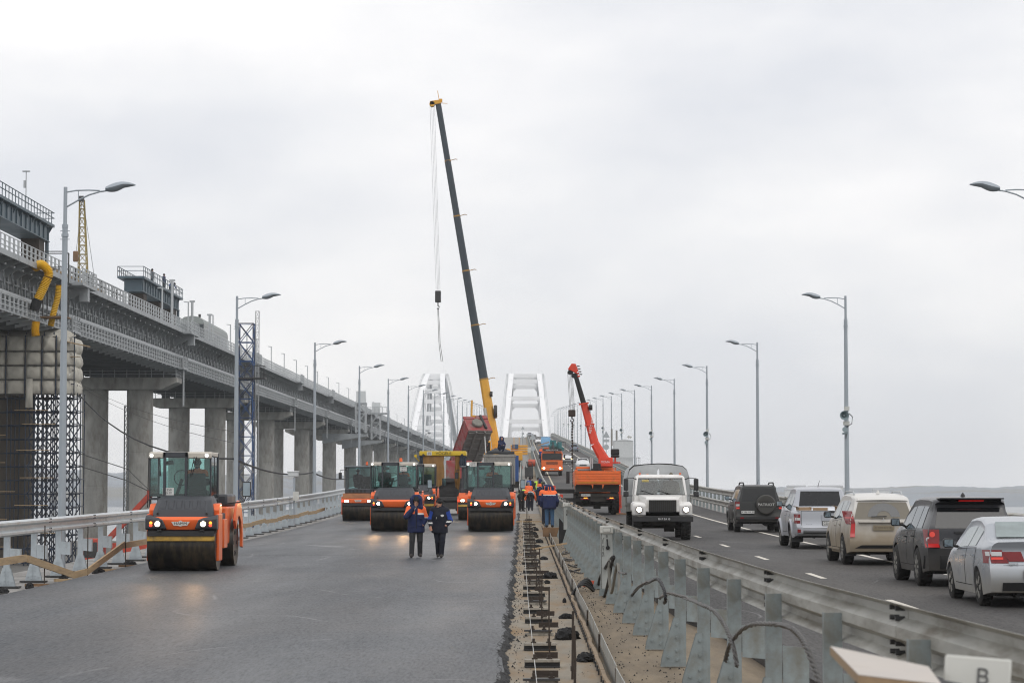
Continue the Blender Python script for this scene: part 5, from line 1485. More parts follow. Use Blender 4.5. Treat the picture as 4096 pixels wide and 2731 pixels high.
    MB(m_trim).bar((cx - 0.2, 1.5, 1.86), (cx - 0.05, 1.55, 2.35), 0.08).tube([(cx - 0.05 + 0.2*math.cos(a), 1.5, 2.38 + 0.2*math.sin(a)) for a in np.linspace(0, 6.28, 14)], 0.015).obj("steering_column", t)
    MB(m_trim).bar((cx - 0.45, 1.0, 2.75), (cx - 0.2, 1.0, 2.78), 0.11).obj("cab_mirror", t)
    # mirrors on the outside
    mr_ = MB(m_trim).tube([(hw - 0.1, 2.6, 1.7), (hw + 0.35, 2.6, 1.75), (hw + 0.42, 2.6, 1.95)], 0.02).cbox((hw + 0.42, 2.6, 2.08), (0.22, 0.07, 0.40)).obj("mirror", t, bevel=0.03)
    MB(mat("mirror_glass", (0.25, 0.30, 0.33), 0.05, 0.9)).cbox((hw + 0.42, 2.562, 2.08), (0.18, 0.006, 0.35)).obj("mirror_glass", mr_)
    MB(m_trim).tube([(x1 + 0.02, yf + 0.1, 2.95), (x1 + 0.09, yf + 0.02, 2.9), (x1 + 0.12, yf + 0.0, 1.75)], 0.012).tube([(x0 - 0.02, yf, 2.9), (x0 - 0.04, yf, 1.6)], 0.014).obj("hand_rail", t)
    if beacon:
        MB(m_trim).cyl((cx + 0.3, 1.2, 3.04), (cx + 0.3, 1.2, 3.08), 0.07, n=10).mat(m_beacon).cyl((cx + 0.3, 1.2, 3.08), (cx + 0.3, 1.2, 3.24), 0.075, 0.06, n=12).obj("beacon", t)
    if badge:
        b = MB(mat("badge_pale", (0.60, 0.58, 0.53), 0.5)).prism([(-0.235, 0.05), (-0.06, 0.05), (0, 0.085), (0.06, 0.05), (0.235, 0.05), (0.17, -0.05), (0.06, -0.05), (0, -0.07), (-0.06, -0.05), (-0.17, -0.05)], 'y', -0.775, -0.755)
        b.v = [(x, y, z + 1.205) for x, y, z in b.v]
        b = b.obj("badge", nose, smooth=0)
        text("HAMM", "lettering", 0.098, m_ink, b, (0, -0.777, 1.208), FACE_CAM, sx=1.15)
    if reg:
        rx_, rz_ = reg_at
        yy = yf - 0.035
        p = MB(m_plate).cbox((rx_, yy, rz_), (0.29, 0.01, 0.19)).obj("number_plate", t)
        text(reg[0], "plate_number", 0.088, m_ink, p, (rx_, yy - 0.007, rz_ + 0.042), FACE_CAM)
        text(reg[1], "plate_number", 0.072, m_ink, p, (rx_, yy - 0.007, rz_ - 0.045), FACE_CAM)
    return t
def tandem_b(label, loc, w=1.68, reg=None, lampc=None, bucket=True, cabx=0.0):
    """older tandem roller with square lamps and a one-piece windscreen"""
    t = thing("road_roller", label, "road roller", loc, 0, "road rollers")
    hw = w/2
    drum(t, 0, w, 0.60); drum(t, 3.6, w, 0.60)
    MB(m_trim).box(-hw + 0.02, -0.65, 0.82, hw - 0.02, -0.55, 0.96).obj("scraper_beam", t)
    if not bucket: MB(m_scr).cbox((0, -0.64, 0.80), (w - 0.02, 0.05, 0.12), rx=-0.15).obj("scraper_blade", t)
    n = MB(m_or).box(-hw - 0.05, -0.66, 0.96, hw + 0.05, 0.4, 1.20).obj("nose_panel", t, bevel=0.03)
    m_bk = mat("worn_orange_bucket", (0.33, 0.13, 0.05), 0.6, var=0.3, scale=4)
    MB(m_bk if bucket else m_or).loft([[(-hw, -0.64, 1.2), (hw, -0.64, 1.2), (hw, 0.4, 1.2), (-hw, 0.4, 1.2)], [(-hw + 0.04, -0.56, 1.48), (hw - 0.04, -0.56, 1.48), (hw - 0.04, 0.4, 1.48), (-hw + 0.04, 0.4, 1.48)]]).obj("front_bucket", t, bevel=0.02)
    for sd in (-1, 1):
        x = sd*hw*0.72
        h = MB(m_trim).box(x - 0.13, -0.69, 1.0, x + 0.13, -0.62, 1.14).obj("lamp_housing", t)
        MB(m_lampon).box(x - 0.10, -0.70, 1.025, x + 0.10, -0.685, 1.115).obj("headlight", h)
        MB(m_sidelamp).box(sd*(hw*0.98) - 0.05, -0.69, 1.02, sd*(hw*0.98) + 0.05, -0.655, 1.11).obj("side_lamp", t)
        MB(m_or).box(min(sd*(hw - 0.0), sd*(hw + 0.07)), -0.3, 0.35, max(sd*hw, sd*(hw + 0.07)), 0.45, 1.3).obj("yoke", t, bevel=0.02)
    MB(m_hood).box(-hw + 0.12, -0.42, 1.48, hw - 0.12, 0.8, 1.72).obj("tank_hood", t, bevel=0.03)
    for k in range(5): MB(m_trim).box(-0.5 + 0.2*k, -0.435, 1.52, -0.4 + 0.2*k, -0.415, 1.68).obj("hood_rib", t)
    MB(m_or).box(-hw + 0.08, 2.4, 0.6, hw - 0.08, 4.6, 1.6).obj("rear_frame", t, bevel=0.04)
    MB(m_hood).box(-hw + 0.1, 0.7, 0.5, hw - 0.1, 2.4, 1.5).obj("centre_frame", t)
    cw = 0.74; yf, yb = 0.75, 2.2; zb, zt_ = 1.72, 2.86
    f = MB(m_hood)
    for x in (-cw + cabx, cw + cabx):
        f.bar((x, yf, zb - 0.1), (x, yf + 0.08, zt_), 0.075); f.bar((x, yb, zb - 0.1), (x, yb, zt_), 0.075)
    f.box(-cw + cabx, yf - 0.02, zb - 0.12, cw + cabx, yb, zb)
    f.obj("cab_frame", t)
    MB(mat("cab_roof_grey", (0.13, 0.15, 0.16), 0.5)).box(-cw - 0.10 + cabx, yf - 0.14, zt_, cw + 0.10 + cabx, yb + 0.1, zt_ + 0.09).obj("cab_roof", t, bevel=0.03)
    MB(g_tealdark).add([(-cw + 0.05 + cabx, yf - 0.01, zb), (cw - 0.05 + cabx, yf - 0.01, zb), (cw - 0.05 + cabx, yf + 0.07, zt_), (-cw + 0.05 + cabx, yf + 0.07, zt_)], [(0,1,2,3)]).obj("windscreen", t)
    MB(g_teal).box(-cw + 0.05 + cabx, yb - 0.01, zb, cw - 0.05 + cabx, yb, zt_).obj("rear_window", t)
    for x in (-cw + cabx, cw + cabx): MB(g_teal).box(x - 0.004, yf + 0.1, zb, x + 0.004, yb - 0.05, zt_).obj("side_window", t)
    MB(m_trim).bar((0.0, yf - 0.03, 2.84), (0.28, yf - 0.03, 2.45), 0.02).bar((0.1, yf - 0.03, 2.84), (0.38, yf - 0.03, 2.48), 0.02).obj("wiper", t)
    MB(m_int).box(0.0, 1.4, 1.72, 0.5, 1.9, 1.95).box(0.0, 1.8, 1.95, 0.5, 1.95, 2.4).obj("seat", t, bevel=0.04)
    MB(m_trim).tube([(-cw + cabx, yf, 2.75), (-cw - 0.30 + cabx, yf - 0.2, 2.72), (-cw - 0.30 + cabx, yf - 0.2, 2.6)], 0.018).cbox((-cw - 0.30 + cabx, yf - 0.2, 2.42), (0.17, 0.07, 0.34)).obj("mirror", t, bevel=0.02)
    MB(m_trim).cyl((0.35, 1.2, zt_ + 0.09), (0.35, 1.2, zt_ + 0.14), 0.07, n=10).mat(m_beacon).cyl((0.35, 1.2, zt_ + 0.14), (0.35, 1.2, zt_ + 0.32), 0.07, 0.055, n=12).obj("beacon", t)
    if reg:
        p = MB(m_plate).cbox((-0.3, yf - 0.0, 2.60), (0.29, 0.01, 0.19)).obj("number_plate", t)
        text(reg[0], "plate_number", 0.085, m_ink, p, (-0.3, yf - 0.01, 2.64), FACE_CAM); text(reg[1], "plate_number", 0.07, m_ink, p, (-0.3, yf - 0.01, 2.555), FACE_CAM)
    else:
        b = MB(mat("badge_pale", (0.60, 0.58, 0.53), 0.5)).prism([(-0.2, 1.13), (0.2, 1.13), (0.14, 1.03), (-0.14, 1.03)], 'y', -0.675, -0.655).obj("badge", n)
        text("HAMM", "lettering", 0.085, m_ink, b, (0, -0.678, 1.08), FACE_CAM)
    return t
def beams(t, hw):
    for sd in (-1, 1):
        l_ = bpy.data.lights.new("headlight_beam", 'SPOT'); l_.energy = 170; l_.spot_size = R(26); l_.spot_blend = 1.0; l_.shadow_soft_size = 0.06; l_.color = (1.0, 0.56, 0.24)
        o = bpy.data.objects.new("headlight_beam", l_); col.objects.link(o); o.parent = t
        o.location = (sd*hw*0.665, -0.86, 1.20); o.rotation_euler = (R(-90), 0, 0)
def onroad(x, y, z=0.0): return (x, y, zr(y) + z)
ROLL = dict(
    near=tandem_a("nearest orange road roller, driving alone beside the outer guard rail", onroad(-8.68, 61.8), 1.74, reg=("1250", "ВУ 77"), reg_at=(-0.55, 2.02), lit=(1, 1)),
    mid=tandem_a("orange road roller with beacon and plate 8074 behind the two walking men", onroad(-5.68, 107.0, 0.02), 2.06, cabx=-0.10, cs=1.27, reg=("8074", "НЕ 77"), reg_at=(0.34, 2.74), beacon=True, badge=False, scraper=False),
    right=tandem_a("orange road roller with plate 1249 hung on its roof corner", onroad(-1.40, 106.5, 0.02), 1.98, cabx=-0.10, cs=1.24, reg=("1249", "ВУ 77"), reg_at=(-0.80, 2.94), scraper=False),
    back=tandem_a("orange road roller mostly hidden between roller 8074 and the paver", onroad(-5.65, 131.0, -0.02), 1.74, cabx=0.05, badge=False),
    old=tandem_b("older orange road roller with square lamps beside the guard rail, behind roller 8074", onroad(-8.75, 128.5, -0.02)),
    oldr=tandem_b("older orange road roller peeking out behind the left flank of roller 1249", onroad(-2.62, 130.0, -0.02), reg=("0802", "ВУ 77"), bucket=False, cabx=0.08))
beams(ROLL['near'], 0.87); beams(ROLL['mid'], 1.03); beams(ROLL['right'], 0.99)
# ---- paver
pv = thing("asphalt_paver", "yellow-roofed asphalt paver with brown canvas sides, working behind the rollers", "paver", onroad(-4.75, 143, 0.22), 0)
m_pyel = mat("paver_yellow", (0.66, 0.46, 0.02), 0.45, var=0.08, dirt=(0.35, 0.25, 0.05), dscale=3, dlow=0.6, dhigh=0.85)
m_canv = mat("oily_brown_canvas", (0.26, 0.135, 0.035), 0.7, var=0.25, scale=2, bump=0.6, bscale=3)
rf = MB(m_pyel).box(-1.40, 0, 3.28, 1.40, 2.6, 3.56).obj("canopy_roof", pv, bevel=0.05)
text("VÖGELE", "lettering", 0.235, m_ink, rf, (0.05, -0.012, 3.42), FACE_CAM, sx=1.1)
for x in (-1.15, 1.15): MB(m_trim).cyl((x, -0.02, 3.31), (x, 0.1, 3.31), 0.085, n=10).obj("work_lamp", rf)
p = MB(m_plate).cbox((-0.80, -0.02, 3.42), (0.29, 0.02, 0.20)).obj("number_plate", rf)
text("0090", "plate_number", 0.09, m_ink, p, (-0.80, -0.035, 3.46), FACE_CAM); text("ВУ 77", "plate_number", 0.072, m_ink, p, (-0.80, -0.035, 3.375), FACE_CAM)
for x in (-1.25, 1.25):
    MB(m_trim).bar((x, 0.15, 1.4), (x, 0.15, 3.28), 0.09).bar((x, 2.4, 1.4), (x, 2.4, 3.28), 0.09).obj("canopy_post", pv)
def curtain(xa, xb, z0, z1, y, nm="canvas_curtain", m=m_canv):
    mb = MB(m); vs = []; n = 14
    for i in range(n + 1):
        f = i/n; x = lerp(xa, xb, f); w = 0.06*math.sin(f*19) + 0.03*math.sin(f*43)
        zb_ = z0 + 0.10*math.sin(f*7)
        for j in range(5):
            z = lerp(z1, zb_, j/4); vs.append((x + 0.03*math.sin(j*2 + f*9), y + w*(0.3 + 0.7*j/4), z))
    mb.add(vs, [(i*5+j, i*5+j+1, (i+1)*5+j+1, (i+1)*5+j) for i in range(n) for j in range(4)])
    return mb.obj(nm, pv, smooth=60)
curtain(-1.20, 0.08, 1.55, 3.28, 0.1); curtain(0.72, 1.02, 1.35, 3.28, 0.1)
m_tarpb = mat("blue_grey_tarp", (0.035, 0.05, 0.075), 0.8, var=0.25, bump=0.6, bscale=3)
curtain(-1.40, -1.18, 2.3, 3.28, 0.05, "side_tarp", m_tarpb); curtain(1.00, 1.40, 2.55, 3.28, 0.05, "side_tarp", m_tarpb)
b = MB(m_dksteel).box(-1.25, 0.6, 0.5, 1.25, 5.5, 1.75).box(-0.1, 0.3, 1.7, 0.75, 0.6, 1.95).obj("machine_body", pv, bevel=0.03)
MB(m_dksteel).box(-1.7, -0.5, 0.12, 1.9, 0.35, 0.55).box(-1.5, -0.3, 0.55, 1.7, 0.5, 0.85).obj("screed", pv, bevel=0.02)
for i, z in enumerate((0.62, 0.95, 1.25)): MB(m_trim).box(-0.25, -0.62 + 0.3*i, z, 0.95, -0.32 + 0.3*i, z + 0.05).obj("step", pv)
for x in (-0.3, 1.0): MB(m_dksteel).bar((x, -0.6, 0.5), (x, 0.5, 1.5), 0.06).obj("step_rail", pv)
MB(m_pyel).cyl((-1.62, 0.1, 3.28), (-1.62, 0.2, 3.28), 0.09, n=10).bar((-1.62, 0.15, 3.2), (-1.35, 0.3, 2.9), 0.05).obj("side_lamp", pv)
for sd in (-1, 1):
    MB(m_black).prism([(0.8, 0.0), (5.2, 0.0), (5.5, 0.35), (5.2, 0.72), (0.8, 0.72), (0.5, 0.35)], 'x', sd*0.75, sd*1.15).obj("crawler_track", pv, bevel=0.03)
MB(m_dksteel).box(-1.6, 5.4, 0.4, 1.6, 7.4, 0.9).obj("hopper", pv)
# steam rising from the hot mix is left to the haze
# ---- operators
def op(label, at, x, y, z, rz, J=None, paint=None, **k):
    JJ = dict(SEAT); JJ.update(J or {})
    return person(label, (at[0] + x, at[1] + y, at[2] + z), rz, JJ, paint or painter(DK, DK, OR, 0.92, [0.86]), "machine operators", h=0.03, hands=False, **k)
L_ = {k: tuple(o.location) for k, o in ROLL.items()}
op("roller driver with orange shoulders seen from behind in the nearest roller", L_['near'], 0.12, 1.45, 1.52, math.pi, paint=painter(DK, DK, OR, 0.90, [0.86]), hat=(mat("dark_hair", (0.02, 0.016, 0.013), 0.8), 'beanie'))
op("driver with orange shoulder vest seated inside roller 8074", L_['mid'], 0.30, 1.45, 1.50, math.pi - 0.3, hat=(c_black, 'beanie'))
op("second dark figure inside roller 8074 beside its driver", L_['mid'], -0.55, 1.5, 1.52, 0.2, paint=painter(BK, BK), hat=(c_black, 'beanie'))
op("driver in dark clothes inside roller 1249", L_['right'], 0.05, 1.5, 1.52, math.pi + 0.5, hat=(c_black, 'beanie'))
op("driver in dark jacket facing forward in the older roller by the guard rail", L_['old'], -0.15, 1.4, 1.42, 0.5, paint=painter(DK, DK), hat=(c_char, 'beanie'))
# ================================================================ TRUCKS AND CRANES
m_trko = mat("truck_orange", (0.80, 0.155, 0.025), 0.45, var=0.12, scale=2.5, dirt=(0.32, 0.13, 0.05), dscale=2.5, dlow=0.5, dhigh=0.8)
m_redc = mat("crane_red", (0.70, 0.060, 0.025), 0.4, var=0.10, dirt=(0.30, 0.05, 0.03), dscale=3, dlow=0.55, dhigh=0.85)
m_cyel = mat("crane_yellow", (0.72, 0.36, 0.025), 0.4, var=0.08, dirt=(0.35, 0.18, 0.04), dscale=2, dlow=0.6, dhigh=0.85)
m_boom = mat("boom_dark_blue_grey", (0.022, 0.034, 0.046), 0.35, var=0.15, scale=0.6)
m_trkw = mat("truck_white_paint", (0.80, 0.785, 0.76), 0.4, var=0.06, scale=2, dirt=(0.42, 0.37, 0.30), dscale=1.6, dlow=0.52, dhigh=0.85)
m_canvas = mat("grey_truck_canvas", (0.43, 0.445, 0.45), 0.85, var=0.15, scale=1.5, bump=0.8, bscale=2.5)
m_grime = mat("chassis_grime", (0.028, 0.024, 0.020), 0.85, var=0.4, scale=5)
def offroad_wheel(parent, x, y, r, w):
    t = MB(m_tyre).lathe([(r*0.5, -w/2), (r*0.92, -w/2), (r, -w*0.32), (r, w*0.32), (r*0.92, w/2), (r*0.5, w/2)], axis='x', n=28)
    for i in range(20):
        a = 2*math.pi*i/20
        for s in (-1, 1):
            aa = a + (0.08 if s > 0 else -0.08)
            t.cbox((s*w*0.27, (r + 0.012)*math.cos(aa), (r + 0.012)*math.sin(aa)), (w*0.44, 0.07, 0.04), rx=aa + math.pi/2, rz=0)
    o = t.obj("wheel", parent, (x, y, r), smooth=35)
    MB(m_rimd).lathe([(r*0.5, -w*0.42), (r*0.46, -w*0.1), (0.12, -w*0.1), (0.10, -w*0.3), (0.001, -w*0.3)], axis='x', n=18).lathe([(r*0.5, w*0.42), (r*0.46, w*0.1), (0.12, w*0.1), (0.10, w*0.3), (0.001, w*0.3)], axis='x', n=18).obj("rim", o)
    return o
# ---- white army truck with canvas (faces us)
g = thing("army_truck", "white bonneted truck with grey canvas body and lit headlamps, driving towards us", "truck", (4.90, 84.6, rdz(85)))
hood = MB(m_trkw)
hood.loft([[(-0.60, -0.42, 0.98), (0.60, -0.42, 0.98), (0.62, 0.9, 0.98), (-0.62, 0.9, 0.98)], [(-0.60, -0.46, 1.42), (0.60, -0.46, 1.42), (0.78, 0.9, 1.44), (-0.78, 0.9, 1.44)], [(-0.54, -0.40, 1.50), (0.54, -0.40, 1.50), (0.80, 0.9, 1.58), (-0.80, 0.9, 1.58)]])
hood = hood.obj("bonnet", g, bevel=0.03)
gr = MB(m_trim).box(-0.48, -0.475, 0.98, 0.48, -0.445, 1.40).obj("grille", g)
for k in range(14): MB(m_grime).box(-0.465 + 0.068*k, -0.49, 1.0, -0.435 + 0.068*k, -0.47, 1.38).obj("grille_bar", gr)
for sd in (-1, 1):
    f = MB(m_trkw).loft([[(sd*0.58, -0.42, 0.86), (sd*1.05, -0.36, 0.86), (sd*1.06, 0.0, 0.86), (sd*0.6, 0.0, 0.86)], [(sd*0.58, -0.46, 1.20), (sd*1.04, -0.38, 1.22), (sd*1.06, 0.1, 1.22), (sd*0.6, 0.0, 1.22)],
                         [(sd*0.60, -0.40, 1.29), (sd*0.98, -0.30, 1.31), (sd*1.04, 0.6, 1.34), (sd*0.6, 0.6, 1.36)]]).obj("front_fender", g, bevel=0.04)
    MB(m_trkw).box(min(sd*0.78, sd*1.05), 0.05, 1.0, max(sd*0.78, sd*1.05), 1.25, 1.30).obj("wing_side", g, bevel=0.05)
    MB(mat("lamp_bezel", (0.16, 0.16, 0.16), 0.3, 0.5)).cyl((sd*0.82, -0.47, 1.07), (sd*0.82, -0.40, 1.07), 0.125, n=18).obj("lamp_rim", f)
    MB(m_head).cyl((sd*0.82, -0.485, 1.07), (sd*0.82, -0.46, 1.07), 0.085, n=18).obj("headlight", f)
    MB(m_amber).cyl((sd*0.81, -0.60, 0.72), (sd*0.81, -0.55, 0.72), 0.055, n=12).obj("fog_lamp", g)
    MB(m_trim).tube([(sd*0.86, 0.75, 2.12), (sd*1.0, 0.6, 2.18), (sd*1.24, 0.5, 2.16), (sd*1.24, 0.5, 1.55)], 0.018).tube([(sd*0.98, 0.8, 1.55), (sd*1.24, 0.5, 1.55)], 0.015).obj("mirror_arm", g)
    MB(m_trim).cbox((sd*1.24, 0.48, 1.94), (0.17, 0.08, 0.42)).cbox((sd*1.24, 0.48, 1.60), (0.19, 0.08, 0.19)).obj("mirror", g, bevel=0.03)
    MB(m_beacon).cyl((sd*0.72, 1.15, 2.30), (sd*0.72, 1.15, 2.36), 0.035, n=8).obj("roof_marker", g)
    offroad_wheel(g, sd*0.86, 0.42, 0.52, 0.30); offroad_wheel(g, sd*0.90, 4.2, 0.52, 0.32)
cab = MB(m_trkw)
cab.loft([[(-0.93, 0.85, 1.0), (0.93, 0.85, 1.0), (0.96, 2.0, 1.0), (-0.96, 2.0, 1.0)], [(-0.93, 0.82, 1.56), (0.93, 0.82, 1.56), (0.96, 2.0, 1.56), (-0.96, 2.0, 1.56)]])
for sd in (-1, 1):
    cab.bar((sd*0.90, 0.84, 1.54), (sd*0.82, 1.08, 2.20), 0.09, 0.10); cab.bar((sd*0.92, 1.95, 1.54), (sd*0.84, 1.95, 2.20), 0.10)
cab.loft([[(-0.86, 1.05, 2.16), (0.86, 1.05, 2.16), (0.88, 2.05, 2.16), (-0.88, 2.05, 2.16)], [(-0.84, 1.06, 2.24), (0.84, 1.06, 2.24), (0.86, 2.05, 2.24), (-0.86, 2.05, 2.24)], [(-0.70, 1.18, 2.30), (0.70, 1.18, 2.30), (0.74, 2.0, 2.31), (-0.74, 2.0, 2.31)]])
cab.obj("cab", g, bevel=0.03)
MB(m_trim).add([(-0.885, 0.815, 1.575), (0.885, 0.815, 1.575), (0.795, 1.055, 2.165), (-0.795, 1.055, 2.165), (-0.86, 0.812, 1.60), (0.86, 0.812, 1.60), (0.775, 1.045, 2.14), (-0.775, 1.045, 2.14)], [(0,1,5,4), (1,2,6,5), (2,3,7,6), (3,0,4,7)]).obj("windscreen_seal", g)
MB(glass("truck_glass", (0.55, 0.60, 0.60), 0.10)).add([(-0.86, 0.815, 1.60), (0.86, 0.815, 1.60), (0.775, 1.05, 2.14), (-0.775, 1.05, 2.14)], [(0,1,2,3)]).obj("windscreen", g)
MB(g_clear).box(-0.6, 1.99, 1.65, 0.6, 2.0, 2.08).obj("rear_window", g)
for x in (-0.25, 0.35): MB(m_trim).bar((x, 0.80, 1.60), (x - 0.45, 0.86, 1.74), 0.022).obj("wiper", g)
s = MB(mat("yellow_card", (0.62, 0.48, 0.14), 0.7)).cbox((-0.53, 1.02, 2.06), (0.24, 0.01, 0.09), rx=-0.37).obj("windscreen_card", g)
text("ТОСОЛ", "lettering", 0.062, m_ink, s, (-0.53, 1.006, 2.058), (R(90) - 0.37, 0, 0))
bp = MB(m_trim).box(-1.06, -0.62, 0.64, 1.06, -0.50, 0.84).obj("front_bumper", g, bevel=0.02)
plate(g, "9017 ВА 15", 0.04, -0.63, 0.735, 0.50, 0.115, mat("number_plate_black", (0.012, 0.012, 0.012), 0.4), m_wht)
ch = MB(m_grime).box(-0.45, -0.4, 0.55, 0.45, 5.6, 0.80).cyl((-0.8, 0.42, 0.50), (0.8, 0.42, 0.50), 0.10, n=8).cyl((0.1, 0.42, 0.48), (0.45, 0.42, 0.48), 0.2, n=10).cyl((-0.8, 4.2, 0.5), (0.8, 4.2, 0.5), 0.11, n=8).box(-0.9, 0.9, 0.5, 0.9, 1.9, 1.0)
ch.obj("chassis", g)
bd = MB(mat("truck_bed_boards", (0.26, 0.26, 0.24), 0.8, var=0.2)).box(-1.17, 2.25, 0.98, 1.17, 5.9, 1.16).box(-1.17, 2.25, 1.16, 1.17, 2.31, 1.55)
for sd in (-1, 1):
    bd.box(min(sd*1.13, sd*1.18), 2.25, 1.16, max(sd*1.13, sd*1.18), 5.9, 1.55)
bd.obj("truck_bed", g)
for sd in (-1, 1):
    for z in (1.20, 1.33, 1.46): MB(mat("truck_bed_boards", (0, 0, 0))).box(min(sd*0.98, sd*1.19), 2.22, z, max(sd*0.98, sd*1.19), 2.25, z + 0.11).obj("board", g)
# canvas: arched cover with sag between the bows
rings = []
for i in range(17):
    y = 2.18 + 3.7*i/16
    sag = 0.035*math.cos(2*math.pi*i/4)
    prof = [(-1.22, 1.28), (-1.24, 1.7), (-1.20, 2.2), (-1.12, 2.46), (-0.95, 2.60), (-0.5, 2.655), (0, 2.68), (0.5, 2.655), (0.95, 2.60), (1.12, 2.46), (1.20, 2.2), (1.24, 1.7), (1.22, 1.28)]
    rings.append([(x*(1 + sag*0.3) + 0.012*math.sin(i*3 + z*7), y, z + sag*(1 if z > 2.3 else 0) + 0.012*math.sin(x*5 + i)) for x, z in prof])
cv = MB(m_canvas).loft(rings, caps=False, closed=False)
fv = []
for j in range(7):
    f = 1 - 0.16*j
    fv.append([(x*f if j else x, 2.18 - 0.015*math.sin(x*6 + z*5)*min(1, j), 1.28 + (z - 1.28)*(1 - 0.02*j)) for x, z in [(-1.22, 1.28), (-1.24, 1.7), (-1.20, 2.2), (-1.12, 2.46), (-0.95, 2.60), (-0.5, 2.655), (0, 2.68), (0.5, 2.655), (0.95, 2.60), (1.12, 2.46), (1.20, 2.2), (1.24, 1.7), (1.22, 1.28)]])
cv.add([p for r_ in fv for p in r_], [(i*13+k, i*13+k+1, (i+1)*13+k+1, (i+1)*13+k) for i in range(6) for k in range(12)])
cv.v = [(x*0.92, y, z) for x, y, z in cv.v]
cv = cv.obj("canvas_cover", g, smooth=50)
for x in (-0.62, 0.62): MB(m_rail_l).bar((x, 2.15, 2.36), (x, 2.15, 2.48), 0.018).obj("canvas_strap", cv)
person("driver in khaki behind the wheel of the white army truck", (4.90 + 0.42, 84.6 + 1.55, rdz(86) + 0.98), 0, SEAT, painter(OL, OL), "people in the army truck", h=0.03, hands=False, hat=(c_olive, 'beanie'))
person("passenger in grey beside the army truck driver", (4.90 - 0.42, 84.6 + 1.6, rdz(86) + 0.98), 0.1, SEAT, painter(GR, BK), "people in the army truck", h=0.03, hands=False)

# ---- orange flatbed truck with red loader crane (rear towards us)
k = thing("crane_truck", "orange flatbed truck with a raised red and black loader crane, seen from behind", "crane truck", (4.18, 134.5, rdz(135)))
for sd in (-1, 1):
    for y in (0.55, 1.9, 5.6): offroad_wheel(k, sd*1.02, y, 0.58, 0.40)
ch = MB(m_grime).box(-0.45, -0.8, 0.72, 0.45, 7.0, 1.05).box(-1.1, -0.85, 0.98, 1.1, -0.75, 1.15).cyl((-0.9, 0.55, 0.58), (0.9, 0.55, 0.58), 0.13, n=8).cyl((-0.2, 0.55, 0.58), (0.2, 0.55, 0.58), 0.26, n=12).box(-0.9, 2.4, 0.6, 0.9, 4.6, 1.2).box(-1.2, -0.6, 1.25, 1.2, 3.2, 1.66)
ch.obj("chassis", k)
bed = MB(m_trko).box(-1.25, -0.9, 1.66, 1.25, 4.2, 1.78).obj("bed_floor", k)
def board(a, b, y0, y1, axis):
    o = MB(m_trko)
    if axis == 'y': o.box(a, y0, 1.72, b, y1, 2.42)
    else: o.box(a, y0, 1.72, b, y1, 2.42)
    for i in range(4):
        z = 1.82 + 0.145*i
        if axis == 'x': o.box(a + 0.03, y0 - 0.018, z, b - 0.03, y0 + 0.01, z + 0.085)
        else: o.box(a - (0.018 if a < 0 else -0.0), y0 + 0.05, z, b + (0.018 if a > 0 else 0), y1 - 0.05, z + 0.085)
    return o
board(-1.25, 1.25, -0.95, -0.90, 'x').obj("tailboard", k, bevel=0.006)
for sd in (-1, 1):
    board(min(sd*1.22, sd*1.27), max(sd*1.22, sd*1.27), -0.88, 4.2, 'y').obj("sideboard", k, bevel=0.006)
    MB(m_trko).box(sd*1.25 - 0.03, -0.97, 1.6, sd*1.25 + 0.03, -0.90, 2.45).prism([(sd*0.30 - 0.05, 1.66), (sd*0.30 + 0.05, 1.66), (sd*0.27, 1.42)], 'y', -0.97, -0.9).obj("tailboard_post", k)
    l = MB(m_trim).box(sd*0.72 - 0.24, -0.95, 0.82, sd*0.72 + 0.24, -0.85, 0.95).obj("lamp_bar", k)
    MB(m_amber).box(sd*0.72 - 0.06, -0.965, 0.90, sd*0.72 + 0.14, -0.945, 0.945).obj("indicator", l)
    MB(m_redl).box(sd*0.72 - 0.22, -0.962, 0.83, sd*0.72 + 0.20, -0.945, 0.895).obj("tail_lamp", l)
MB(mat("bed_stripe_amber", (0.62, 0.26, 0.02), 0.5)).box(-1.12, -0.975, 1.745, 1.12, -0.965, 1.80).obj("reflector_strip", k)
plate(k, "В674РМ193", -0.66, -0.86, 1.08, 0.50, 0.115)
# cab seen over the bed
cb = MB(m_trko).loft([[(-1.15, 4.9, z), (1.15, 4.9, z), (1.15, 6.6 - c_, z), (-1.15, 6.6 - c_, z)] for z, c_ in ((1.1, 0), (1.95, 0), (2.55, 0.25))]).box(-1.08, 4.95, 2.55, 1.08, 6.3, 2.72).obj("cab", k, bevel=0.05)
MB(m_priv).box(-0.98, 4.88, 2.22, -0.15, 4.90, 2.55).obj("rear_window", cb)
MB(m_rail_l).box(-1.0, 4.865, 2.53, -0.1, 4.89, 2.58).obj("window_trim", cb)
MB(m_pyel).box(-1.05, 4.55, 1.95, -0.4, 4.85, 2.22).obj("tool_box", k, bevel=0.02)
for sd in (-1, 1): MB(m_trim).tube([(sd*1.15, 6.3, 2.4), (sd*1.5, 6.35, 2.4)], 0.02).cbox((sd*1.52, 6.35, 2.2), (0.2, 0.08, 0.5)).cbox((sd*1.52, 6.35, 1.85), (0.2, 0.08, 0.2)).obj("mirror", k, bevel=0.03)
sp = MB(m_tyre).lathe([(0.30, -0.19), (0.54, -0.20), (0.60, -0.12), (0.60, 0.12), (0.54, 0.20), (0.30, 0.19)], axis='y', n=26)
for i in range(22):
    a = 2*math.pi*i/22; sp.cbox((0.61*math.cos(a), 0, 0.61*math.sin(a)), (0.05, 0.34, 0.07), ry=-a)
sp = sp.obj("spare_wheel", k, (0.08, 4.35, 2.02), smooth=35)
MB(m_rimd).cyl((0, -0.1, 0), (0, 0.1, 0), 0.31, n=18).obj("rim", sp)
for zt_ in (2.3, 2.6): MB(m_trko).bar((0.75, 4.5, zt_), (1.2, 4.5, zt_), 0.05).obj("guard_bar", k)
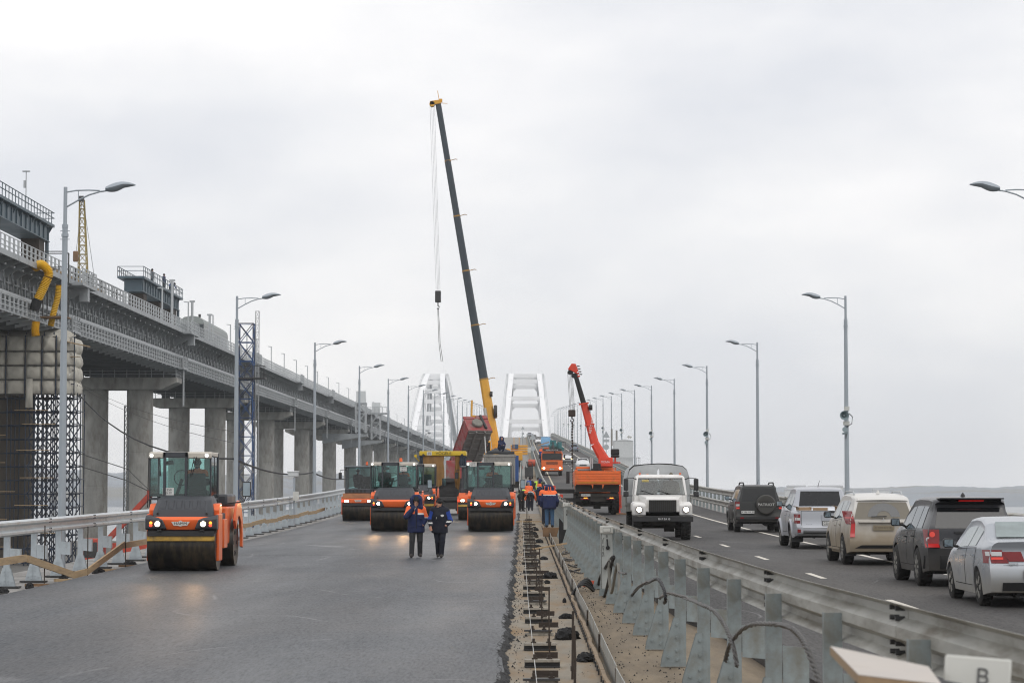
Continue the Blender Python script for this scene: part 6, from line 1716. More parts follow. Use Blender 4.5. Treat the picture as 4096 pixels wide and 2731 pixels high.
MB(m_trko).bar((1.2, 4.5, 1.6), (1.2, 4.5, 2.65), 0.05).obj("guard_bar", k)
MB(m_black).box(0.6, 4.5, 2.0, 1.05, 4.9, 2.5).obj("oil_tank", k, bevel=0.04)
# stabilisers
for sd, xo in ((-1, -2.35), (1, 1.42)):
    MB(m_black).box(min(sd*0.9, xo), 4.55, 1.18 if sd < 0 else 1.1, max(sd*0.9, xo), 4.8, 1.42 if sd < 0 else 1.3).obj("stabiliser_beam", k)
    st = MB(m_redc).box(xo - 0.08, 4.5, 0.5, xo + 0.08, 4.85, 1.62).cyl((xo, 4.68, 0.06), (xo, 4.68, 0.6), 0.06, n=10).box(xo - 0.22, 4.46, 0, xo + 0.22, 4.9, 0.06).obj("stabiliser_leg", k, bevel=0.01)
MB(m_black).box(-2.05, -0.2, 0.72, -0.9, 0.0, 0.92).obj("stabiliser_beam", k)
MB(m_redc).box(-2.12, -0.28, 0.10, -1.92, 0.08, 1.12).obj("stabiliser_leg", k, bevel=0.01)
MB(m_redc).box(1.28, -0.3, 0.35, 1.46, 0.05, 1.08).obj("stabiliser_leg", k, bevel=0.01)
MB(m_woodd).box(1.05, -0.4, 0.0, 1.7, 0.15, 0.08).obj("ground_pad", k)
# crane column, red hydraulic box, seat, boom
cr = MB(m_redc).box(0.22, 4.7, 2.72, 1.05, 5.3, 3.25).obj("winch_box", k, bevel=0.03)
text("ПОМА", "lettering", 0.17, m_wht, cr, (0.62, 4.685, 2.98), FACE_CAM)
MB(m_black).box(-0.28, 4.6, 1.4, 0.35, 5.2, 2.9).obj("crane_column", k, bevel=0.04)
MB(m_rail_l).cyl((-0.24, 4.55, 2.4), (-0.24, 4.55, 3.25), 0.04, n=8).cyl((-0.14, 4.55, 2.4), (-0.14, 4.55, 3.2), 0.04, n=8).obj("hose_pack", k)
so = MB(m_black).box(0.95, 4.8, 3.25, 1.45, 5.3, 3.40).box(0.95, 5.2, 3.4, 1.45, 5.32, 3.75).obj("operator_seat", k, bevel=0.06)
MB(m_redc).bar((1.2, 5.0, 2.9), (1.2, 5.0, 3.25), 0.1).bar((0.9, 5.0, 2.95), (1.5, 5.0, 2.95), 0.08).obj("seat_frame", k)
b0, b1, b2 = Vector((0.22, 4.95, 3.0)), Vector((-0.62, 4.95, 7.0)), Vector((-1.13, 4.95, 9.0))
def boxbeam(m, p, q, w0, h0, w1, h1, nm, par):
    """hexagonal box section from p to q; w along x, h along y"""
    p, q = Vector(p), Vector(q)
    d = (q - p).normalized(); a = Vector((d.z, 0, -d.x)).normalized(); b = d.cross(a).normalized()
    def sec(c, w, h): return [c + a*w/2*u + b*h/2*v for u, v in ((-1, -0.55), (-0.6, -1), (0.6, -1), (1, -0.55), (1, 0.6), (0.6, 1), (-0.6, 1), (-1, 0.6))]
    return MB(m).loft([sec(p, w0, h0), sec(q, w1, h1)]).obj(nm, par, smooth=20)
pts = [(0.60, 4.95, 3.05), (0.02, 4.95, 4.05), (-0.62, 4.95, 7.05)]
boxbeam(m_redc, pts[0], pts[1], 0.60, 0.5, 0.50, 0.46, "boom_knuckle", k)
main = boxbeam(m_redc, pts[1], pts[2], 0.50, 0.46, 0.40, 0.38, "boom", k)
boxbeam(m_black, (-0.62, 4.95, 7.0), (-1.13, 4.95, 9.25), 0.31, 0.32, 0.25, 0.28, "boom_extension", k)
text("АВТО КРАН", "lettering", 0.20, m_wht, main, (-0.16, 4.68, 5.5), (R(90), R(-78.5), 0))
for z, x in ((7.0, -0.62), (5.45, -0.28)): MB(m_redc).cbox((x, 4.95, z), (0.56, 0.52, 0.10), ry=-0.2).obj("boom_collar", k)
MB(m_black).cyl((-0.34, 4.6, 6.7), (-0.22, 4.6, 6.7), 0.20, n=16).cyl((-0.34, 4.95, 6.72), (-0.12, 4.95, 6.72), 0.20, n=16).obj("hose_reel", k)
hd = MB(m_redc).prism([(-1.55, 9.50), (-1.34, 9.42), (-1.05, 9.2), (-0.96, 9.45), (-1.08, 9.92), (-1.32, 9.95), (-1.48, 9.66)], 'y', 4.75, 5.15)
for i in range(4): hd.cbox((-1.06 + 0.05*i, 4.95, 9.62 - 0.2*i), (0.16, 0.3, 0.12), ry=-0.2)
hd.obj("boom_head", k, bevel=0.02)
for i in range(4): MB(m_trim).cyl((-1.02 + 0.05*i, 4.78, 9.76 - 0.2*i), (-0.86 + 0.05*i, 4.78, 9.74 - 0.2*i), 0.04, n=8).obj("boom_pin", k)
MB(m_black).cyl((-1.40, 4.8, 9.3), (-1.40, 5.1, 9.3), 0.17, n=14).cyl((-1.18, 4.8, 9.05), (-1.18, 5.1, 9.05), 0.17, n=12).obj("sheave", k)
for x0_, x1_ in ((-1.55, -1.42), (-1.48, -1.36), (-1.40, -1.28), (-1.34, -1.22), (-1.28, -1.16)):
    MB(m_dksteel).tube([(x0_, 4.95, 9.25), (x1_, 4.95, 6.55)], 0.011, 5).obj("hoist_rope", k)
hk = MB(m_rust).box(-1.52, 4.85, 6.05, -1.10, 5.05, 6.55).obj("hook_block", k, bevel=0.05)
MB(m_dksteel).tube([(-1.30, 4.95, 6.05), (-1.30, 4.95, 5.9), (-1.20, 4.95, 5.82), (-1.24, 4.95, 5.68), (-1.36, 4.95, 5.68), (-1.40, 4.95, 5.8)], 0.045).obj("hook", hk)
o = MB(m_rust)
z = 5.66; i = 0
while z > 3.2:
    o.cbox((-1.29 + 0.01*math.sin(z*5), 4.95, z), (0.10 if i % 2 else 0.04, 0.04 if i % 2 else 0.10, 0.14)); z -= 0.105; i += 1
while z > 1.5:
    o.cbox((-1.27, 4.95, z), (0.05 if i % 2 else 0.025, 0.03, 0.10)); z -= 0.08; i += 1
o.obj("chain", hk)

for ob in list(k.children_recursive):
    nm_ = ob.name.split('.')[0]
    if nm_ in ("boom", "boom_extension", "boom_collar", "hose_reel", "boom_head", "boom_pin", "sheave", "hoist_rope", "hook_block", "hook", "chain") and ob.type == 'MESH':
        for v_ in ob.data.vertices:
            if v_.co.z > 4: v_.co.z = 4 + (v_.co.z - 4)*0.79
    elif ob.type == 'FONT' and ob.location.z > 4: ob.location.z = 4 + (ob.location.z - 4)*0.79
# ---- orange cab-over truck coming down the closed lane, drilling rig on its back
t = thing("rig_truck", "orange cab-over truck with a teal machine above its cab, coming down the closed lane", "truck", (3.38, 276, rdz(276)))
cab = MB(m_trko).loft([[(-1.22, -0.35, z), (1.22, -0.35, z), (1.22, 1.6, z), (-1.22, 1.6, z)] for z in (0.85, 1.75)]).loft([[(-1.22, -0.35 + c_, z), (1.22, -0.35 + c_, z), (1.22, 1.6, z), (-1.22, 1.6, z)] for z, c_ in ((1.76, 0.0), (2.62, 0.16))]).box(-1.15, -0.10, 2.62, 1.15, 1.6, 2.80).obj("cab", t, bevel=0.05)
MB(g_dark).add([(-1.08, -0.36, 1.86), (1.08, -0.36, 1.86), (1.02, -0.215, 2.54), (-1.02, -0.215, 2.54)], [(0,1,2,3)]).obj("windscreen", t)
MB(m_trim).box(-1.12, -0.345, 1.8, 1.12, -0.33, 2.58).obj("windscreen_seal", t)
sb = MB(m_trim).box(-1.1, -0.3, 2.82, 1.1, -0.1, 3.06).obj("sign_board", t)
text("8 (800) 700-12-48", "lettering", 0.19, m_wht, sb, (0, -0.31, 2.94), FACE_CAM)
for z in (1.28, 1.42, 1.56): MB(m_grime).box(-0.66, -0.37, z, 0.66, -0.35, z + 0.06).obj("grille_slot", cab)
MB(m_trko).box(-1.24, -0.5, 0.55, 1.24, -0.3, 0.98).obj("front_bumper", t, bevel=0.05)
for sd in (-1, 1):
    MB(m_headw).cyl((sd*0.92, -0.53, 0.84), (sd*0.92, -0.48, 0.84), 0.11, n=12).obj("headlight", t)
    MB(m_amber).box(sd*1.12 - 0.07, -0.52, 0.78, sd*1.12 + 0.07, -0.49, 0.92).obj("indicator", t)
    MB(m_trim).cbox((sd*1.42, -0.2, 2.2), (0.2, 0.1, 0.5)).bar((sd*1.2, -0.2, 2.45), (sd*1.42, -0.2, 2.45), 0.04).obj("mirror", t, bevel=0.02)
    offroad_wheel(t, sd*1.0, 0.7, 0.52, 0.36); offroad_wheel(t, sd*1.0, 4.5, 0.52, 0.4)
plate(t, "О 276 КМ 93", 0, -0.51, 0.74)
MB(m_grime).box(-0.8, -0.2, 0.5, 0.8, 7, 0.9).obj("chassis", t)
m_teal = mat("machine_teal", (0.03, 0.16, 0.17), 0.5, var=0.25)
rg_ = MB(m_teal).cyl((-0.3, 1.8, 3.3), (0.6, 1.9, 3.5), 0.35, n=12).box(-0.2, 1.7, 3.5, 0.5, 2.4, 4.1).cyl((0.9, 1.9, 3.1), (0.9, 1.9, 3.9), 0.28, n=10).box(0.5, 1.8, 2.9, 1.4, 3.0, 3.3)
rg_.obj("drill_rig", t, bevel=0.03)
MB(m_trim).bar((0.0, -0.4, 1.9), (0.1, 1.8, 3.6), 0.22).bar((0.35, -0.45, 2.5), (0.1, 1.8, 3.9), 0.12).obj("rig_arm", t)
MB(m_wood).bar((-1.6, 2.5, 3.5), (-0.3, 2.3, 3.9), 0.12).obj("rig_plank", t)
MB(m_trim).tube([(1.2, 2, 3.0), (1.55, 2.1, 3.2), (1.6, 2.3, 3.9), (0.8, 2.4, 4.0)], 0.04).obj("rig_frame", t)
MB(m_grime).box(-1.25, 2.2, 0.9, 1.25, 7.5, 1.5).box(-1.25, 2.2, 1.5, -1.1, 7.5, 2.2).obj("truck_bed", t)
MB(m_trko).box(-0.9, 2.6, 2.9, -0.2, 3.4, 3.3).obj("rig_engine", t, bevel=0.05)
# ---- blue van and others further up
v = thing("blue_van", "pale blue delivery van behind the orange truck on the climb", "van", (5.15, 530, rdz(530)))
MB(mat("van_blue", (0.13, 0.33, 0.55), 0.4)).loft([[(-1.05, 0, 0.6), (1.05, 0, 0.6), (1.05, 5, 0.6), (-1.05, 5, 0.6)], [(-1.08, 0.2, 1.6), (1.08, 0.2, 1.6), (1.08, 5, 1.6), (-1.08, 5, 1.6)], [(-0.98, 0.7, 2.6), (0.98, 0.7, 2.6), (0.98, 5, 2.6), (-0.98, 5, 2.6)]]).obj("body", v, bevel=0.08)
MB(m_priv).add([(-0.92, 0.26, 1.7), (0.92, 0.26, 1.7), (0.86, 0.62, 2.4), (-0.86, 0.62, 2.4)], [(0,1,2,3)]).obj("windscreen", v)
for sd in (-1, 1):
    offroad_wheel(v, sd*0.9, 0.8, 0.36, 0.22)
    MB(m_clearl).box(sd*0.8 - 0.15, -0.02, 0.95, sd*0.8 + 0.15, 0.06, 1.15).obj("headlight", v)
# ---- red tipper with its body raised
m_tip = mat("tipper_red", (0.30, 0.035, 0.035), 0.5, var=0.2, scale=1.2, dirt=(0.20, 0.19, 0.17), dscale=0.8, dlow=0.48, dhigh=0.7)
m_tipb = mat("tipper_underside", (0.16, 0.15, 0.14), 0.8, var=0.25, scale=2)
tp = thing("tipper_truck", "red tipper truck with its body raised steeply, spare wheel on its headboard", "tipper truck", onroad(-5.95, 230))
tb = bpy.data.objects.new("tipper_body", None)
# raised body: built flat (front at -y), hinged at its tail and tipped 48 degrees
ang = R(47); yaw = R(24)
def tipT(p):
    v = Vector(p); v = Matrix.Rotation(-ang, 3, 'X') @ v
    v = Matrix.Rotation(yaw, 3, 'Z') @ v
    return tuple(v + Vector((0.4, 1.4, 1.35)))
def tip(mb, nm, par, **kw):
    mb.v = [tipT(p) for p in mb.v]
    return mb.obj(nm, par, **kw)
Lb = 5.6
body = MB(m_tip)
for sd in (-1, 1):
    body.box(min(sd*1.16, sd*1.24), -Lb, 0, max(sd*1.16, sd*1.24), 0, 1.45)
    body.box(min(sd*1.14, sd*1.30), -Lb, 1.38, max(sd*1.14, sd*1.30), 0, 1.52)
    for i in range(7): body.box(min(sd*1.24, sd*1.30), -Lb + 0.1 + 0.88*i, 0.0, max(sd*1.24, sd*1.30), -Lb + 0.22 + 0.88*i, 1.4)
body.box(-1.24, -Lb - 0.06, 0, 1.24, -Lb, 1.9)
body.prism([(-1.24, 1.9), (-0.25, 1.9), (-0.12, 1.65), (0.05, 1.65), (0.12, 2.05), (1.24, 2.15), (1.24, 1.6), (-1.24, 1.6)], 'y', -Lb - 0.12, -Lb + 0.05)
tbo = tip(body, "tipper_body", tp, smooth=0)
fl = MB(m_tipb).box(-1.2, -Lb, -0.06, 1.2, 0, 0.02)
for i in range(9): fl.box(-1.15, -Lb + 0.2 + 0.65*i, -0.16, 1.15, -Lb + 0.30 + 0.65*i, -0.06)
for x in (-0.45, 0.45): fl.box(x - 0.08, -Lb, -0.28, x + 0.08, 0, -0.06)
tip(fl, "body_underside", tp, smooth=0)
spw = MB(mat("dusty_tyre", (0.20, 0.19, 0.165), 0.9, var=0.2)).lathe([(0.26, -0.12), (0.46, -0.13), (0.52, -0.06), (0.52, 0.08), (0.44, 0.14), (0.26, 0.12)], (-0.12, -Lb - 0.24, 0.85), axis='y', n=22)
tip(spw, "spare_wheel", tp)
MB(mat("ram_steel", (0.42, 0.42, 0.41), 0.35, 0.3)).cyl(tipT((0.62, -Lb - 0.1, 0.9)), (2.6, -3.1, 1.2), 0.06, n=10).obj("tipping_ram", tp)
MB(m_trim).cyl(tipT((0.62, -Lb - 0.16, 0.2)), tipT((0.55, -Lb - 0.16, 2.0)), 0.13, n=10).obj("ram_sleeve", tp)
MB(m_grime).box(-1.0, -5, 0.6, 1.0, 1.5, 1.1).obj("chassis", tp)
for sd in (-1, 1):
    for y in (-3.6, -0.4, 0.9): offroad_wheel(tp, sd*0.95, y, 0.52, 0.35)
MB(m_tip).box(-1.2, -5.2, 0.9, 1.2, -3.4, 2.6).obj("cab", tp, bevel=0.06)
# ---- grey dirty truck with tarpaulin, man squatting on it
m_dirty = mat("dirty_grey_truck", (0.30, 0.29, 0.27), 0.8, var=0.25, scale=1.5, dirt=(0.14, 0.13, 0.12), dscale=1.5, dlow=0.45, dhigh=0.7)
dt = thing("tarpaulin_truck", "dirty grey tipper truck with a dark tarpaulin over its load, behind roller 1249", "truck", onroad(-1.85, 193))
MB(m_dirty).box(-1.25, -0.4, 0.9, 1.25, 5.6, 2.75).box(-1.32, -0.45, 2.62, 1.32, 5.6, 2.80).obj("load_body", dt, bevel=0.03)
for i in range(6): MB(m_dirty).box(-1.2 + 0.46*i, -0.46, 1.0, -1.1 + 0.46*i, -0.40, 2.62).obj("body_rib", dt)
for sd in (-1, 1):
    offroad_wheel(dt, sd*0.95, 0.6, 0.52, 0.35); offroad_wheel(dt, sd*0.95, 4.6, 0.52, 0.35)
MB(m_grime).box(-0.8, -0.3, 0.5, 0.8, 6, 0.9).obj("chassis", dt)
m_tarpd = mat("dark_tarpaulin", (0.02, 0.022, 0.026), 0.7, var=0.3, bump=0.8, bscale=3)
vs = []
for i in range(9):
    for j in range(13):
        x = lerp(-1.15, 1.15, j/12); y = lerp(-0.2, 5.4, i/8)
        vs.append((x, y, 2.80 + 0.42*math.cos(x*1.2)*min(1, (i + 0.2)/3) + 0.06*math.sin(i*2.3 + j*1.7)))
MB(m_tarpd).add(vs, [(i*13+j, i*13+j+1, (i+1)*13+j+1, (i+1)*13+j) for i in range(8) for j in range(12)]).obj("tarpaulin", dt, smooth=60)
MB(m_tarpd).tube([(-1.0, -0.35, 2.88), (-0.3, -0.4, 2.92), (0.6, -0.38, 2.86), (1.2, -0.35, 2.9)], 0.10, 8).obj("rolled_tarpaulin", dt)
dt.scale = (1.0, 1.0, 1.26)
# blue container box and paver machinery beyond
bx = thing("blue_cabin", "blue site container standing on the unpaved lane beyond the tipper trucks", "container", onroad(-0.95, 214))
cmb = MB(mat("container_blue", (0.015, 0.075, 0.25), 0.5, var=0.12)).box(-0.6, 0, 1.0, 0.6, 3, 3.3)
for i in range(8): cmb.box(-0.58 + 0.15*i, -0.04, 1.1, -0.50 + 0.15*i, 0, 3.2)
cmb.obj("container", bx)
MB(m_grime).box(-0.8, 0.2, 0.4, 0.8, 3, 1.0).obj("skid", bx)
for sd in (-1, 1): offroad_wheel(bx, sd*0.7, 0.8, 0.42, 0.25)

# ---- yellow mobile crane with the long dark boom
mc = thing("mobile_crane", "yellow mobile crane with a very tall dark telescopic boom above the works", "mobile crane", onroad(-3.0, 280))
car_ = MB(m_cyel).box(-1.4, -1.5, 1.0, 1.4, 11, 1.9).obj("carrier", mc, bevel=0.05)
for sd in (-1, 1):
    for y in (-0.4, 1.6, 6.5, 8.2): offroad_wheel(mc, sd*1.1, y, 0.65, 0.45)
MB(m_cyel).box(-1.3, -1.5, 1.9, 1.3, 0.6, 2.9).obj("driver_cab", mc, bevel=0.06)
MB(m_cyel).box(-1.3, 2.0, 2.0, 1.5, 6.5, 3.3).box(0.4, 1.0, 1.9, 3.0, 3.5, 2.9).obj("upper_frame", mc, bevel=0.05)
MB(m_cyel).box(-1.6, 1.4, 2.2, -0.7, 3.2, 4.2).obj("operator_cab", mc, bevel=0.06)
MB(g_dark).box(-1.5, 1.37, 2.9, -0.8, 1.39, 4.0).obj("cab_window", mc)
for z in (2.6, 2.9, 3.2, 3.5): MB(m_cyel).box(1.6, 3.0, z, 3.6, 5.0, z + 0.22).obj("counterweight", mc, bevel=0.02)
for x in (2.0, 2.6):
    MB(m_cyel).bar((x, 2.2, 2.9), (x, 2.2, 4.6), 0.07).obj("ladder_rail", mc)
MB(m_blue).box(1.8, 2.6, 3.3, 2.5, 3.2, 3.8).obj("winch_box", mc)
P0 = Vector((-0.15, 4.5, 2.9)); P1 = Vector((-7.1, 6.0, 44.6))
def bp_(f): return P0 + (P1 - P0)*f
fr_ = [0.0, 0.208, 0.362, 0.518, 0.676, 0.836, 1.0]
ws = [1.25, 1.10, 1.0, 0.92, 0.84, 0.76, 0.7]
m_colr = mat("collar_ochre", (0.34, 0.18, 0.03), 0.5, var=0.3)
boom0 = boxbeam(m_cyel, bp_(0), bp_(fr_[1]), 1.25, 1.3, 1.05, 1.15, "boom_base", mc)
for i in range(1, 6):
    o = boxbeam(m_boom, bp_(fr_[i] - 0.004), bp_(fr_[i+1]), ws[i]*0.92, ws[i], ws[i]*0.90, ws[i]*0.98, "boom_section", mc)
    a = bp_(fr_[i]); d = (P1 - P0).normalized()
    boxbeam(m_colr, a - d*0.10, a + d*0.08, ws[i]*1.0, ws[i]*1.08, ws[i]*1.0, ws[i]*1.08, "boom_collar", mc)
    MB(m_colr).tube([a + Vector((ws[i]*0.5, -0.5, 0)), a + Vector((ws[i]*0.5 + 0.55, -0.6, 0.15)), a + Vector((ws[i]*0.5 + 0.8, -0.6, 0.1))], 0.045, 5).obj("rope_guide", mc)
tipm = MB(m_cyel).cbox(tuple(P1 + Vector((-0.35, 0, 0.25))), (1.3, 0.8, 0.45), ry=-0.15).cyl(tuple(P1 + Vector((-0.75, -0.4, 0.05))), tuple(P1 + Vector((-0.75, 0.4, 0.05))), 0.32, n=14).cbox(tuple(P1 + Vector((0.3, 0, 0.5))), (0.35, 0.3, 0.4)).obj("boom_head", mc)
MB(m_cyel).tube([P1 + Vector((0.1, 0, 0.5)), P1 + Vector((0.0, 0, 1.1)), P1 + Vector((-0.1, 0, 1.7))], 0.04, 5).bar(P1 + Vector((0.3, 0, 0.2)), P1 + Vector((1.1, 0, 0.15)), 0.06).obj("wind_mast", mc)
hx = P1.x + 0.0
hz = 0
HZ = 20.9      # hook block height over the road
for dx in (-0.22, -0.05, 0.10, 0.24):
    MB(m_dksteel).tube([(P1.x - 0.75 + dx*1.2, P1.y, P1.z), (hx + dx, P1.y, HZ + 1.4)], 0.012, 5).obj("hoist_rope", mc)
hb = MB(m_trim).box(hx - 0.35, P1.y - 0.2, HZ - 0.1, hx + 0.35, P1.y + 0.2, HZ + 1.3).obj("hook_block", mc, bevel=0.08)
MB(m_dksteel).tube([(hx, P1.y, HZ - 0.1), (hx, P1.y, HZ - 0.5), (hx + 0.15, P1.y, HZ - 0.6), (hx + 0.1, P1.y, HZ - 0.85), (hx - 0.12, P1.y, HZ - 0.8)], 0.08).obj("hook", hb)
for dx in (-0.07, 0.07):
    MB(m_dksteel).tube([(hx + dx*0.5, P1.y, HZ - 0.8), (hx + dx + 0.1, P1.y, HZ - 2.6), (hx + dx + 0.2, P1.y, HZ - 5), (hx + 0.5 + dx*1.5, P1.y, HZ - 7.2)], 0.03, 5).obj("sling", hb)
MB(m_trim).lathe([(0.75, -0.2), (0.8, 0), (0.75, 0.2)], tuple(bp_(0.115) + Vector((0.75, -0.5, 0))), axis='x', n=20).obj("rope_drum", mc)
MB(m_trim).lathe([(0.32, -0.15), (0.34, 0), (0.32, 0.15)], tuple(bp_(0.165) + Vector((0.6, -0.5, 0))), axis='x', n=14).obj("cable_reel", mc)
MB(mat("ram_steel", (0, 0, 0))).cyl((-0.75, 3.6, 3.2), tuple(bp_(0.125) + Vector((-0.45, -0.5, 0))), 0.22, n=10).obj("lifting_ram", mc)
MB(m_cyel).bar(bp_(0.1) + Vector((-0.6, 0, 0)), bp_(0.1) + Vector((-2.2, 0, 0.1)), 0.25).bar(bp_(0.1) + Vector((-2.2, 0, 0)), bp_(0.1) + Vector((-2.15, 0, 2.0)), 0.22).obj("jib_bracket", mc)
# ================================================================ PEOPLE
def med(x, y, dz=-0.1): return (x, y, zr(y) + dz)
# two men walking towards us
def paint_a(C, T):
    r = painter(NV, CH, collar=BK)(C, T)
    z, x = C[:, 2], C[:, 0]
    tor = np.isin(T, ['t', 'uL', 'uR'])
    yoke = tor & (z > 1.30) & ((np.abs(x) > 0.045) | (C[:, 1] > 0.05)) & ~(T == 'uR')
    yoke |= (T == 'uR') & (x < -0.13) & (z > 1.27)
    yoke |= (T == 'uL') & (z > 1.19)
    r[yoke] = OR
    r[(T == 't') & (np.abs(z - 1.30) < 0.024) & (x > 0.05) & (C[:, 1] < 0.05)] = RF
    r[(T == 'uL') & (np.abs(z - 1.175) < 0.026)] = RF
    r[(T == 'fR') & (np.linalg.norm(C - np.array([-0.055, -0.165, 1.475]), axis=1) < 0.075)] = RF
    r[(T == 'h')] = SK; r[T == 'l'] = CH; r[T == 'j'] = BD; r[T == 'm'] = BD
    return r
man_a = person("man in navy and orange padded jacket with fur hood, hand at his mouth", onroad(-3.18, 71.9), R(4),
    dict(haR=(-0.03, -0.19, 1.535), elR=(-0.30, -0.16, 1.22), shR=(-0.20, 0, 1.44), elL=(0.30, 0.03, 1.17), haL=(0.20, -0.10, 0.97), _pocketL=1, hdR=(0.3, -0.2, 0.9),
         hipL=(0.10, 0, 0.92), hipR=(-0.10, 0, 0.92), knL=(0.115, -0.02, 0.50), knR=(-0.12, -0.10, 0.50), anL=(0.12, 0.10, 0.10), anR=(-0.135, -0.10, 0.09), head=(0.0, -0.035, 1.66)),
    paint_a, "men walking ahead of the rollers", h=0.0125, scale=1.0, hat=(c_black, 'beanie'), hood=(c_navy, 2), hands=2, turn=R(-8), nod=R(6), bulk=1.08)
for (x0_, z0_, x1_, z1_) in ((-0.17, 0.93, -0.03, 0.92), (0.06, 0.95, 0.19, 0.97), (0.07, 1.17, 0.18, 1.17)):
    MB(c_navy).bar((x0_, -0.178, z0_), (x1_, -0.178, z1_), 0.02, 0.035).obj("pocket_flap", man_a)
MB(c_dark).bar((0.005, -0.172, 0.86), (0.005, -0.176, 1.36), 0.022).obj("zip_placket", man_a)
def paint_b(C, T):
    r = painter(DK, DK, collar=DK)(C, T)
    z, x = C[:, 2], C[:, 0]
    r[(T == 'uL') & (x > 0.20)] = RY; r[(T == 'uR') & (x < -0.20)] = RY
    r[(T == 'fL') & (np.abs(z - 1.085) < 0.024)] = RF
    r[(T == 'fR') & (np.abs(z - 1.05) < 0.02)] = RF
    r[T == 'm'] = BD
    return r
man_b = person("man in dark jacket with blue sleeves and black beanie, looking at his companion", onroad(-2.47, 71.7), R(0),
    dict(shL=(0.20, 0, 1.42), elL=(0.315, 0.03, 1.13), haL=(0.20, -0.12, 0.97), _pocketL=1, elR=(-0.285, 0.03, 1.15), haR=(-0.265, -0.13, 0.93), hdR=(0.15, -0.25, -0.9), head=(-0.015, -0.03, 1.645),
         knL=(0.09, -0.10, 0.50), anL=(0.055, -0.08, 0.09), toL=(0.06, -0.25, 0.045), knR=(-0.06, 0.03, 0.49), anR=(-0.045, 0.20, 0.12), toR=(-0.06, 0.06, 0.05)),
    paint_b, "men walking ahead of the rollers", h=0.0125, scale=0.985, hat=(c_black, 'beanie'), hood=(c_dark, 0), hands=2, turn=R(-38), nod=R(4), bulk=1.04)
MB(c_refl).loft([[(0.085 + 0.05*math.cos(a)*(1 + 0.25*math.sin(3*a)), -0.172, 1.27 + 0.038*math.sin(a)*(1 + 0.2*math.cos(2*a))) for a in np.linspace(0, 6.28, 12)[:-1]], [(0.085 + 0.048*math.cos(a), -0.178, 1.27 + 0.036*math.sin(a)) for a in np.linspace(0, 6.28, 12)[:-1]]]).obj("chest_emblem", man_b)
MB(c_refl).bar((-0.10, -0.172, 1.17), (-0.085, -0.172, 1.23), 0.01).obj("zip_pull", man_b)
MB(c_refl).bar((-0.295, -0.055, 1.06), (-0.275, -0.075, 0.98), 0.03, 0.012).obj("cuff_tape", man_b)
MB(c_refl).bar((0.23, -0.12, 1.02), (0.18, -0.14, 0.975), 0.035, 0.012).obj("cuff_tape", man_b)
# workers by the trench
GW = "workers in the trench between the carriageways"
BEND = dict(pel=(0,0.12,0.93), chest=(0,-0.16,1.12), neck=(0,-0.40,1.20), head=(0,-0.50,1.16), shL=(0.18,-0.30,1.18), shR=(-0.18,-0.30,1.18), elL=(0.30,-0.36,0.92), elR=(-0.30,-0.36,0.92),
            haL=(0.34,-0.48,0.70), haR=(-0.34,-0.48,0.70), hipL=(0.10,0.10,0.90), hipR=(-0.10,0.10,0.90), knL=(0.12,0.02,0.48), knR=(-0.12,0.02,0.48), _long=False)
def back_yoke(jacket, legs, zy=1.30, arms=True, strip=None):
    base = painter(jacket, legs)
    def f(C, T):
        r = base(C, T)
        m = np.isin(T, ['t'] + (['uL', 'uR'] if arms else [])) & (C[:, 2] > zy)
        r[m] = OR
        if strip: r[(T == 't') & (np.abs(C[:, 2] - strip) < 0.022)] = RF
        return r
    return f
LEAN = dict(chest=(0,-0.04,1.24), neck=(0,-0.14,1.44), head=(0,-0.24,1.52), shL=(0.20,-0.09,1.38), shR=(-0.20,-0.09,1.38), elL=(0.31,-0.08,1.08), elR=(-0.31,-0.06,1.08), haL=(0.33,-0.16,0.84), haR=(-0.29,-0.18,0.86))
jm = person("big worker in navy jacket with orange shoulders and blue jeans, his back to us", (1.10, 98, zr(98) + 0.36), math.pi, LEAN, back_yoke(NV, JE, 1.33, False, 1.315), GW, h=0.017, hood=(c_navy, 1), bulk=1.16)
for sx in (-0.045, 0.045): MB(c_orange).bar((sx, 0.06, 1.66), (sx, 0.06, 1.46), 0.035, 0.05).obj("hood_stripe", jm)
jm2 = person("worker with orange-striped hood half hidden behind the man in jeans", (1.02, 104, zr(104) + 0.36), math.pi - 0.2, LEAN, back_yoke(NV, DK, 1.26), GW, h=0.02, hood=(c_navy, 1), bulk=1.1)
for sx in (-0.045, 0.045): MB(c_orange).bar((sx, 0.06, 1.66), (sx, 0.06, 1.46), 0.035, 0.05).obj("hood_stripe", jm2)
person("worker in bright orange jacket bending over the trench", med(0.52, 158), math.pi, BEND, lambda C, T: np.where(np.isin(T, ['t', 'uL', 'uR', 'fL', 'fR']), np.where((T == 't') & (C[:, 1] > -0.02), np.where(np.abs(C[:, 1] - 0.06) < 0.03, RF, DK), OR), painter(DK, DK)(C, T)), GW, h=0.025, bulk=1.12, hood=(c_orange, 1))
person("worker in grey knitted cap facing us in an orange and dark vest", med(0.42, 166), 0.1, {}, back_yoke(BK, DK, 1.28), GW, h=0.025, hat=(c_grey, 'beanie'))
person("worker in lime yellow jacket stooping beside roller 1249", med(0.0, 163), 0.8, BEND, painter(LI, BK), GW, h=0.025, hat=(c_orange, 'helmet'))
person("dark-clothed worker crouching at the trench edge beside the roller drum", med(-0.05, 152, 0.0), 0.6, BEND, painter(BK, BK), GW, h=0.025, hat=(c_orange, 'helmet'))
person("worker with a bright blue back panel behind the grey-capped man", med(0.56, 178, 0.1), math.pi + 0.3, {}, lambda C, T: np.where((T == 't') & (C[:, 0] > -0.05), RY, painter(DK, DK)(C, T)), GW, h=0.028, hat=(c_black, 'beanie'))
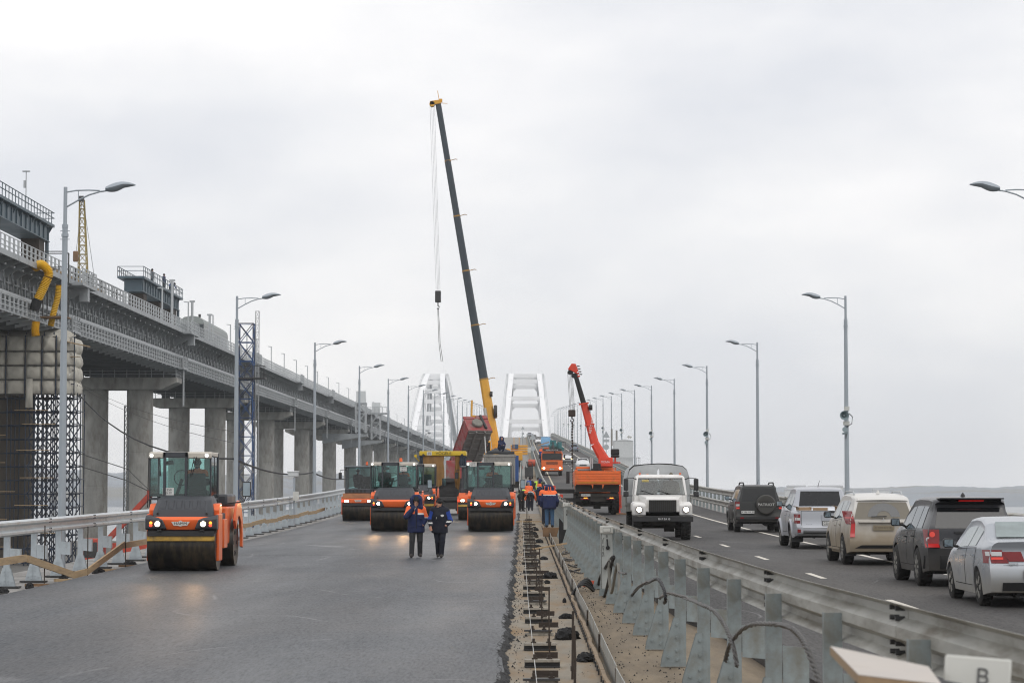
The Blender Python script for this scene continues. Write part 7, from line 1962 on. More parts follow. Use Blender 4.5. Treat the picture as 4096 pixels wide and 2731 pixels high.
person("man in lime yellow vest standing at a camera tripod", med(1.12, 172, 0.15), 0.3, {}, lambda C, T: np.where((T == 't') & (C[:, 2] > 0.95), np.where(np.abs(C[:, 2] - 1.12) < 0.03, RF, LI), painter(BK, BK)(C, T)), GW, h=0.025, hat=(c_black, 'beanie'))
person("worker in navy overalls with orange shoulders standing in profile by the tripod", med(1.14, 163, 0.1), R(-75), dict(haL=(0.22, -0.3, 1.05), haR=(-0.2, -0.3, 1.0), elL=(0.26, -0.02, 1.12)), back_yoke(NV, NV, 1.32, True, 1.30), GW, h=0.025, hood=(c_navy, 1))
wb = person("distant worker in dark clothes walking uphill with a red bucket", med(-0.5, 300, 0), math.pi, dict(knL=(0.1, -0.15, 0.5), anR=(-0.1, 0.2, 0.15)), painter(BK, GR), GW, h=0.035, hat=(c_char, 'helmet'))
o = MB(m_redp).lathe([(0.12, 0), (0.17, 0.36), (0.15, 0.36), (0.11, 0.02)], (0, 0, 0), n=12).tube([(-0.15, 0, 0.34), (0, 0, 0.5), (0.15, 0, 0.34)], 0.01).obj("bucket", None, (-0.12, 299.7, zr(300) + 0.45))
tag(o, "red bucket carried by the distant worker walking uphill", "bucket")
person("distant worker in black standing among the machines in the trench", med(0.85, 285, 0.1), 0.4, {}, painter(BK, BK), GW, h=0.035, hat=(c_black, 'helmet'))
person("worker in dark blue squatting on the tarpaulin of the grey truck", (-1.75, 193.5, zr(193) + 3.72), 0.5, dict(pel=(0,0.1,0.35), chest=(0,-0.02,0.66), neck=(0,-0.1,0.90), head=(0,-0.16,1.06), shL=(0.18,-0.05,0.84), shR=(-0.18,-0.05,0.84), elL=(0.25,-0.25,0.62), elR=(-0.25,-0.25,0.62), haL=(0.15,-0.48,0.52), haR=(-0.15,-0.48,0.52), hipL=(0.1,0.08,0.3), hipR=(-0.1,0.08,0.3), knL=(0.17,-0.32,0.46), knR=(-0.17,-0.32,0.46), anL=(0.14,-0.08,0.08), anR=(-0.14,-0.08,0.08), _long=False), painter(NV, NV), "workers on the trucks", h=0.025, hood=(c_navy, 1))
person("worker in blue overalls and orange shoulders riding on the orange rig truck", (2.2, 278.6, rdz(278) + 1.5), 2.6, {}, back_yoke(RY, NV, 1.25), "workers on the trucks", h=0.035)
# men on the gantry over the railway
for x, y, c_, lb in ((-40.2, 268, NV, "man in dark clothes standing at the gantry railing above the railway"), (-40.3, 274, RY, "man in blue overalls bending at the far end of the railway gantry"), (-40.6, 262, GR, "man in grey and red kneeling on the railway gantry")):
    person(lb, (x, y, 24.9), 1.2, BEND if c_ == RY else {}, painter(c_, BK), "men on the railway gantry", h=0.035, hat=(c_black, 'helmet'))
# camera tripod
tp_ = thing("camera_tripod", "black camera on a tripod beside the man in the lime vest", "tripod", (1.42, 172.5, zr(172) + 0.12))
for a in (0.3, 2.4, 4.5): MB(m_trim).bar((0.32*math.cos(a), 0.32*math.sin(a), 0), (0, 0, 1.35), 0.035).obj("leg", tp_)
MB(m_trim).box(-0.22, -0.1, 1.36, 0.2, 0.1, 1.5).obj("camera", tp_, bevel=0.02)
# ================================================================ TRENCH AND BARRIER DETAILS
rd = random.Random(21)
# steel ties lying across the trench
bolt_me = MB(m_rust).cyl((0,0,0), (0,0,0.07), 0.022, n=6).cyl((0,0,0), (0,0,0.025), 0.042, n=6).me("bolt")
m_tmud = mat("tie_flange_mud", (0.34, 0.315, 0.27), 0.8, var=0.3, scale=6, dirt=(0.10, 0.085, 0.065), dscale=7, dlow=0.5, dhigh=0.7)
tie_me = MB(m_dksteel).box(-0.23, -0.075, 0, 0.23, 0.075, 0.016).box(-0.23, -0.02, 0.016, 0.23, 0.02, 0.07).mat(m_tmud).box(-0.23, -0.075, 0.07, 0.23, 0.075, 0.105).me("tie")
tie_b = MB(m_tmud).box(-0.21, -0.08, 0, 0.24, 0.08, 0.03).box(-0.15, -0.03, 0.03, 0.2, 0.03, 0.06).mat(m_dksteel).box(-0.22, -0.06, 0.06, 0.22, 0.06, 0.085).me("tie")
bar_me = MB(m_rust).box(-0.16, -0.03, 0.0, 0.16, 0.03, 0.012).box(-0.16, 0.018, 0.012, 0.16, 0.03, 0.08).me("angle_bar")
lb = ["first", "second", "third", "fourth", "fifth", "sixth", "seventh", "eighth", "ninth", "tenth"]
y = 28.6; i = 0
while y < 132:
    t_ = thing("steel_tie", (lb[i] + " short steel beam from the camera lying across the muddy trench floor") if i < 10 else "short steel beam among the far crowded row along the trench", "steel beam", med(0.25 + rd.uniform(-0.04, 0.04), y + rd.uniform(-0.25, 0.25)), rd.uniform(-0.10, 0.10), "steel ties across the trench")
    put(tie_me if i % 3 else tie_b, "tie", t_)
    for bx in (-0.09, 0.11): put(bolt_me, "bolt", t_, (bx + rd.uniform(-0.02, 0.02), rd.uniform(-0.03, 0.03), 0.10 if i % 3 else 0.08))
    if rd.random() < 0.75: put(bar_me, "angle_bar", t_, (0.08 + rd.uniform(-0.08, 0.10), 1.45 + rd.uniform(-0.5, 0.5), rd.uniform(0.01, 0.06)), rd.uniform(-0.25, 0.25))
    y += 3.08; i += 1
# upright bars
for i, (x, y, h_) in enumerate(((0.61, 29.6, 0.83), (0.585, 27.2, 0.80), (0.38, 34, 0.93), (0.33, 40.8, 0.90), (0.335, 46.8, 1.1), (0.31, 53, 0.9), (0.29, 60, 0.95), (0.27, 68, 1.0), (0.25, 77, 1.0), (0.24, 88, 1.1), (0.22, 100, 1.1), (0.2, 114, 1.1))):
    o = MB(m_rust).tube([(0, 0, 0), (rd.uniform(-0.01, 0.01), 0, h_*0.5), (rd.uniform(-0.02, 0.02), 0, h_)], 0.0125 if i > 1 else 0.017, 6).cyl((0, 0, 0.10), (0, 0, 0.16), 0.026, n=6).obj("steel_rod", None, med(x, y))
    tag(o, "upright rusty rod, number %s along the trench counting from the camera" % ["one", "two", "three", "four", "five", "six", "seven", "eight", "nine", "ten", "eleven", "twelve"][i] if i > 1 else ["tallest upright rusty rod standing at the bottom picture edge", "short upright rod cut by the bottom picture edge"][i], "rod", "upright rods along the trench")
o = MB(mat("white_string", (0.6, 0.6, 0.58), 0.8)).tube([med(0.17, 26, 0.0), med(0.11, 45, 0.02), med(0.05, 80, 0.05), med(0.0, 125, 0.1)], 0.0045, 4).obj("guide_string")
tag(o, "thin white guide string stretched low along the trench", "string")
# rusty angle strip and trench plates
e1 = thing("trench_strip", "rusty angle strip with brackets running along the trench floor", "steel strip", (0, 0, 0))
for k in range(16):
    y0, y1 = 24 + 6*k, 30 + 6*k - 0.05
    xo = [rd.uniform(-0.02, 0.02) for _ in range(7)]
    mb = MB(mat("strip_rust_pale", (0.27, 0.20, 0.13), 0.8, var=0.3, scale=4))
    ring = []
    for j in range(7):
        yy = lerp(y0, y1, j/6); x = 0.97 + xo[j]; z = zr(yy) - 0.105
        ring.append([(x, yy, z), (x + 0.012, yy, z), (x + 0.012, yy, z + 0.085), (x + 0.05, yy, z + 0.085), (x + 0.05, yy, z + 0.095), (x, yy, z + 0.095)])
    s = mb.loft(ring).obj("angle_strip", e1, smooth=0)
    b = MB(m_dksteel)
    for j in range(9): b.box(0.945, y0 + 0.3 + 0.62*j, zr(y0 + j*0.6) - 0.105, 0.97, y0 + 0.36 + 0.62*j, zr(y0 + j*0.6) - 0.03)
    b.obj("bracket_row", s, smooth=0)
e2 = thing("trench_plates", "grey upright steel plates edging the muddy trench", "steel plates", (0, 0, 0))
m_tpl = mat("trench_plate_grey", (0.36, 0.365, 0.345), 0.5, 0.2, var=0.15, scale=2, dirt=(0.24, 0.20, 0.14), dscale=2, dlow=0.45, dhigh=0.7, stretch=(1, 1, 0.4))
for k in range(18):
    y0, y1 = 22 + 6.2*k, 28.0 + 6.2*k
    j0, j1 = rd.uniform(-0.02, 0.02), rd.uniform(-0.02, 0.02)
    MB(m_tpl).loft([[(1.09 + j, yy, zr(yy) - 0.11), (1.10 + j, yy, zr(yy) - 0.11), (1.105 + j, yy, zr(yy) + 0.17), (1.095 + j, yy, zr(yy) + 0.17)] for yy, j in ((y0, j0), ((y0+y1)/2, 0), (y1, j1))]).obj("plate", e2, smooth=0)
    MB(m_rust).box(1.075, y1 + 0.02, zr(y1) - 0.11, 1.10, y1 + 0.16, zr(y1) + 0.15).obj("joint_post", e2)
# tar lumps: rough noisy blobs
def lump(x, y, w, h_, label, dz=-0.105, grp="lumps of spilled asphalt"):
    V = []; rr = random.Random(int(x*1000 + y*37))
    n, mm = 26, 10
    ph = [rr.uniform(0, 6) for _ in range(6)]
    for j in range(mm):
        f = j/(mm - 1)
        for i in range(n):
            a = 2*math.pi*i/n
            r = math.cos(f*math.pi/2)**0.7*(1 + 0.22*math.sin(2*a + ph[0]) + 0.12*math.sin(5*a + ph[1] + j) + rr.uniform(-0.16, 0.16))
            V.append((w/2*r*math.cos(a), w/2*0.9*r*math.sin(a), h_*(math.sin(f*math.pi/2) + rr.uniform(-0.13, 0.13)*(0 < j) + 0.18*math.sin(3*a + ph[2])*(f > 0.4)*(1 - f)) ))
    mb = MB(m_tar).add(V, [(j*n+i, j*n+(i+1) % n, (j+1)*n+(i+1) % n, (j+1)*n+i) for j in range(mm-1) for i in range(n)])
    o = mb.obj("asphalt_lump", None, (x, y, zr(y) + dz), smooth=20)
    tag(o, label, "asphalt lump", grp); return o
for x, y, w, h_, l in ((0.675, 37, 0.40, 0.17, "largest black asphalt lump on the trench floor beside a rusty rod"), (0.84, 32.5, 0.26, 0.12, "black double asphalt lump nearest the camera against the angle strip"), (0.76, 42.4, 0.19, 0.09, "small round black asphalt lump just beyond the largest one"),
                       (0.67, 59.4, 0.34, 0.15, "wide black asphalt lump beside the bundle of black cables"), (0.57, 56.5, 0.14, 0.08, "little black asphalt lump in front of the wide one"), (0.83, 47.8, 0.09, 0.09, "tiny black asphalt lump touching the angle strip"),
                       (0.38, 70, 0.32, 0.12, "flat black asphalt lump lying over a steel tie"), (0.65, 73, 0.22, 0.1, "black asphalt lump beyond the flat one near the strip"), (0.5, 84, 0.3, 0.14, "black asphalt lump in the pale far part of the trench"), (0.62, 92, 0.3, 0.14, "far black asphalt lump near the loose plank"), (0.45, 104, 0.34, 0.16, "farthest black asphalt lump in front of the workers"), (0.62, 112, 0.3, 0.14, "black asphalt lump close to the bending worker")):
    lump(x, y, w, h_, l)
o = MB(m_wood).cbox((0, 0, 0), (1.3, 0.14, 0.05), rz=0.25, ry=-0.16).obj("loose_plank", None, (0.85, 80, zr(80) + 0.10)); tag(o, "loose timber plank lying askew across the trench and its plates", "plank")
o = MB(m_wood).cbox((0, 0, 0), (1.6, 0.2, 0.06)).obj("loose_plank", None, (0.45, 124, zr(124) + 0.06)); tag(o, "timber plank laid straight across the trench below the bending worker", "plank")
o = MB(m_woodd).box(-0.45, -0.4, 0, 0.45, 0.5, 0.36).obj("timber_block", None, (1.28, 98.1, zr(98) + 0.0), bevel=0.01); tag(o, "brown block the man in jeans stands on", "block")
o = MB(m_black).prism([(-0.0, 0), (0.42, 0), (0.42, 0.42), (0.30, 0.62), (0.0, 0.95)], 'y', -0.15, 0.15).obj("black_case", None, (1.30, 86, zr(86) + 0.0), bevel=0.02); tag(o, "black slanted steel case standing below the man in jeans", "case")
# switch boxes on the barrier
m_sw = mat("switch_box_grey", (0.43, 0.45, 0.43), 0.5, var=0.08, dirt=(0.27, 0.26, 0.22), dscale=2, dlow=0.5, dhigh=0.8); m_swc = mat("switch_box_cap", (0.58, 0.58, 0.54), 0.45, var=0.10, dirt=(0.33, 0.31, 0.26), dscale=5, dlow=0.55, dhigh=0.8)
def switch_box(x, y, z0, z1, label, rz=0, words=True, capz=0.14, plate_=True):
    t_ = thing("switch_box", label, "switch box", (x, y, zr(y) + z0), rz, "switch boxes on the trench barrier")
    h_ = z1 - z0
    MB(m_sw).box(-0.115, 0, 0, 0.115, 0.16, h_ - capz).obj("cabinet", t_, bevel=0.008)
    cp = MB(m_swc).box(-0.13, -0.03, h_ - capz, 0.13, 0.18, h_).obj("cap", t_, bevel=0.008)
    if plate_:
        MB(m_swc).box(-0.07, -0.038, h_ - capz*0.75, 0.07, -0.031, h_ - capz*0.25).obj("name_plate", cp)
        MB(m_ink).box(-0.075, -0.035, h_ - capz*0.8, 0.075, -0.0305, h_ - capz*0.2).obj("plate_outline", cp)
    MB(m_trim).cyl((0.02, -0.03, h_ - capz - 0.28), (0.02, 0, h_ - capz - 0.28), 0.04, n=14).bar((0.02, -0.05, h_ - capz - 0.29), (0.005, -0.05, h_ - capz - 0.11), 0.03).obj("handle", t_)
    MB(m_trim).box(-0.112, -0.006, 0, -0.104, 0, h_ - capz).obj("door_gap", t_)
    if words:
        text("В", "lettering", 0.06, m_ink, t_, (0.0, -0.006, h_ - capz - 0.06), FACE_CAM)
        for k_, c_ in enumerate("ОТКЛ"): text(c_, "lettering", 0.06, m_ink, t_, (-0.07, -0.006, h_ - capz - 0.27 - 0.055*k_), FACE_CAM)
        MB(m_ink).tube([(-0.05, -0.005, h_ - capz - 0.08), (-0.075, -0.005, h_ - capz - 0.12), (-0.075, -0.005, h_ - capz - 0.2)], 0.006, 4).obj("arrow_mark", t_)
    return t_
switch_box(1.65, 47.2, 0.20, 1.42, "grey switch box with white cap, lettered В and ОТКЛ, amid the barrier posts")
switch_box(1.56, 85, 0.55, 1.5, "pale switch box with a black handle near the man in jeans", words=False)
nb = switch_box(1.68, 9.4, 0.30, 1.665, "blurred pale switch box marked B in the bottom picture corner", R(-14), False, 0.28, False)
nb.rotation_euler = (R(-10), R(4), R(-10))
text("В", "lettering", 0.085, mat("faded_print", (0.10, 0.10, 0.10), 0.7), nb, (0.02, -0.034, 1.285), FACE_CAM)
MB(m_trim).cyl((0.01, -0.06, 1.17), (0.01, -0.03, 1.17), 0.03, n=12).obj("knob", nb)
bd_ = MB(mat("laminate_top", (0.50, 0.45, 0.40), 0.5, var=0.10, dirt=(0.30, 0.26, 0.21), dscale=4, dlow=0.55, dhigh=0.8)).add([(1.33, 10.45, 1.685), (1.27, 9.14, 1.66), (1.56, 9.0, 1.635), (1.62, 9.65, 1.655)], [(0,1,2,3)]).mat(mat("chipboard_edge", (0.36, 0.25, 0.15), 0.85, var=0.15, scale=20))
A_ = [(1.33, 10.45, 1.683), (1.27, 9.14, 1.658), (1.56, 9.0, 1.633), (1.62, 9.65, 1.653)]
bd_.add(A_ + [(x, y, z - 0.035) for x, y, z in A_], [(0,1,5,4), (1,2,6,5), (2,3,7,6), (3,0,4,7), (7,6,5,4)])
o = bd_.obj("chipboard_panel", smooth=0); tag(o, "blurred pale chipboard panel sticking out in the bottom corner foreground", "board")
o = MB(m_black).box(-0.12, -0.3, 0, 0.13, 0.25, 0.42).obj("black_crate", None, (1.50, 9.5, 1.20), 0.2, bevel=0.01); tag(o, "black crate under the blurred chipboard panel in the foreground corner", "crate")
o = MB(m_dksteel).box(-0.1, -0.25, 0, 0.1, 0.2, 1.2).obj("steel_pedestal", None, (1.5, 9.5, 0.0), 0.2); tag(o, "dark pedestal carrying the black crate in the foreground corner", "pedestal")
# cables and slings
def smooth_path(P, n=6):
    P = [Vector(p) for p in P]; out = []
    for i in range(len(P) - 1):
        p0, p1, p2, p3 = P[max(i-1, 0)], P[i], P[i+1], P[min(i+2, len(P)-1)]
        for k in range(n):
            t_ = k/n
            out.append(0.5*((2*p1) + (p2 - p0)*t_ + (2*p0 - 5*p1 + 4*p2 - p3)*t_*t_ + (3*p1 - p0 - 3*p2 + p3)*t_**3))
    return out + [P[-1]]
def rope(P, r, m, label, name="wire_sling", cat="wire sling", grp=None, twist=0, n=6):
    pts = smooth_path(P, n if not twist else 12)
    mb = MB(m)
    if not twist: mb.tube(pts, r, 8)
    else:
        for s_ in range(3):
            q = []; acc = 0
            for i, p in enumerate(pts):
                d = (pts[min(i+1, len(pts)-1)] - pts[max(i-1, 0)]).normalized()
                a = d.cross(Vector((0, 1, 0.01))).normalized(); b = a.cross(d)
                if i: acc += (p - pts[i-1]).length
                th = 2*math.pi*s_/3 + acc*twist
                q.append(p + (a*math.cos(th) + b*math.sin(th))*r*0.60)
            mb.tube(q, r*0.5, 6)
    o = mb.obj(name); tag(o, label, cat, grp); return o
GC = "wire slings tangled in the barrier"
m_wire = mat("wire_rope_grey", (0.105, 0.10, 0.095), 0.5, 0.35, var=0.25, scale=20); m_wireb = mat("wire_rope_black", (0.03, 0.03, 0.032), 0.5, 0.2, var=0.3)
rope([(1.95, 23.2, 0.73), (1.96, 22.8, 0.91), (1.97, 21.7, 1.11), (1.98, 20.5, 1.23), (1.98, 19, 1.31), (1.99, 18, 1.34), (2.0, 17.4, 1.31), (2.0, 17.0, 1.25), (2.02, 16.8, 1.15), (2.04, 16.5, 1.02), (2.06, 16.3, 0.85)], 0.022, m_wire, "nearest grey twisted wire sling arching over the barrier posts", grp=GC, twist=26)
rope([(1.86, 32.7, 0.91), (1.86, 30.9, 1.05), (1.87, 27.5, 1.14), (1.89, 25.5, 1.16), (1.90, 24.1, 1.17), (1.92, 23.1, 1.10), (1.95, 22.4, 0.93), (1.97, 22.2, 0.75)], 0.022, m_wire, "second grey twisted wire sling looped between the barrier posts", grp=GC, twist=26)
rope([(1.76, 41.4, 0.30), (1.77, 39.6, 0.61), (1.78, 36.9, 0.89), (1.79, 33.9, 1.09), (1.80, 32.1, 1.19), (1.82, 31.3, 1.12), (1.84, 31.0, 0.98), (1.86, 31.6, 0.9)], 0.024, m_wireb, "black twisted wire sling hanging from the barrier behind the grey ones", grp=GC, twist=26)
rope([(1.70, 48, 0.86), (1.72, 46, 0.96), (1.74, 43, 0.92), (1.76, 41, 0.96)], 0.02, m_wire, "short grey wire sling end sticking out by the switch box", grp=GC, twist=26)
for k_, (x, y, r_) in enumerate(((1.33, 60, 0.20), (1.38, 64, 0.16), (1.34, 69, 0.18), (1.40, 75, 0.16))):
    rope([(x + r_*math.cos(a)*(1 + 0.2*math.sin(a*2)), y + 3.2*r_*math.sin(a), zr(y) + 0.05 + 0.03*math.sin(a*2 + k_)) for a in np.linspace(0.2, 5.6, 9)], 0.022, m_wire, ["coil of wire rope lying on the sand nearest the cable bundle", "second coil of wire rope lying on the sand", "third coil of wire rope on the sand by the barrier foot", "farthest coil of wire rope on the sand"][k_], "wire_coil", "wire rope", "coils of wire rope on the sand", twist=26, n=3)
m_hose = mat("dusty_grey_hose", (0.20, 0.19, 0.165), 0.7, var=0.15)
rope([(1.66, 44.4, 1.02), (1.62, 44.6, 1.1), (1.60, 44.6, 0.85), (1.63, 44.5, 0.5), (1.66, 44.2, 0.62), (1.70, 43.8, 0.95), (1.73, 43.6, 1.02), (1.73, 43.2, 0.6), (1.71, 42.9, 0.15), (1.69, 41.5, 0.05), (1.68, 39.9, 0.04), (1.69, 36.5, 0.04), (1.85, 34.6, 0.04), (1.74, 33.4, 0.04), (1.93, 32.3, 0.04), (1.77, 30.3, 0.04), (1.81, 28.6, 0.04), (1.72, 27, 0.04), (1.78, 24.5, 0.04)], 0.028, m_hose, "dusty grey hose snaking along the barrier foot and looping up a post", "grey_hose", "hose")
rope([(1.62, 51.5, 0.16), (1.61, 50.6, 0.50), (1.62, 47.4, 0.84), (1.64, 44.5, 1.12), (1.66, 43.8, 1.16), (1.64, 44.5, 1.0), (1.63, 46.0, 0.6), (1.62, 48, 0.25), (1.60, 49, 0.16), (1.60, 51, 0.2)], 0.030, m_black, "thick black cable loop leaning against the switch box", "black_cable", "cable", "black cables by the switch box")
for k_ in range(4):
    dx, dy = 0.05*k_, 0.5*k_
    rope([(0.95 + dx*0.3, 49.0 + dy, -0.02), (1.02 + dx, 49.2 + dy, 0.28 + 0.03*k_), (1.22 + dx, 49.6 + dy, 0.44 + 0.02*k_), (1.42 + dx*0.5, 50 + dy, 0.34), (1.60, 50.6 + dy*0.5, 0.10)], 0.026, m_black, ["lowest black cable of the bundle crossing the trench plates", "black cable second in the bundle crossing the trench plates", "black cable third in the bundle crossing the trench plates", "topmost black cable of the bundle crossing the trench plates"][k_], "black_cable", "cable", "black cables crossing the trench plates")
o = MB(mat("red_plastic_block", (0.55, 0.10, 0.05), 0.5)).box(-0.2, -0.05, 0.0, 0.2, 0.05, 0.13).obj("red_terminal", None, (1.50, 52.2, 0.30), R(-35)); tag(o, "red terminal block lying behind the black cables", "terminal block")
o = MB(mat("bright_yellow", (0.85, 0.55, 0.0), 0.5)).cyl((0, -0.02, 0), (0, 0.02, 0), 0.055, n=14).obj("yellow_tag", None, (1.66, 49.5, 0.30)); tag(o, "round yellow tag on the black cables by the switch box", "tag")
# left barrier: planks, rods, scraps
GP = "timber boards along the outer guard rail"
def plank(p, q, label, h_=0.16, w=0.05):
    o = MB(m_wood).bar(p, q, w, h_).obj("timber_board", smooth=0); tag(o, label, "board", GP); return o
plank((-11.42, 48, 0.80), (-11.18, 54.2, 0.86), "timber board at the picture edge, left of the kinked pair")
plank((-11.16, 54.3, 0.84), (-10.93, 58.6, 0.33), "timber board slanting down from the guard rail post to the asphalt")
plank((-10.95, 58.75, 0.32), (-10.86, 60.0, 0.36), "short timber board end lying at the asphalt edge")
plank((-10.86, 60.05, 0.36), (-10.76, 65, 0.93), "timber board rising again towards the nearest roller")
plank((-10.76, 65.1, 0.90), (-10.68, 70, 0.95), "timber board running level behind the nearest roller")
for k_ in range(12):
    y = 70.2 + 5*k_
    plank((-10.70, y, zr(y) + 0.56), (-10.70, y + 4.9, zr(y + 4.9) + 0.56 + (0.05 if k_ % 2 else -0.03)), "far timber board in the row between the nearest roller and the older roller")
for k_, (x, y, h_) in enumerate(((-11.12, 56, 1.35), (-10.85, 60.05, 1.25), (-10.72, 65, 1.15), (-10.68, 71, 0.9), (-10.68, 77, 0.9), (-10.68, 83, 0.9), (-10.68, 89, 0.9))):
    o = MB(m_rust).tube([(0, 0, 0), (0, 0, h_)], 0.014, 6).obj("steel_rod", None, (x, y, zr(y) - 0.09)); tag(o, ["thin rod holding the slanting board near the picture edge", "thin rod where the board touches the asphalt", "thin rod holding the rising board beside the nearest roller"][k_] if k_ < 3 else "thin rod holding the far boards along the outer guard rail", "rod", "rods holding the timber boards")
for k_, (x, y, w, l) in enumerate(((-11.15, 51.4, 0.34, "black asphalt lump at the picture edge below the first posts"), (-10.95, 53.5, 0.22, "black asphalt lump beside the second guard rail post"), (-10.98, 57.6, 0.24, "black asphalt lump in front of the third guard rail post"), (-10.9, 62, 0.28, "black asphalt lump between the rods and the nearest roller"), (-11.0, 67.5, 0.36, "black asphalt lump just left of the nearest roller drum"))):
    lump(x, y, w, 0.13, l, -0.09)
for k_, (x, y, w) in enumerate(((-11.0, 54.6, 0.55), (-10.85, 63.5, 0.5), (-10.85, 66.5, 0.6), (-10.9, 57.2, 0.45), (-10.8, 72, 0.5), (-10.8, 76, 0.5))):
    o = MB(m_woodd if k_ in (0, 2) else m_wood).cbox((0, 0, 0.035), (w, 0.14, 0.06), rz=0.2*math.sin(k_*3)).obj("timber_scrap", None, (x, y, zr(y) - 0.09)); tag(o, ["brown timber scrap below the second guard rail post", "pale timber scrap by the third rod", "brown timber scrap left of the nearest roller", "pale timber scrap at the asphalt edge under the slanting board", "pale timber scrap right behind the nearest roller", "far pale timber scrap behind the nearest roller"][k_], "timber scrap", "timber scraps along the asphalt edge")
# loudspeakers on the sea-side lamps
horn_m = mat("horn_grey", (0.27, 0.33, 0.35), 0.5, var=0.1)
for k_ in range(1, 20, 2):
    y = 66 + 40*k_
    t_ = thing("loudspeaker", ["grey horn loudspeakers on the lamp behind the muddy car", "", "grey horn loudspeakers on the lamp above the army truck", "", "grey horn loudspeakers on the fourth lamp past the army truck"][k_ - 1] if k_ < 6 else "distant horn loudspeakers on a far sea-side lamp", "loudspeaker", (14.3, y, zr(y) + 5.1), 0, "horn loudspeakers on the lamps")
    MB(horn_m).lathe([(0.035, -0.30), (0.035, -0.12), (0.06, -0.12), (0.11, -0.26), (0.19, -0.40), (0.20, -0.42), (0.205, -0.41), (0.12, -0.24), (0.08, -0.05), (0.08, 0.05)], (-0.14, 0, 0), axis='y', n=18).obj("horn", t_)
    MB(m_swc).box(-0.11, -0.2, 0.22, 0.11, -0.05, 0.40).box(-0.16, -0.2, -0.42, 0.11, -0.05, -0.25).obj("junction_box", t_)
    MB(horn_m).lathe([(0.12, -0.25), (0.05, -0.05), (0.04, 0.05)], (-0.12, -0.1, -0.62), axis='y', n=12).bar((-0.2, -0.1, -0.8), (0.05, -0.1, -0.75), 0.08).obj("small_horn", t_)
    MB(m_trim).tube([(0.1, -0.1, 0.1), (0.25, -0.1, -0.05), (0.22, -0.1, -0.35), (0.0, -0.12, -0.5), (-0.05, -0.1, -1.0)], 0.02, 5).obj("cable", t_)
# white technical cabin outside the sea-side rail
tc_ = thing("technical_cabin", "white technical cabin with two masts on a platform outside the sea-side rail", "cabin", (14.4, 343, zr(343) - 0.3))
m_cab = mat("cabin_white", (0.62, 0.64, 0.64), 0.5, var=0.06)
MB(m_cab).box(-1.3, 0, 0.2, 1.4, 4, 3.9).prism([(-1.35, 3.9), (1.45, 3.9), (0.2, 4.15)], 'y', -0.05, 4.05).obj("cabin", tc_, smooth=0)
MB(m_rail_l).box(-1.6, -0.3, 0, 2.4, 4, 0.2).obj("platform", tc_)
for x in (1.6, 1.85, 2.1, 2.35): MB(m_rail_l).bar((x, -0.2, 0.2), (x, -0.2, 1.5), 0.07).obj("railing_post", tc_)
MB(m_rail_l).bar((-1.6, -0.25, 1.5), (2.4, -0.25, 1.5), 0.08).bar((2.35, -0.25, 1.5), (2.35, 4, 1.5), 0.08).obj("hand_rail", tc_)
for x, z1_ in ((-1.65, 5.6), (-0.95, 5.4)): MB(mat("mast_grey_brown", (0.28, 0.27, 0.25), 0.6)).cyl((x, 0.2, 3.2), (x, 0.2, z1_), 0.14, n=10).bar((x, 0.2, 0.3), (x, 0.2, 3.2), 0.08).obj("antenna_mast", tc_)
MB(m_swc).cbox((0.75, 0, 4.45), (0.35, 0.2, 0.35), ry=0.5).cbox((1.05, 0, 4.4), (0.25, 0.2, 0.3), ry=0.5).obj("floodlight", tc_)
# road signs seen from behind
m_signb = mat("sign_back_grey", (0.42, 0.45, 0.47), 0.5, var=0.06)
def sign(x, y, z, label, parts, sc_=1.0, h0=0):
    t_ = thing("road_sign", label, "road sign", (x, y, zr(y) + h0), 0, "road signs seen from behind")
    MB(m_lamp).cyl((0, 0.05, 0), (0, 0.05, z + 0.6*sc_), 0.05, n=8).obj("post", t_)
    for kind, dz in parts:
        c = z + dz
        if kind == 'tri': MB(m_signb).prism([(-0.6*sc_, c - 0.4*sc_), (0.6*sc_, c - 0.4*sc_), (0.05*sc_, c + 0.62*sc_), (-0.05*sc_, c + 0.62*sc_)], 'y', 0, 0.03).obj("sign_plate", t_, smooth=0)
        if kind == 'disc': MB(m_signb).cyl((0, 0, c), (0, 0.03, c), 0.45*sc_, n=22).obj("sign_plate", t_)
        if kind == 'rect': MB(m_signb).box(-0.5*sc_, 0, c - 0.22*sc_, 0.5*sc_, 0.03, c + 0.22*sc_).obj("sign_plate", t_)
sign(1.55, 360, 4.0, "triangular and round sign backs on one post in the median, nearer pair", (('tri', 0), ('disc', -1.7)), 0.85)
sign(0.1, 700, 4.1, "distant triangular sign back in the median near the crest", (('tri', 0), ('disc', -1.6), ('rect', -2.6)), 0.85)
sign(13.0, 373, 4.1, "triangle, plate and disc sign backs stacked beside the white cabin", (('tri', 0.1), ('rect', -0.75), ('disc', -1.75)), 0.95)
o = MB(m_swc).box(-0.7, 0, 0, 0.7, 0.1, 0.7).obj("blank_board", None, (0.35, 305, zr(305) + 2.4), bevel=0.15); tag(o, "blank pale board with rounded corners above the far trench", "board")
# machines in the far trench
g_ = thing("compressor", "dark compressor with a red tank standing in the far trench", "compressor", med(0.75, 270, 0.0))
MB(m_dksteel).box(-0.5, 0, 0.2, 0.45, 1.6, 1.3).obj("engine_box", g_, bevel=0.05); MB(m_redp).cyl((-0.1, 1.9, 1.8), (0.7, 1.9, 1.8), 0.4, n=14).obj("tank", g_); MB(m_dksteel).tube([(-0.4, 0.2, 1.3), (-0.3, 0.1, 1.9), (0.3, 0.2, 1.9), (0.4, 0.3, 1.3)], 0.05).obj("frame", g_)
for x in (-0.35, 0.35): MB(m_black).cyl((x - 0.08, 0.5, 0.25), (x + 0.08, 0.5, 0.25), 0.25, n=14).obj("wheel", g_)
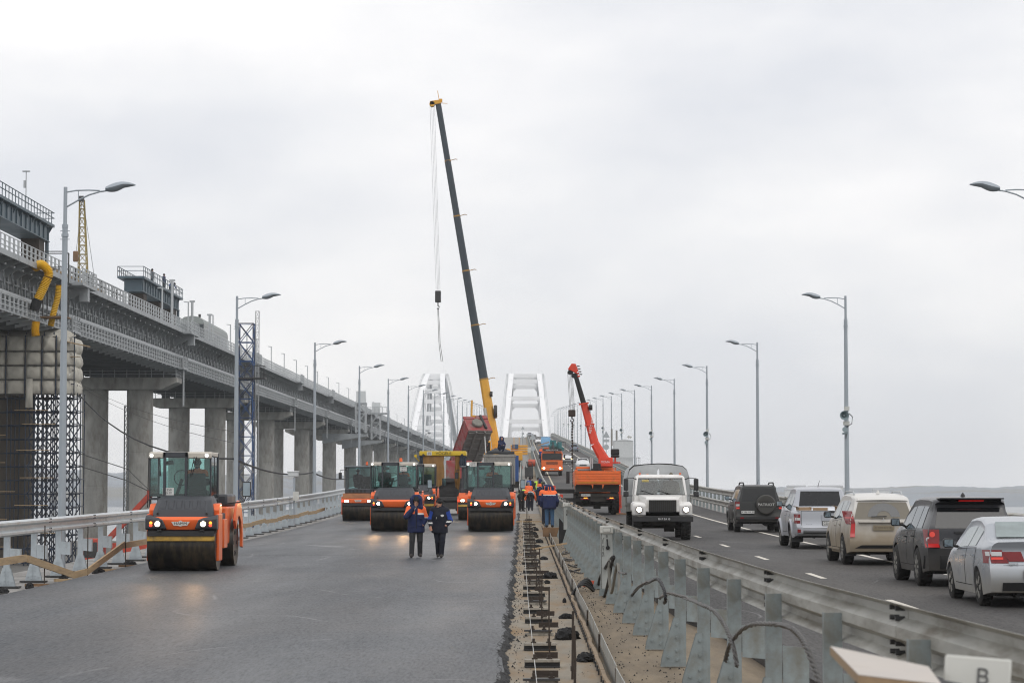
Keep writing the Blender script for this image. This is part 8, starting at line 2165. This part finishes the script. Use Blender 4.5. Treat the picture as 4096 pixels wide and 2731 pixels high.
# ================================================================ THINGS ON AND AROUND THE VIADUCT
m_scafb = mat("scaffold_blue", (0.010, 0.025, 0.055), 0.55, 0.2, var=0.3, scale=3, dirt=(0.05, 0.045, 0.04), dscale=1.2, dlow=0.45, dhigh=0.65)
sc_ = thing("scaffold_tower", "dense blue scaffolding wrapped round the first viaduct column", "scaffold", (-38.6, 187, -3.4))
XS = [-3.9, -1.6, -0.15, 0.55, 1.25, 2.0, 2.75, 3.6]; YS_ = [0, 1.5, 3.0, 4.6]; LH = 1.07; NL = 17
std_me = MB(m_scafb).cyl((0,0,0), (0,0,NL*LH), 0.05, n=6).me("standard"); std2 = MB(m_scafb).cyl((0,0,0), (0,0,12.6*LH), 0.05, n=6).me("standard")
led_me = MB(m_scafb).cyl((-3.9,0,0), (3.6,0,0), 0.042, n=5).me("ledger"); tr_me = MB(m_scafb).cyl((0,0,0), (0,4.6,0), 0.042, n=5).me("ledger")
br1 = MB(m_scafb).cyl((0,0,0), (0.72,0,LH), 0.05, n=5).me("brace"); br2 = MB(m_scafb).cyl((0.72,0,0), (0,0,LH), 0.05, n=5).me("brace")
for xi, x in enumerate(XS):
    for yi, y in enumerate(YS_): put(std_me if yi == 0 else std2, "standard", sc_, (x, y, 0))
for l in range(NL):
    for yi, y in enumerate(YS_[:3]):
        if yi and l > 12: continue
        put(led_me, "ledger", sc_, (0, y, l*LH + 0.2))
        if l <= 12:
            for q in range(5): put(br1 if (q + l + yi) % 2 else br2, "brace", sc_, (0.0 + q*0.72, y, l*LH + 0.2))
        elif yi == 0 and l % 2: put(br1, "brace", sc_, (-3.2, y, l*LH + 0.2))
    if l <= 12:
        for x in (XS[2], XS[5], XS[7]): put(tr_me, "ledger", sc_, (x, 0, l*LH + 0.3))
pk = MB(m_wood).box(-1.3, -0.12, 0, 1.3, 0.12, 0.05).me("scaffold_board")
for k_, (x, l) in enumerate(((-3.0, 9.2), (-3.0, 7.2), (-2.2, 5.1), (-2.8, 3.1), (-2.4, 1.1), (0.3, 11), (0.9, 10), (0.5, 8.1), (0.8, 6.1), (0.4, 4.1), (1.0, 2.1), (2.8, 14.9), (-1.5, 14.9))): put(pk, "scaffold_board", sc_, (x, -0.1, l*LH + 0.28))
# padded tarpaulin wrap: one pillow between each pair of tubes
wr = thing("tarpaulin_wrap", "quilted beige tarpaulin wrapped round the top of the first viaduct column", "tarpaulin", (-38.6, 187, 0))
def pillow(p, ux, uz, nrm, w, h_, seed):
    rr = random.Random(seed); n = 9; V = []
    a, b = rr.uniform(0, 6), rr.uniform(0, 6)
    for j in range(n):
        for i in range(n):
            u, v = i/(n-1), j/(n-1)
            bl = 0.34*(math.sin(math.pi*u)*math.sin(math.pi*v))**0.55*(1 - 0.25*v) + 0.05*math.sin(9*u + a + 3*v)*math.sin(7*v + b) + 0.025*math.sin(17*u - 9*v + b)*(0 < i < n-1)
            V.append(Vector(p) + Vector(ux)*(u*w) + Vector(uz)*(v*h_ - 0.05*math.sin(math.pi*u)*(1 - v)) + Vector(nrm)*bl)
    return MB(m_cloth).add(V, [(j*n+i, j*n+i+1, (j+1)*n+i+1, (j+1)*n+i) for j in range(n-1) for i in range(n-1)])
cx_ = [-10.0, -8.0, -6.0, -4.4, -3.0, -1.65, -0.15, 1.15, 2.25, 3.3]; rz_ = [9.9, 11.05, 12.15, 13.25, 14.4]
for i in range(len(cx_) - 1):
    for j in range(4): pillow((cx_[i], -0.25, rz_[j]), (1,0,0), (0,0,1), (0,-1,0), cx_[i+1] - cx_[i], rz_[j+1] - rz_[j], i*7 + j).obj("tarpaulin_panel", wr, smooth=60)
for i in range(2):
    for j in range(4): pillow((3.3, -0.25 + 2.4*i, rz_[j]), (0,1,0), (0,0,1), (1,0,0), 2.4, rz_[j+1] - rz_[j], 100 + i*7 + j).obj("tarpaulin_panel", wr, smooth=60)
V = []
for i in range(25):
    u = i/24; x = lerp(-10.0, 3.8, u)
    for j in range(5):
        v = j/4; V.append((x - (0.9*v if i > 20 else 0), -0.3 + 2.4*v, 14.35 + 0.75*v**0.6 + 0.12*math.sin(i*1.9 + j) + (0.1*math.sin(i*3.1))*(v > 0)))
MB(m_cloth).add(V, [(i*5+j, (i+1)*5+j, (i+1)*5+j+1, i*5+j+1) for i in range(24) for j in range(4)]).obj("tarpaulin_top", wr, smooth=60)
pillow((-0.05, -0.55, 8.9), (1,0,0), (0,0,1), (0,-1,0), 0.55, 2.2, 5).obj("tarpaulin_flap", wr, smooth=60)
for x in cx_[2:-1]: MB(m_scafb).cyl((x, -0.42, 9.6), (x, -0.42, 14.5), 0.06, n=6).obj("tie_tube", wr)
for z in rz_[:-1]: MB(mat("strap_dark", (0.06, 0.06, 0.055), 0.8)).cyl((-10, -0.40, z), (3.75, -0.40, z), 0.05, n=5).obj("strap", wr)
MB(m_wood).bar((2.6, -0.6, 14.1), (4.9, -0.4, 13.6), 0.35, 0.08).obj("board", wr)
# gantries on the railway deck
def gantry(y0, y1, label):
    t_ = thing("lifting_gantry", label, "gantry", (-41.0, y0, 0), 0, "blue-grey gantries on the railway deck")
    ln = y1 - y0
    g_ = MB(m_gantry).box(-0.8, 0.8, 23.35, 1.05, ln - 0.8, 24.55).box(-0.9, 0.7, 23.3, 1.15, ln - 0.7, 23.38).obj("box_girder", t_, smooth=0)
    k = 1.2
    while k < ln - 1: 
        MB(m_gantry).box(1.05, k - 0.08, 23.4, 1.16, k + 0.08, 24.5).obj("stiffener", g_); k += 1.8
    MB(m_gantry).box(-1.4, 0, 24.62, 1.4, ln, 24.85).obj("platform", t_, smooth=0)
    k = 0.6
    while k < ln: MB(m_gantry).prism([(1.05, 24.6), (1.35, 24.6), (1.05, 24.1)], 'y', k, k + 0.12).obj("bracket", t_, smooth=0); k += 2.4
    for x in (-1.36, 1.36):
        k = 0.05
        while k < ln: MB(m_trim if x < 0 else m_gantry).bar((x, k, 24.85), (x, k, 25.88), 0.06).obj("railing_post", t_); k += 1.2
        for z in (25.85, 25.4): MB(m_gantry).bar((x, 0, z), (x, ln, z), 0.06).obj("hand_rail", t_)
    for z in (25.85, 25.4): [MB(m_gantry).bar((-1.36, q, z), (1.36, q, z), 0.06).obj("hand_rail", t_) for q in (0.04, ln - 0.04)]
    for k in (3, ln*0.5, ln - 4):
        MB(m_rust).box(-0.6, k, 19.3, 0.9, k + 2.2, 23.3).obj("packing_stack", t_, smooth=0)
    MB(m_gantry).cyl((1.0, ln - 1.2, 19.2), (1.0, ln - 1.2, 23.4), 0.16, n=8).obj("jack_rod", t_)
    return t_
gantry(160, 202, "blue-grey gantry with railing over the railway, cut by the picture edge")
gantry(250, 279, "blue-grey gantry with railing and men on top, over the railway")
for y, z1_ in ((252.5, 24.6), (268, 23.6), (283, 23.2)):
    o = MB(m_rail_l).cyl((0,0,0), (0,0,z1_ - zt(y)), 0.14, n=8).bar((-0.3, 0, z1_ - zt(y)), (0.3, 0, z1_ - zt(y)), 0.2).obj("camera_post", None, (-37.0, y, zt(y))); tag(o, "pale post in front of the gantry with men, at %s" % {252.5: "its near end", 268: "its middle", 283: "its far end"}[y], "post", "posts by the gantry")
o = MB(m_rail_l).bar((0,0,24.85), (0,0,28.3), 0.07).box(-0.3, -0.1, 28.3, 0.3, 0.1, 28.4).box(-0.2, -0.08, 27.0, -0.05, 0.08, 27.6).obj("sensor_mast", None, (-40.4, 194, 0)); tag(o, "thin sensor mast on the gantry at the picture edge", "mast")
# yellow corrugated chutes
m_chute = mat("chute_yellow", (0.72, 0.42, 0.01), 0.5, var=0.08)
def chute(P, r, label):
    pts = smooth_path(P, 10); mb = MB(m_chute); q = []; rr = []
    for i in range(len(pts) - 1):
        q += [pts[i], pts[i].lerp(pts[i+1], 0.45)]; rr += [r, r*0.84]
    mb.tube(q, rr, 12)
    o = mb.obj("rubbish_chute", smooth=50); tag(o, label, "chute", "yellow corrugated chutes"); return o
c1 = chute([(-36.2, 177.5, 19.0), (-35.6, 177, 19.1), (-35.1, 177, 18.5), (-35.4, 177, 17.6), (-35.9, 177, 16.5)], 0.36, "thick yellow corrugated chute bending down from the walkway")
MB(m_black).cyl((-35.9, 177, 16.55), (-36.15, 177, 15.7), 0.40, 0.38, n=12).obj("rubber_mouth", c1)
chute([(-35.1, 181, 18.0), (-35.2, 181, 17.0), (-35.5, 181, 15.8), (-35.7, 181, 14.8)], 0.26, "second yellow corrugated chute inside the black frame")
chute([(-36.0, 177, 14.9), (-36.05, 177, 14.3), (-36.0, 177, 13.8)], 0.32, "short yellow chute end poking above the tarpaulin")
fr_ = thing("work_cage", "dark steel work cage hung on the walkway beside the yellow chutes", "cage", (-35.4, 180, 15.5))
for x in (-0.7, 0.9):
    for y in (0, 1.6): MB(m_dksteel).bar((x, y, 0), (x, y, 4.9), 0.09).obj("post", fr_)
for z in (0, 2.4, 3.7, 4.9): MB(m_dksteel).bar((-0.7, 0, z), (0.9, 0, z), 0.07).bar((-0.7, 1.6, z), (0.9, 1.6, z), 0.07).bar((0.9, 0, z), (0.9, 1.6, z), 0.07).obj("rail", fr_)
MB(m_woodd).box(-0.9, -0.1, -0.1, 1.1, 1.7, 0).obj("floor", fr_)
# lattice masts
def lattice(name, label, cat, base, top, w0, w1, m, bays, thick=0.06, grp=None, rnd=None):
    t_ = thing(name, label, cat, base, 0, grp)
    B, T = Vector((0,0,0)), Vector(top) - Vector(base)
    def cs(f): w = lerp(w0, w1, f)/2; c = B + (T - B)*f; return [c + Vector((sx*w, sy*w, 0)) for sx, sy in ((-1,-1),(1,-1),(1,1),(-1,1))]
    for i in range(4): MB(m).bar(cs(0)[i], cs(1)[i], thick*1.5).obj("chord", t_)
    for k in range(bays):
        a, b = cs(k/bays), cs((k+1)/bays)
        mb = MB(m)
        for i in range(4):
            j = (i + 1) % 4
            mb.bar(b[i], b[j], thick); mb.bar(a[i], b[j], thick)
            if rnd: mb.bar(a[j], b[i], thick)
        o = mb.obj("lattice_bay", t_, smooth=0); struct(o, 'stuff')
    return t_, cs
m_lyel = mat("lattice_yellow", (0.26, 0.195, 0.05), 0.6, var=0.2)
lt, cs = lattice("lattice_crane", "slim yellow lattice crane boom rising behind the viaduct", "crane", (-41.1, 224, 18.5), (-41.75, 226, 29.9), 1.05, 0.42, m_lyel, 13, 0.055)
MB(m_dksteel).box(-0.85, 1.2, 11.2, -0.35, 1.6, 11.7).obj("boom_head", lt); MB(m_dksteel).tube([(-0.45, 1.6, 11.4), (0.75, 1.0, 4.2)], 0.02, 4).tube([(-0.5, 1.4, 11.4), (-0.9, 0.6, 6.2)], 0.02, 4).obj("rope", lt)
MB(m_woodd).box(-1.15, 0.4, 5.4, -0.65, 0.8, 6.4).obj("hook_block", lt, bevel=0.08); MB(m_dksteel).bar((-0.6, 0.5, 4.1), (0.9, 0.5, 4.1), 0.14).obj("jib_bar", lt)
bt, cs = lattice("lattice_tower", "tall blue lattice tower standing in front of the viaduct", "lattice tower", (-32.4, 281, -4.5), (-32.4, 281, 22.0), 1.75, 1.75, mat("tower_blue", (0.012, 0.065, 0.20), 0.5, var=0.3, dirt=(0.06, 0.05, 0.05), dscale=0.6, dlow=0.45, dhigh=0.6), 12, 0.085, None, True)
MB(m_dksteel).box(-1.2, -1.2, 24.2, 2.3, 1.2, 24.35).obj("side_platform", bt)
for x in (-1.1, 0.0, 1.1, 2.2): MB(m_dksteel).bar((x, -1.1, 24.3), (x, -1.1, 25.7), 0.08).obj("railing_post", bt)
MB(m_dksteel).bar((-1.2, -1.1, 25.7), (2.3, -1.1, 25.7), 0.08).bar((2.2, -1.1, 25.7), (2.2, 1.1, 25.7), 0.08).obj("hand_rail", bt)
bt.location.z -= 4.2; 
for ch in bt.children:
    if ch.name.startswith(("chord", "lattice_bay")): ch.location.z += 4.2
lattice("hoist_mast", "thin pale lattice hoist mast beside the blue tower", "mast", (-31.9, 288, -4.5), (-31.9, 288, 24.0), 0.42, 0.42, mat("mast_pale", (0.38, 0.39, 0.39), 0.5), 34, 0.035)
lattice("hoist_mast", "thin grey lattice ladder mast between the two nearest bare columns", "mast", (-39.6, 240, -3.4), (-39.6, 240, 10.9), 0.42, 0.42, m_steel_d, 16, 0.04)
for x, y, lb_, plat in ((-33.8, 502, "white cabinet on a pale lattice tower beside the viaduct, nearer one", False), (-34.6, 567, "white cabinet on a railed lattice platform beside the viaduct, farther one", True)):
    t_, cs = lattice("cabinet_tower", lb_, "cabinet tower", (x, y, 14.6), (x, y, 20.6), 2.0, 2.0, m_rail_l, 3, 0.22, "cabinet towers beside the viaduct")
    MB(m_cab).box(-0.95, -0.9, 6.3, 0.95, 0.9, 8.7).obj("cabinet", t_, smooth=0)
    MB(m_steel).box(-1.2, -1.2, 6.0, 1.2, 1.2, 6.3).obj("platform", t_)
    MB(m_steel).prism([(-8, -0.2), (1.4, -0.2), (1.4, -0.7), (-8, -2.2)], 'y', -0.8, 0.8).obj("cantilever", t_, smooth=0)
    if plat:
        MB(m_steel).box(-3, -1.4, 5.9, 2.6, 1.4, 6.3).obj("platform", t_)
        for i in range(7): MB(m_rail_l).bar((-3 + 0.93*i, -1.4, 6.3), (-3 + 0.93*i, -1.4, 7.6), 0.1).obj("railing_post", t_)
        MB(m_rail_l).bar((-3, -1.4, 7.6), (2.6, -1.4, 7.6), 0.1).obj("hand_rail", t_)
# timber stacks on the deck behind a dark railing
ts = thing("timber_stack", "stacked pale timber sleepers on the railway deck behind a dark railing", "timber stack", (-38.4, 193, 0))
for k_ in range(6):
    for j in range(4): MB(m_wood).box(-0.9, 4.2*k_, 19.55 + 0.26*j, 0.3, 4.2*k_ + 3.6, 19.75 + 0.26*j).obj("sleeper", ts, smooth=0)
for k_ in range(14): MB(m_dksteel).bar((1.9, 2*k_, 19.2), (1.9, 2*k_, 20.5), 0.09).obj("railing_post", ts)
for z in (20.5, 20.0): MB(m_dksteel).bar((1.9, 0, z), (1.9, 26, z + 0.1), 0.08).obj("hand_rail", ts)
# railway carriage
rc = thing("railway_carriage", "grey railway passenger carriage standing on the viaduct", "railway carriage", (-41.6, 301, zt(301) + 1.0))
m_rcs = mat("carriage_grey", (0.36, 0.37, 0.365), 0.5, var=0.08); m_rcr = mat("carriage_roof", (0.25, 0.27, 0.26), 0.6, var=0.1)
sec = [(-1.55, 0), (1.55, 0), (1.55, 2.75), (1.42, 3.2), (0.95, 3.6), (0, 3.78), (-0.95, 3.6), (-1.42, 3.2), (-1.55, 2.75)]
MB(m_rcs).prism(sec[:3] + sec[8:], 'y', 0, 24.5).obj("body", rc, smooth=0)
MB(m_rcr).prism(sec[2:], 'y', -0.05, 24.55).obj("roof", rc, smooth=40)
MB(m_trim).box(-0.75, -0.15, 0.2, 0.75, 0.0, 2.45).obj("gangway", rc); MB(mat("carriage_end_dark", (0.05, 0.06, 0.065), 0.6)).box(-1.5, -0.03, 0.05, 1.5, 0.0, 2.7).obj("end_wall", rc)
for k_ in range(12): 
    w_ = MB(m_rail_l).box(1.55, 1.4 + 1.9*k_, 1.25, 1.575, 2.65 + 1.9*k_, 2.25).obj("window", rc); MB(m_priv).box(1.57, 1.48 + 1.9*k_, 1.32, 1.585, 2.57 + 1.9*k_, 2.18).obj("pane", w_)
for z in (0.3, 0.5, 0.7, 0.9, 2.45): MB(m_rcr).box(1.55, 0.1, z, 1.57, 24.4, z + 0.05).obj("corrugation", rc)
MB(m_trim).cyl((0.9, 0.6, 3.6), (0.9, 0.6, 4.0), 0.16, n=8).obj("stove_pipe", rc)
# working platform with the red crane under the viaduct
struct(MB(mat("pier_platform", (0.16, 0.155, 0.145), 0.9, var=0.25, scale=0.8, bump=0.3)).box(-60, 112, -6, -20.5, 216, -3.4).obj("pier_ground", smooth=0))
for k_ in range(3):
    o = MB(m_conc).box(-0.8, -0.4, 0, 0.8, 0.4, 0.7).obj("concrete_block", None, (-30.5 + 1.75*(k_ % 4), 126 + 5*(k_ // 4), -3.4), 0.05*k_); tag(o, ["leftmost pale concrete block on the pier ground below the guard rail", "middle pale concrete block on the pier ground", "pale concrete block on the pier ground nearest the red crane"][k_], "block", "concrete blocks on the pier ground")
kr = thing("red_crane", "red crawler crane with its boom raised, below the guard rail by the viaduct", "crane", (-23.9, 141, -3.4))
m_rc = mat("old_crane_red", (0.50, 0.06, 0.03), 0.5, var=0.2, dirt=(0.2, 0.05, 0.04), dscale=2)
MB(m_rc).box(-0.2, 0, 1.35, 1.95, 3, 2.75).box(-2.0, 0, 1.0, -0.2, 3, 1.9).obj("engine_house", kr, bevel=0.08)
cbn = MB(m_rc).box(-1.95, -0.1, 1.3, -0.75, 1.5, 3.0).obj("cab", kr, bevel=0.06); MB(g_clear).box(-1.8, -0.13, 1.9, -1.0, -0.11, 2.8).obj("cab_window", cbn)
for sd in (-1, 1): MB(m_grime).box(sd*1.2 - 0.3, -0.5, 0, sd*1.2 + 0.3, 3.5, 0.9).obj("crawler_track", kr, bevel=0.2)
MB(m_rc).bar((-0.4, -0.2, 2.9), (2.15, -0.4, 5.6), 0.36, 0.3).cbox((2.2, -0.4, 5.65), (0.5, 0.4, 0.35)).obj("boom", kr)
for d_ in (0.0, 0.25): MB(m_dksteel).tube([(2.2, -0.4, 5.7), (-1.6, 14, 7.2 - d_*3), (-12.0, 45, 9.2 - d_*4)], 0.03, 4).obj("rope", kr)
# power cable hung from the scaffold to the lamp posts
def sag(p, q, s, n=10): return [Vector(p).lerp(Vector(q), i/n) - Vector((0, 0, s*4*(i/n)*(1 - i/n))) for i in range(n + 1)]
pts = sag((-34.6, 187, 9.9), (-12.75, 106, zr(106) + 3.2), 1.3) + sag((-12.75, 106, zr(106) + 3.2), (-12.75, 146, zr(146) + 2.5), 0.35)[1:] + sag((-12.75, 146, zr(146) + 2.5), (-12.75, 186, zr(186) + 2.0), 0.4)[1:]
o = MB(m_black).tube(pts, 0.045, 6).obj("power_cable"); tag(o, "thick black power cable sagging from the scaffold to the street lamps", "cable")
for k_, (a, b) in enumerate((((-34.6, 187, 10.6), (-12.75, 106, zr(106) + 3.9)), ((-34.9, 188, 10.9), (-12.75, 106, zr(106) + 4.4)))):
    o = MB(m_dksteel).tube(sag(a, b, 0.5), 0.012, 4).obj("guy_wire"); tag(o, ["thin wire just above the thick power cable", "topmost thin wire above the thick power cable"][k_], "wire", "thin wires above the power cable")
cc = thing("cctv_camera", "white surveillance camera on a short post at the outer guard rail", "camera", (-11.3, 119, zr(119)))
MB(m_lamp).cyl((0,0,0), (0,0,2.35), 0.05, n=8).obj("post", cc); MB(m_cab).box(-0.32, -0.1, 2.4, 0.2, 0.12, 2.62).box(-0.36, -0.13, 2.60, 0.24, 0.15, 2.66).obj("housing", cc, bevel=0.02); MB(m_swc).box(-0.05, -0.12, 1.2, 0.22, 0.05, 1.65).obj("junction_box", cc)
# ================================================================ lettering to meshes
def finish_texts():
    dg = bpy.context.evaluated_depsgraph_get()
    for o in [o for o in scene.objects if o.type == 'FONT']:
        me = bpy.data.meshes.new_from_object(o.evaluated_get(dg))
        n = bpy.data.objects.new("tmp", me); col.objects.link(n)
        n.parent = o.parent; n.location = o.location; n.rotation_euler = o.rotation_euler; n.scale = o.scale
        nm = o.name.split('.')[0]
        bpy.data.objects.remove(o); n.name = nm
finish_texts()
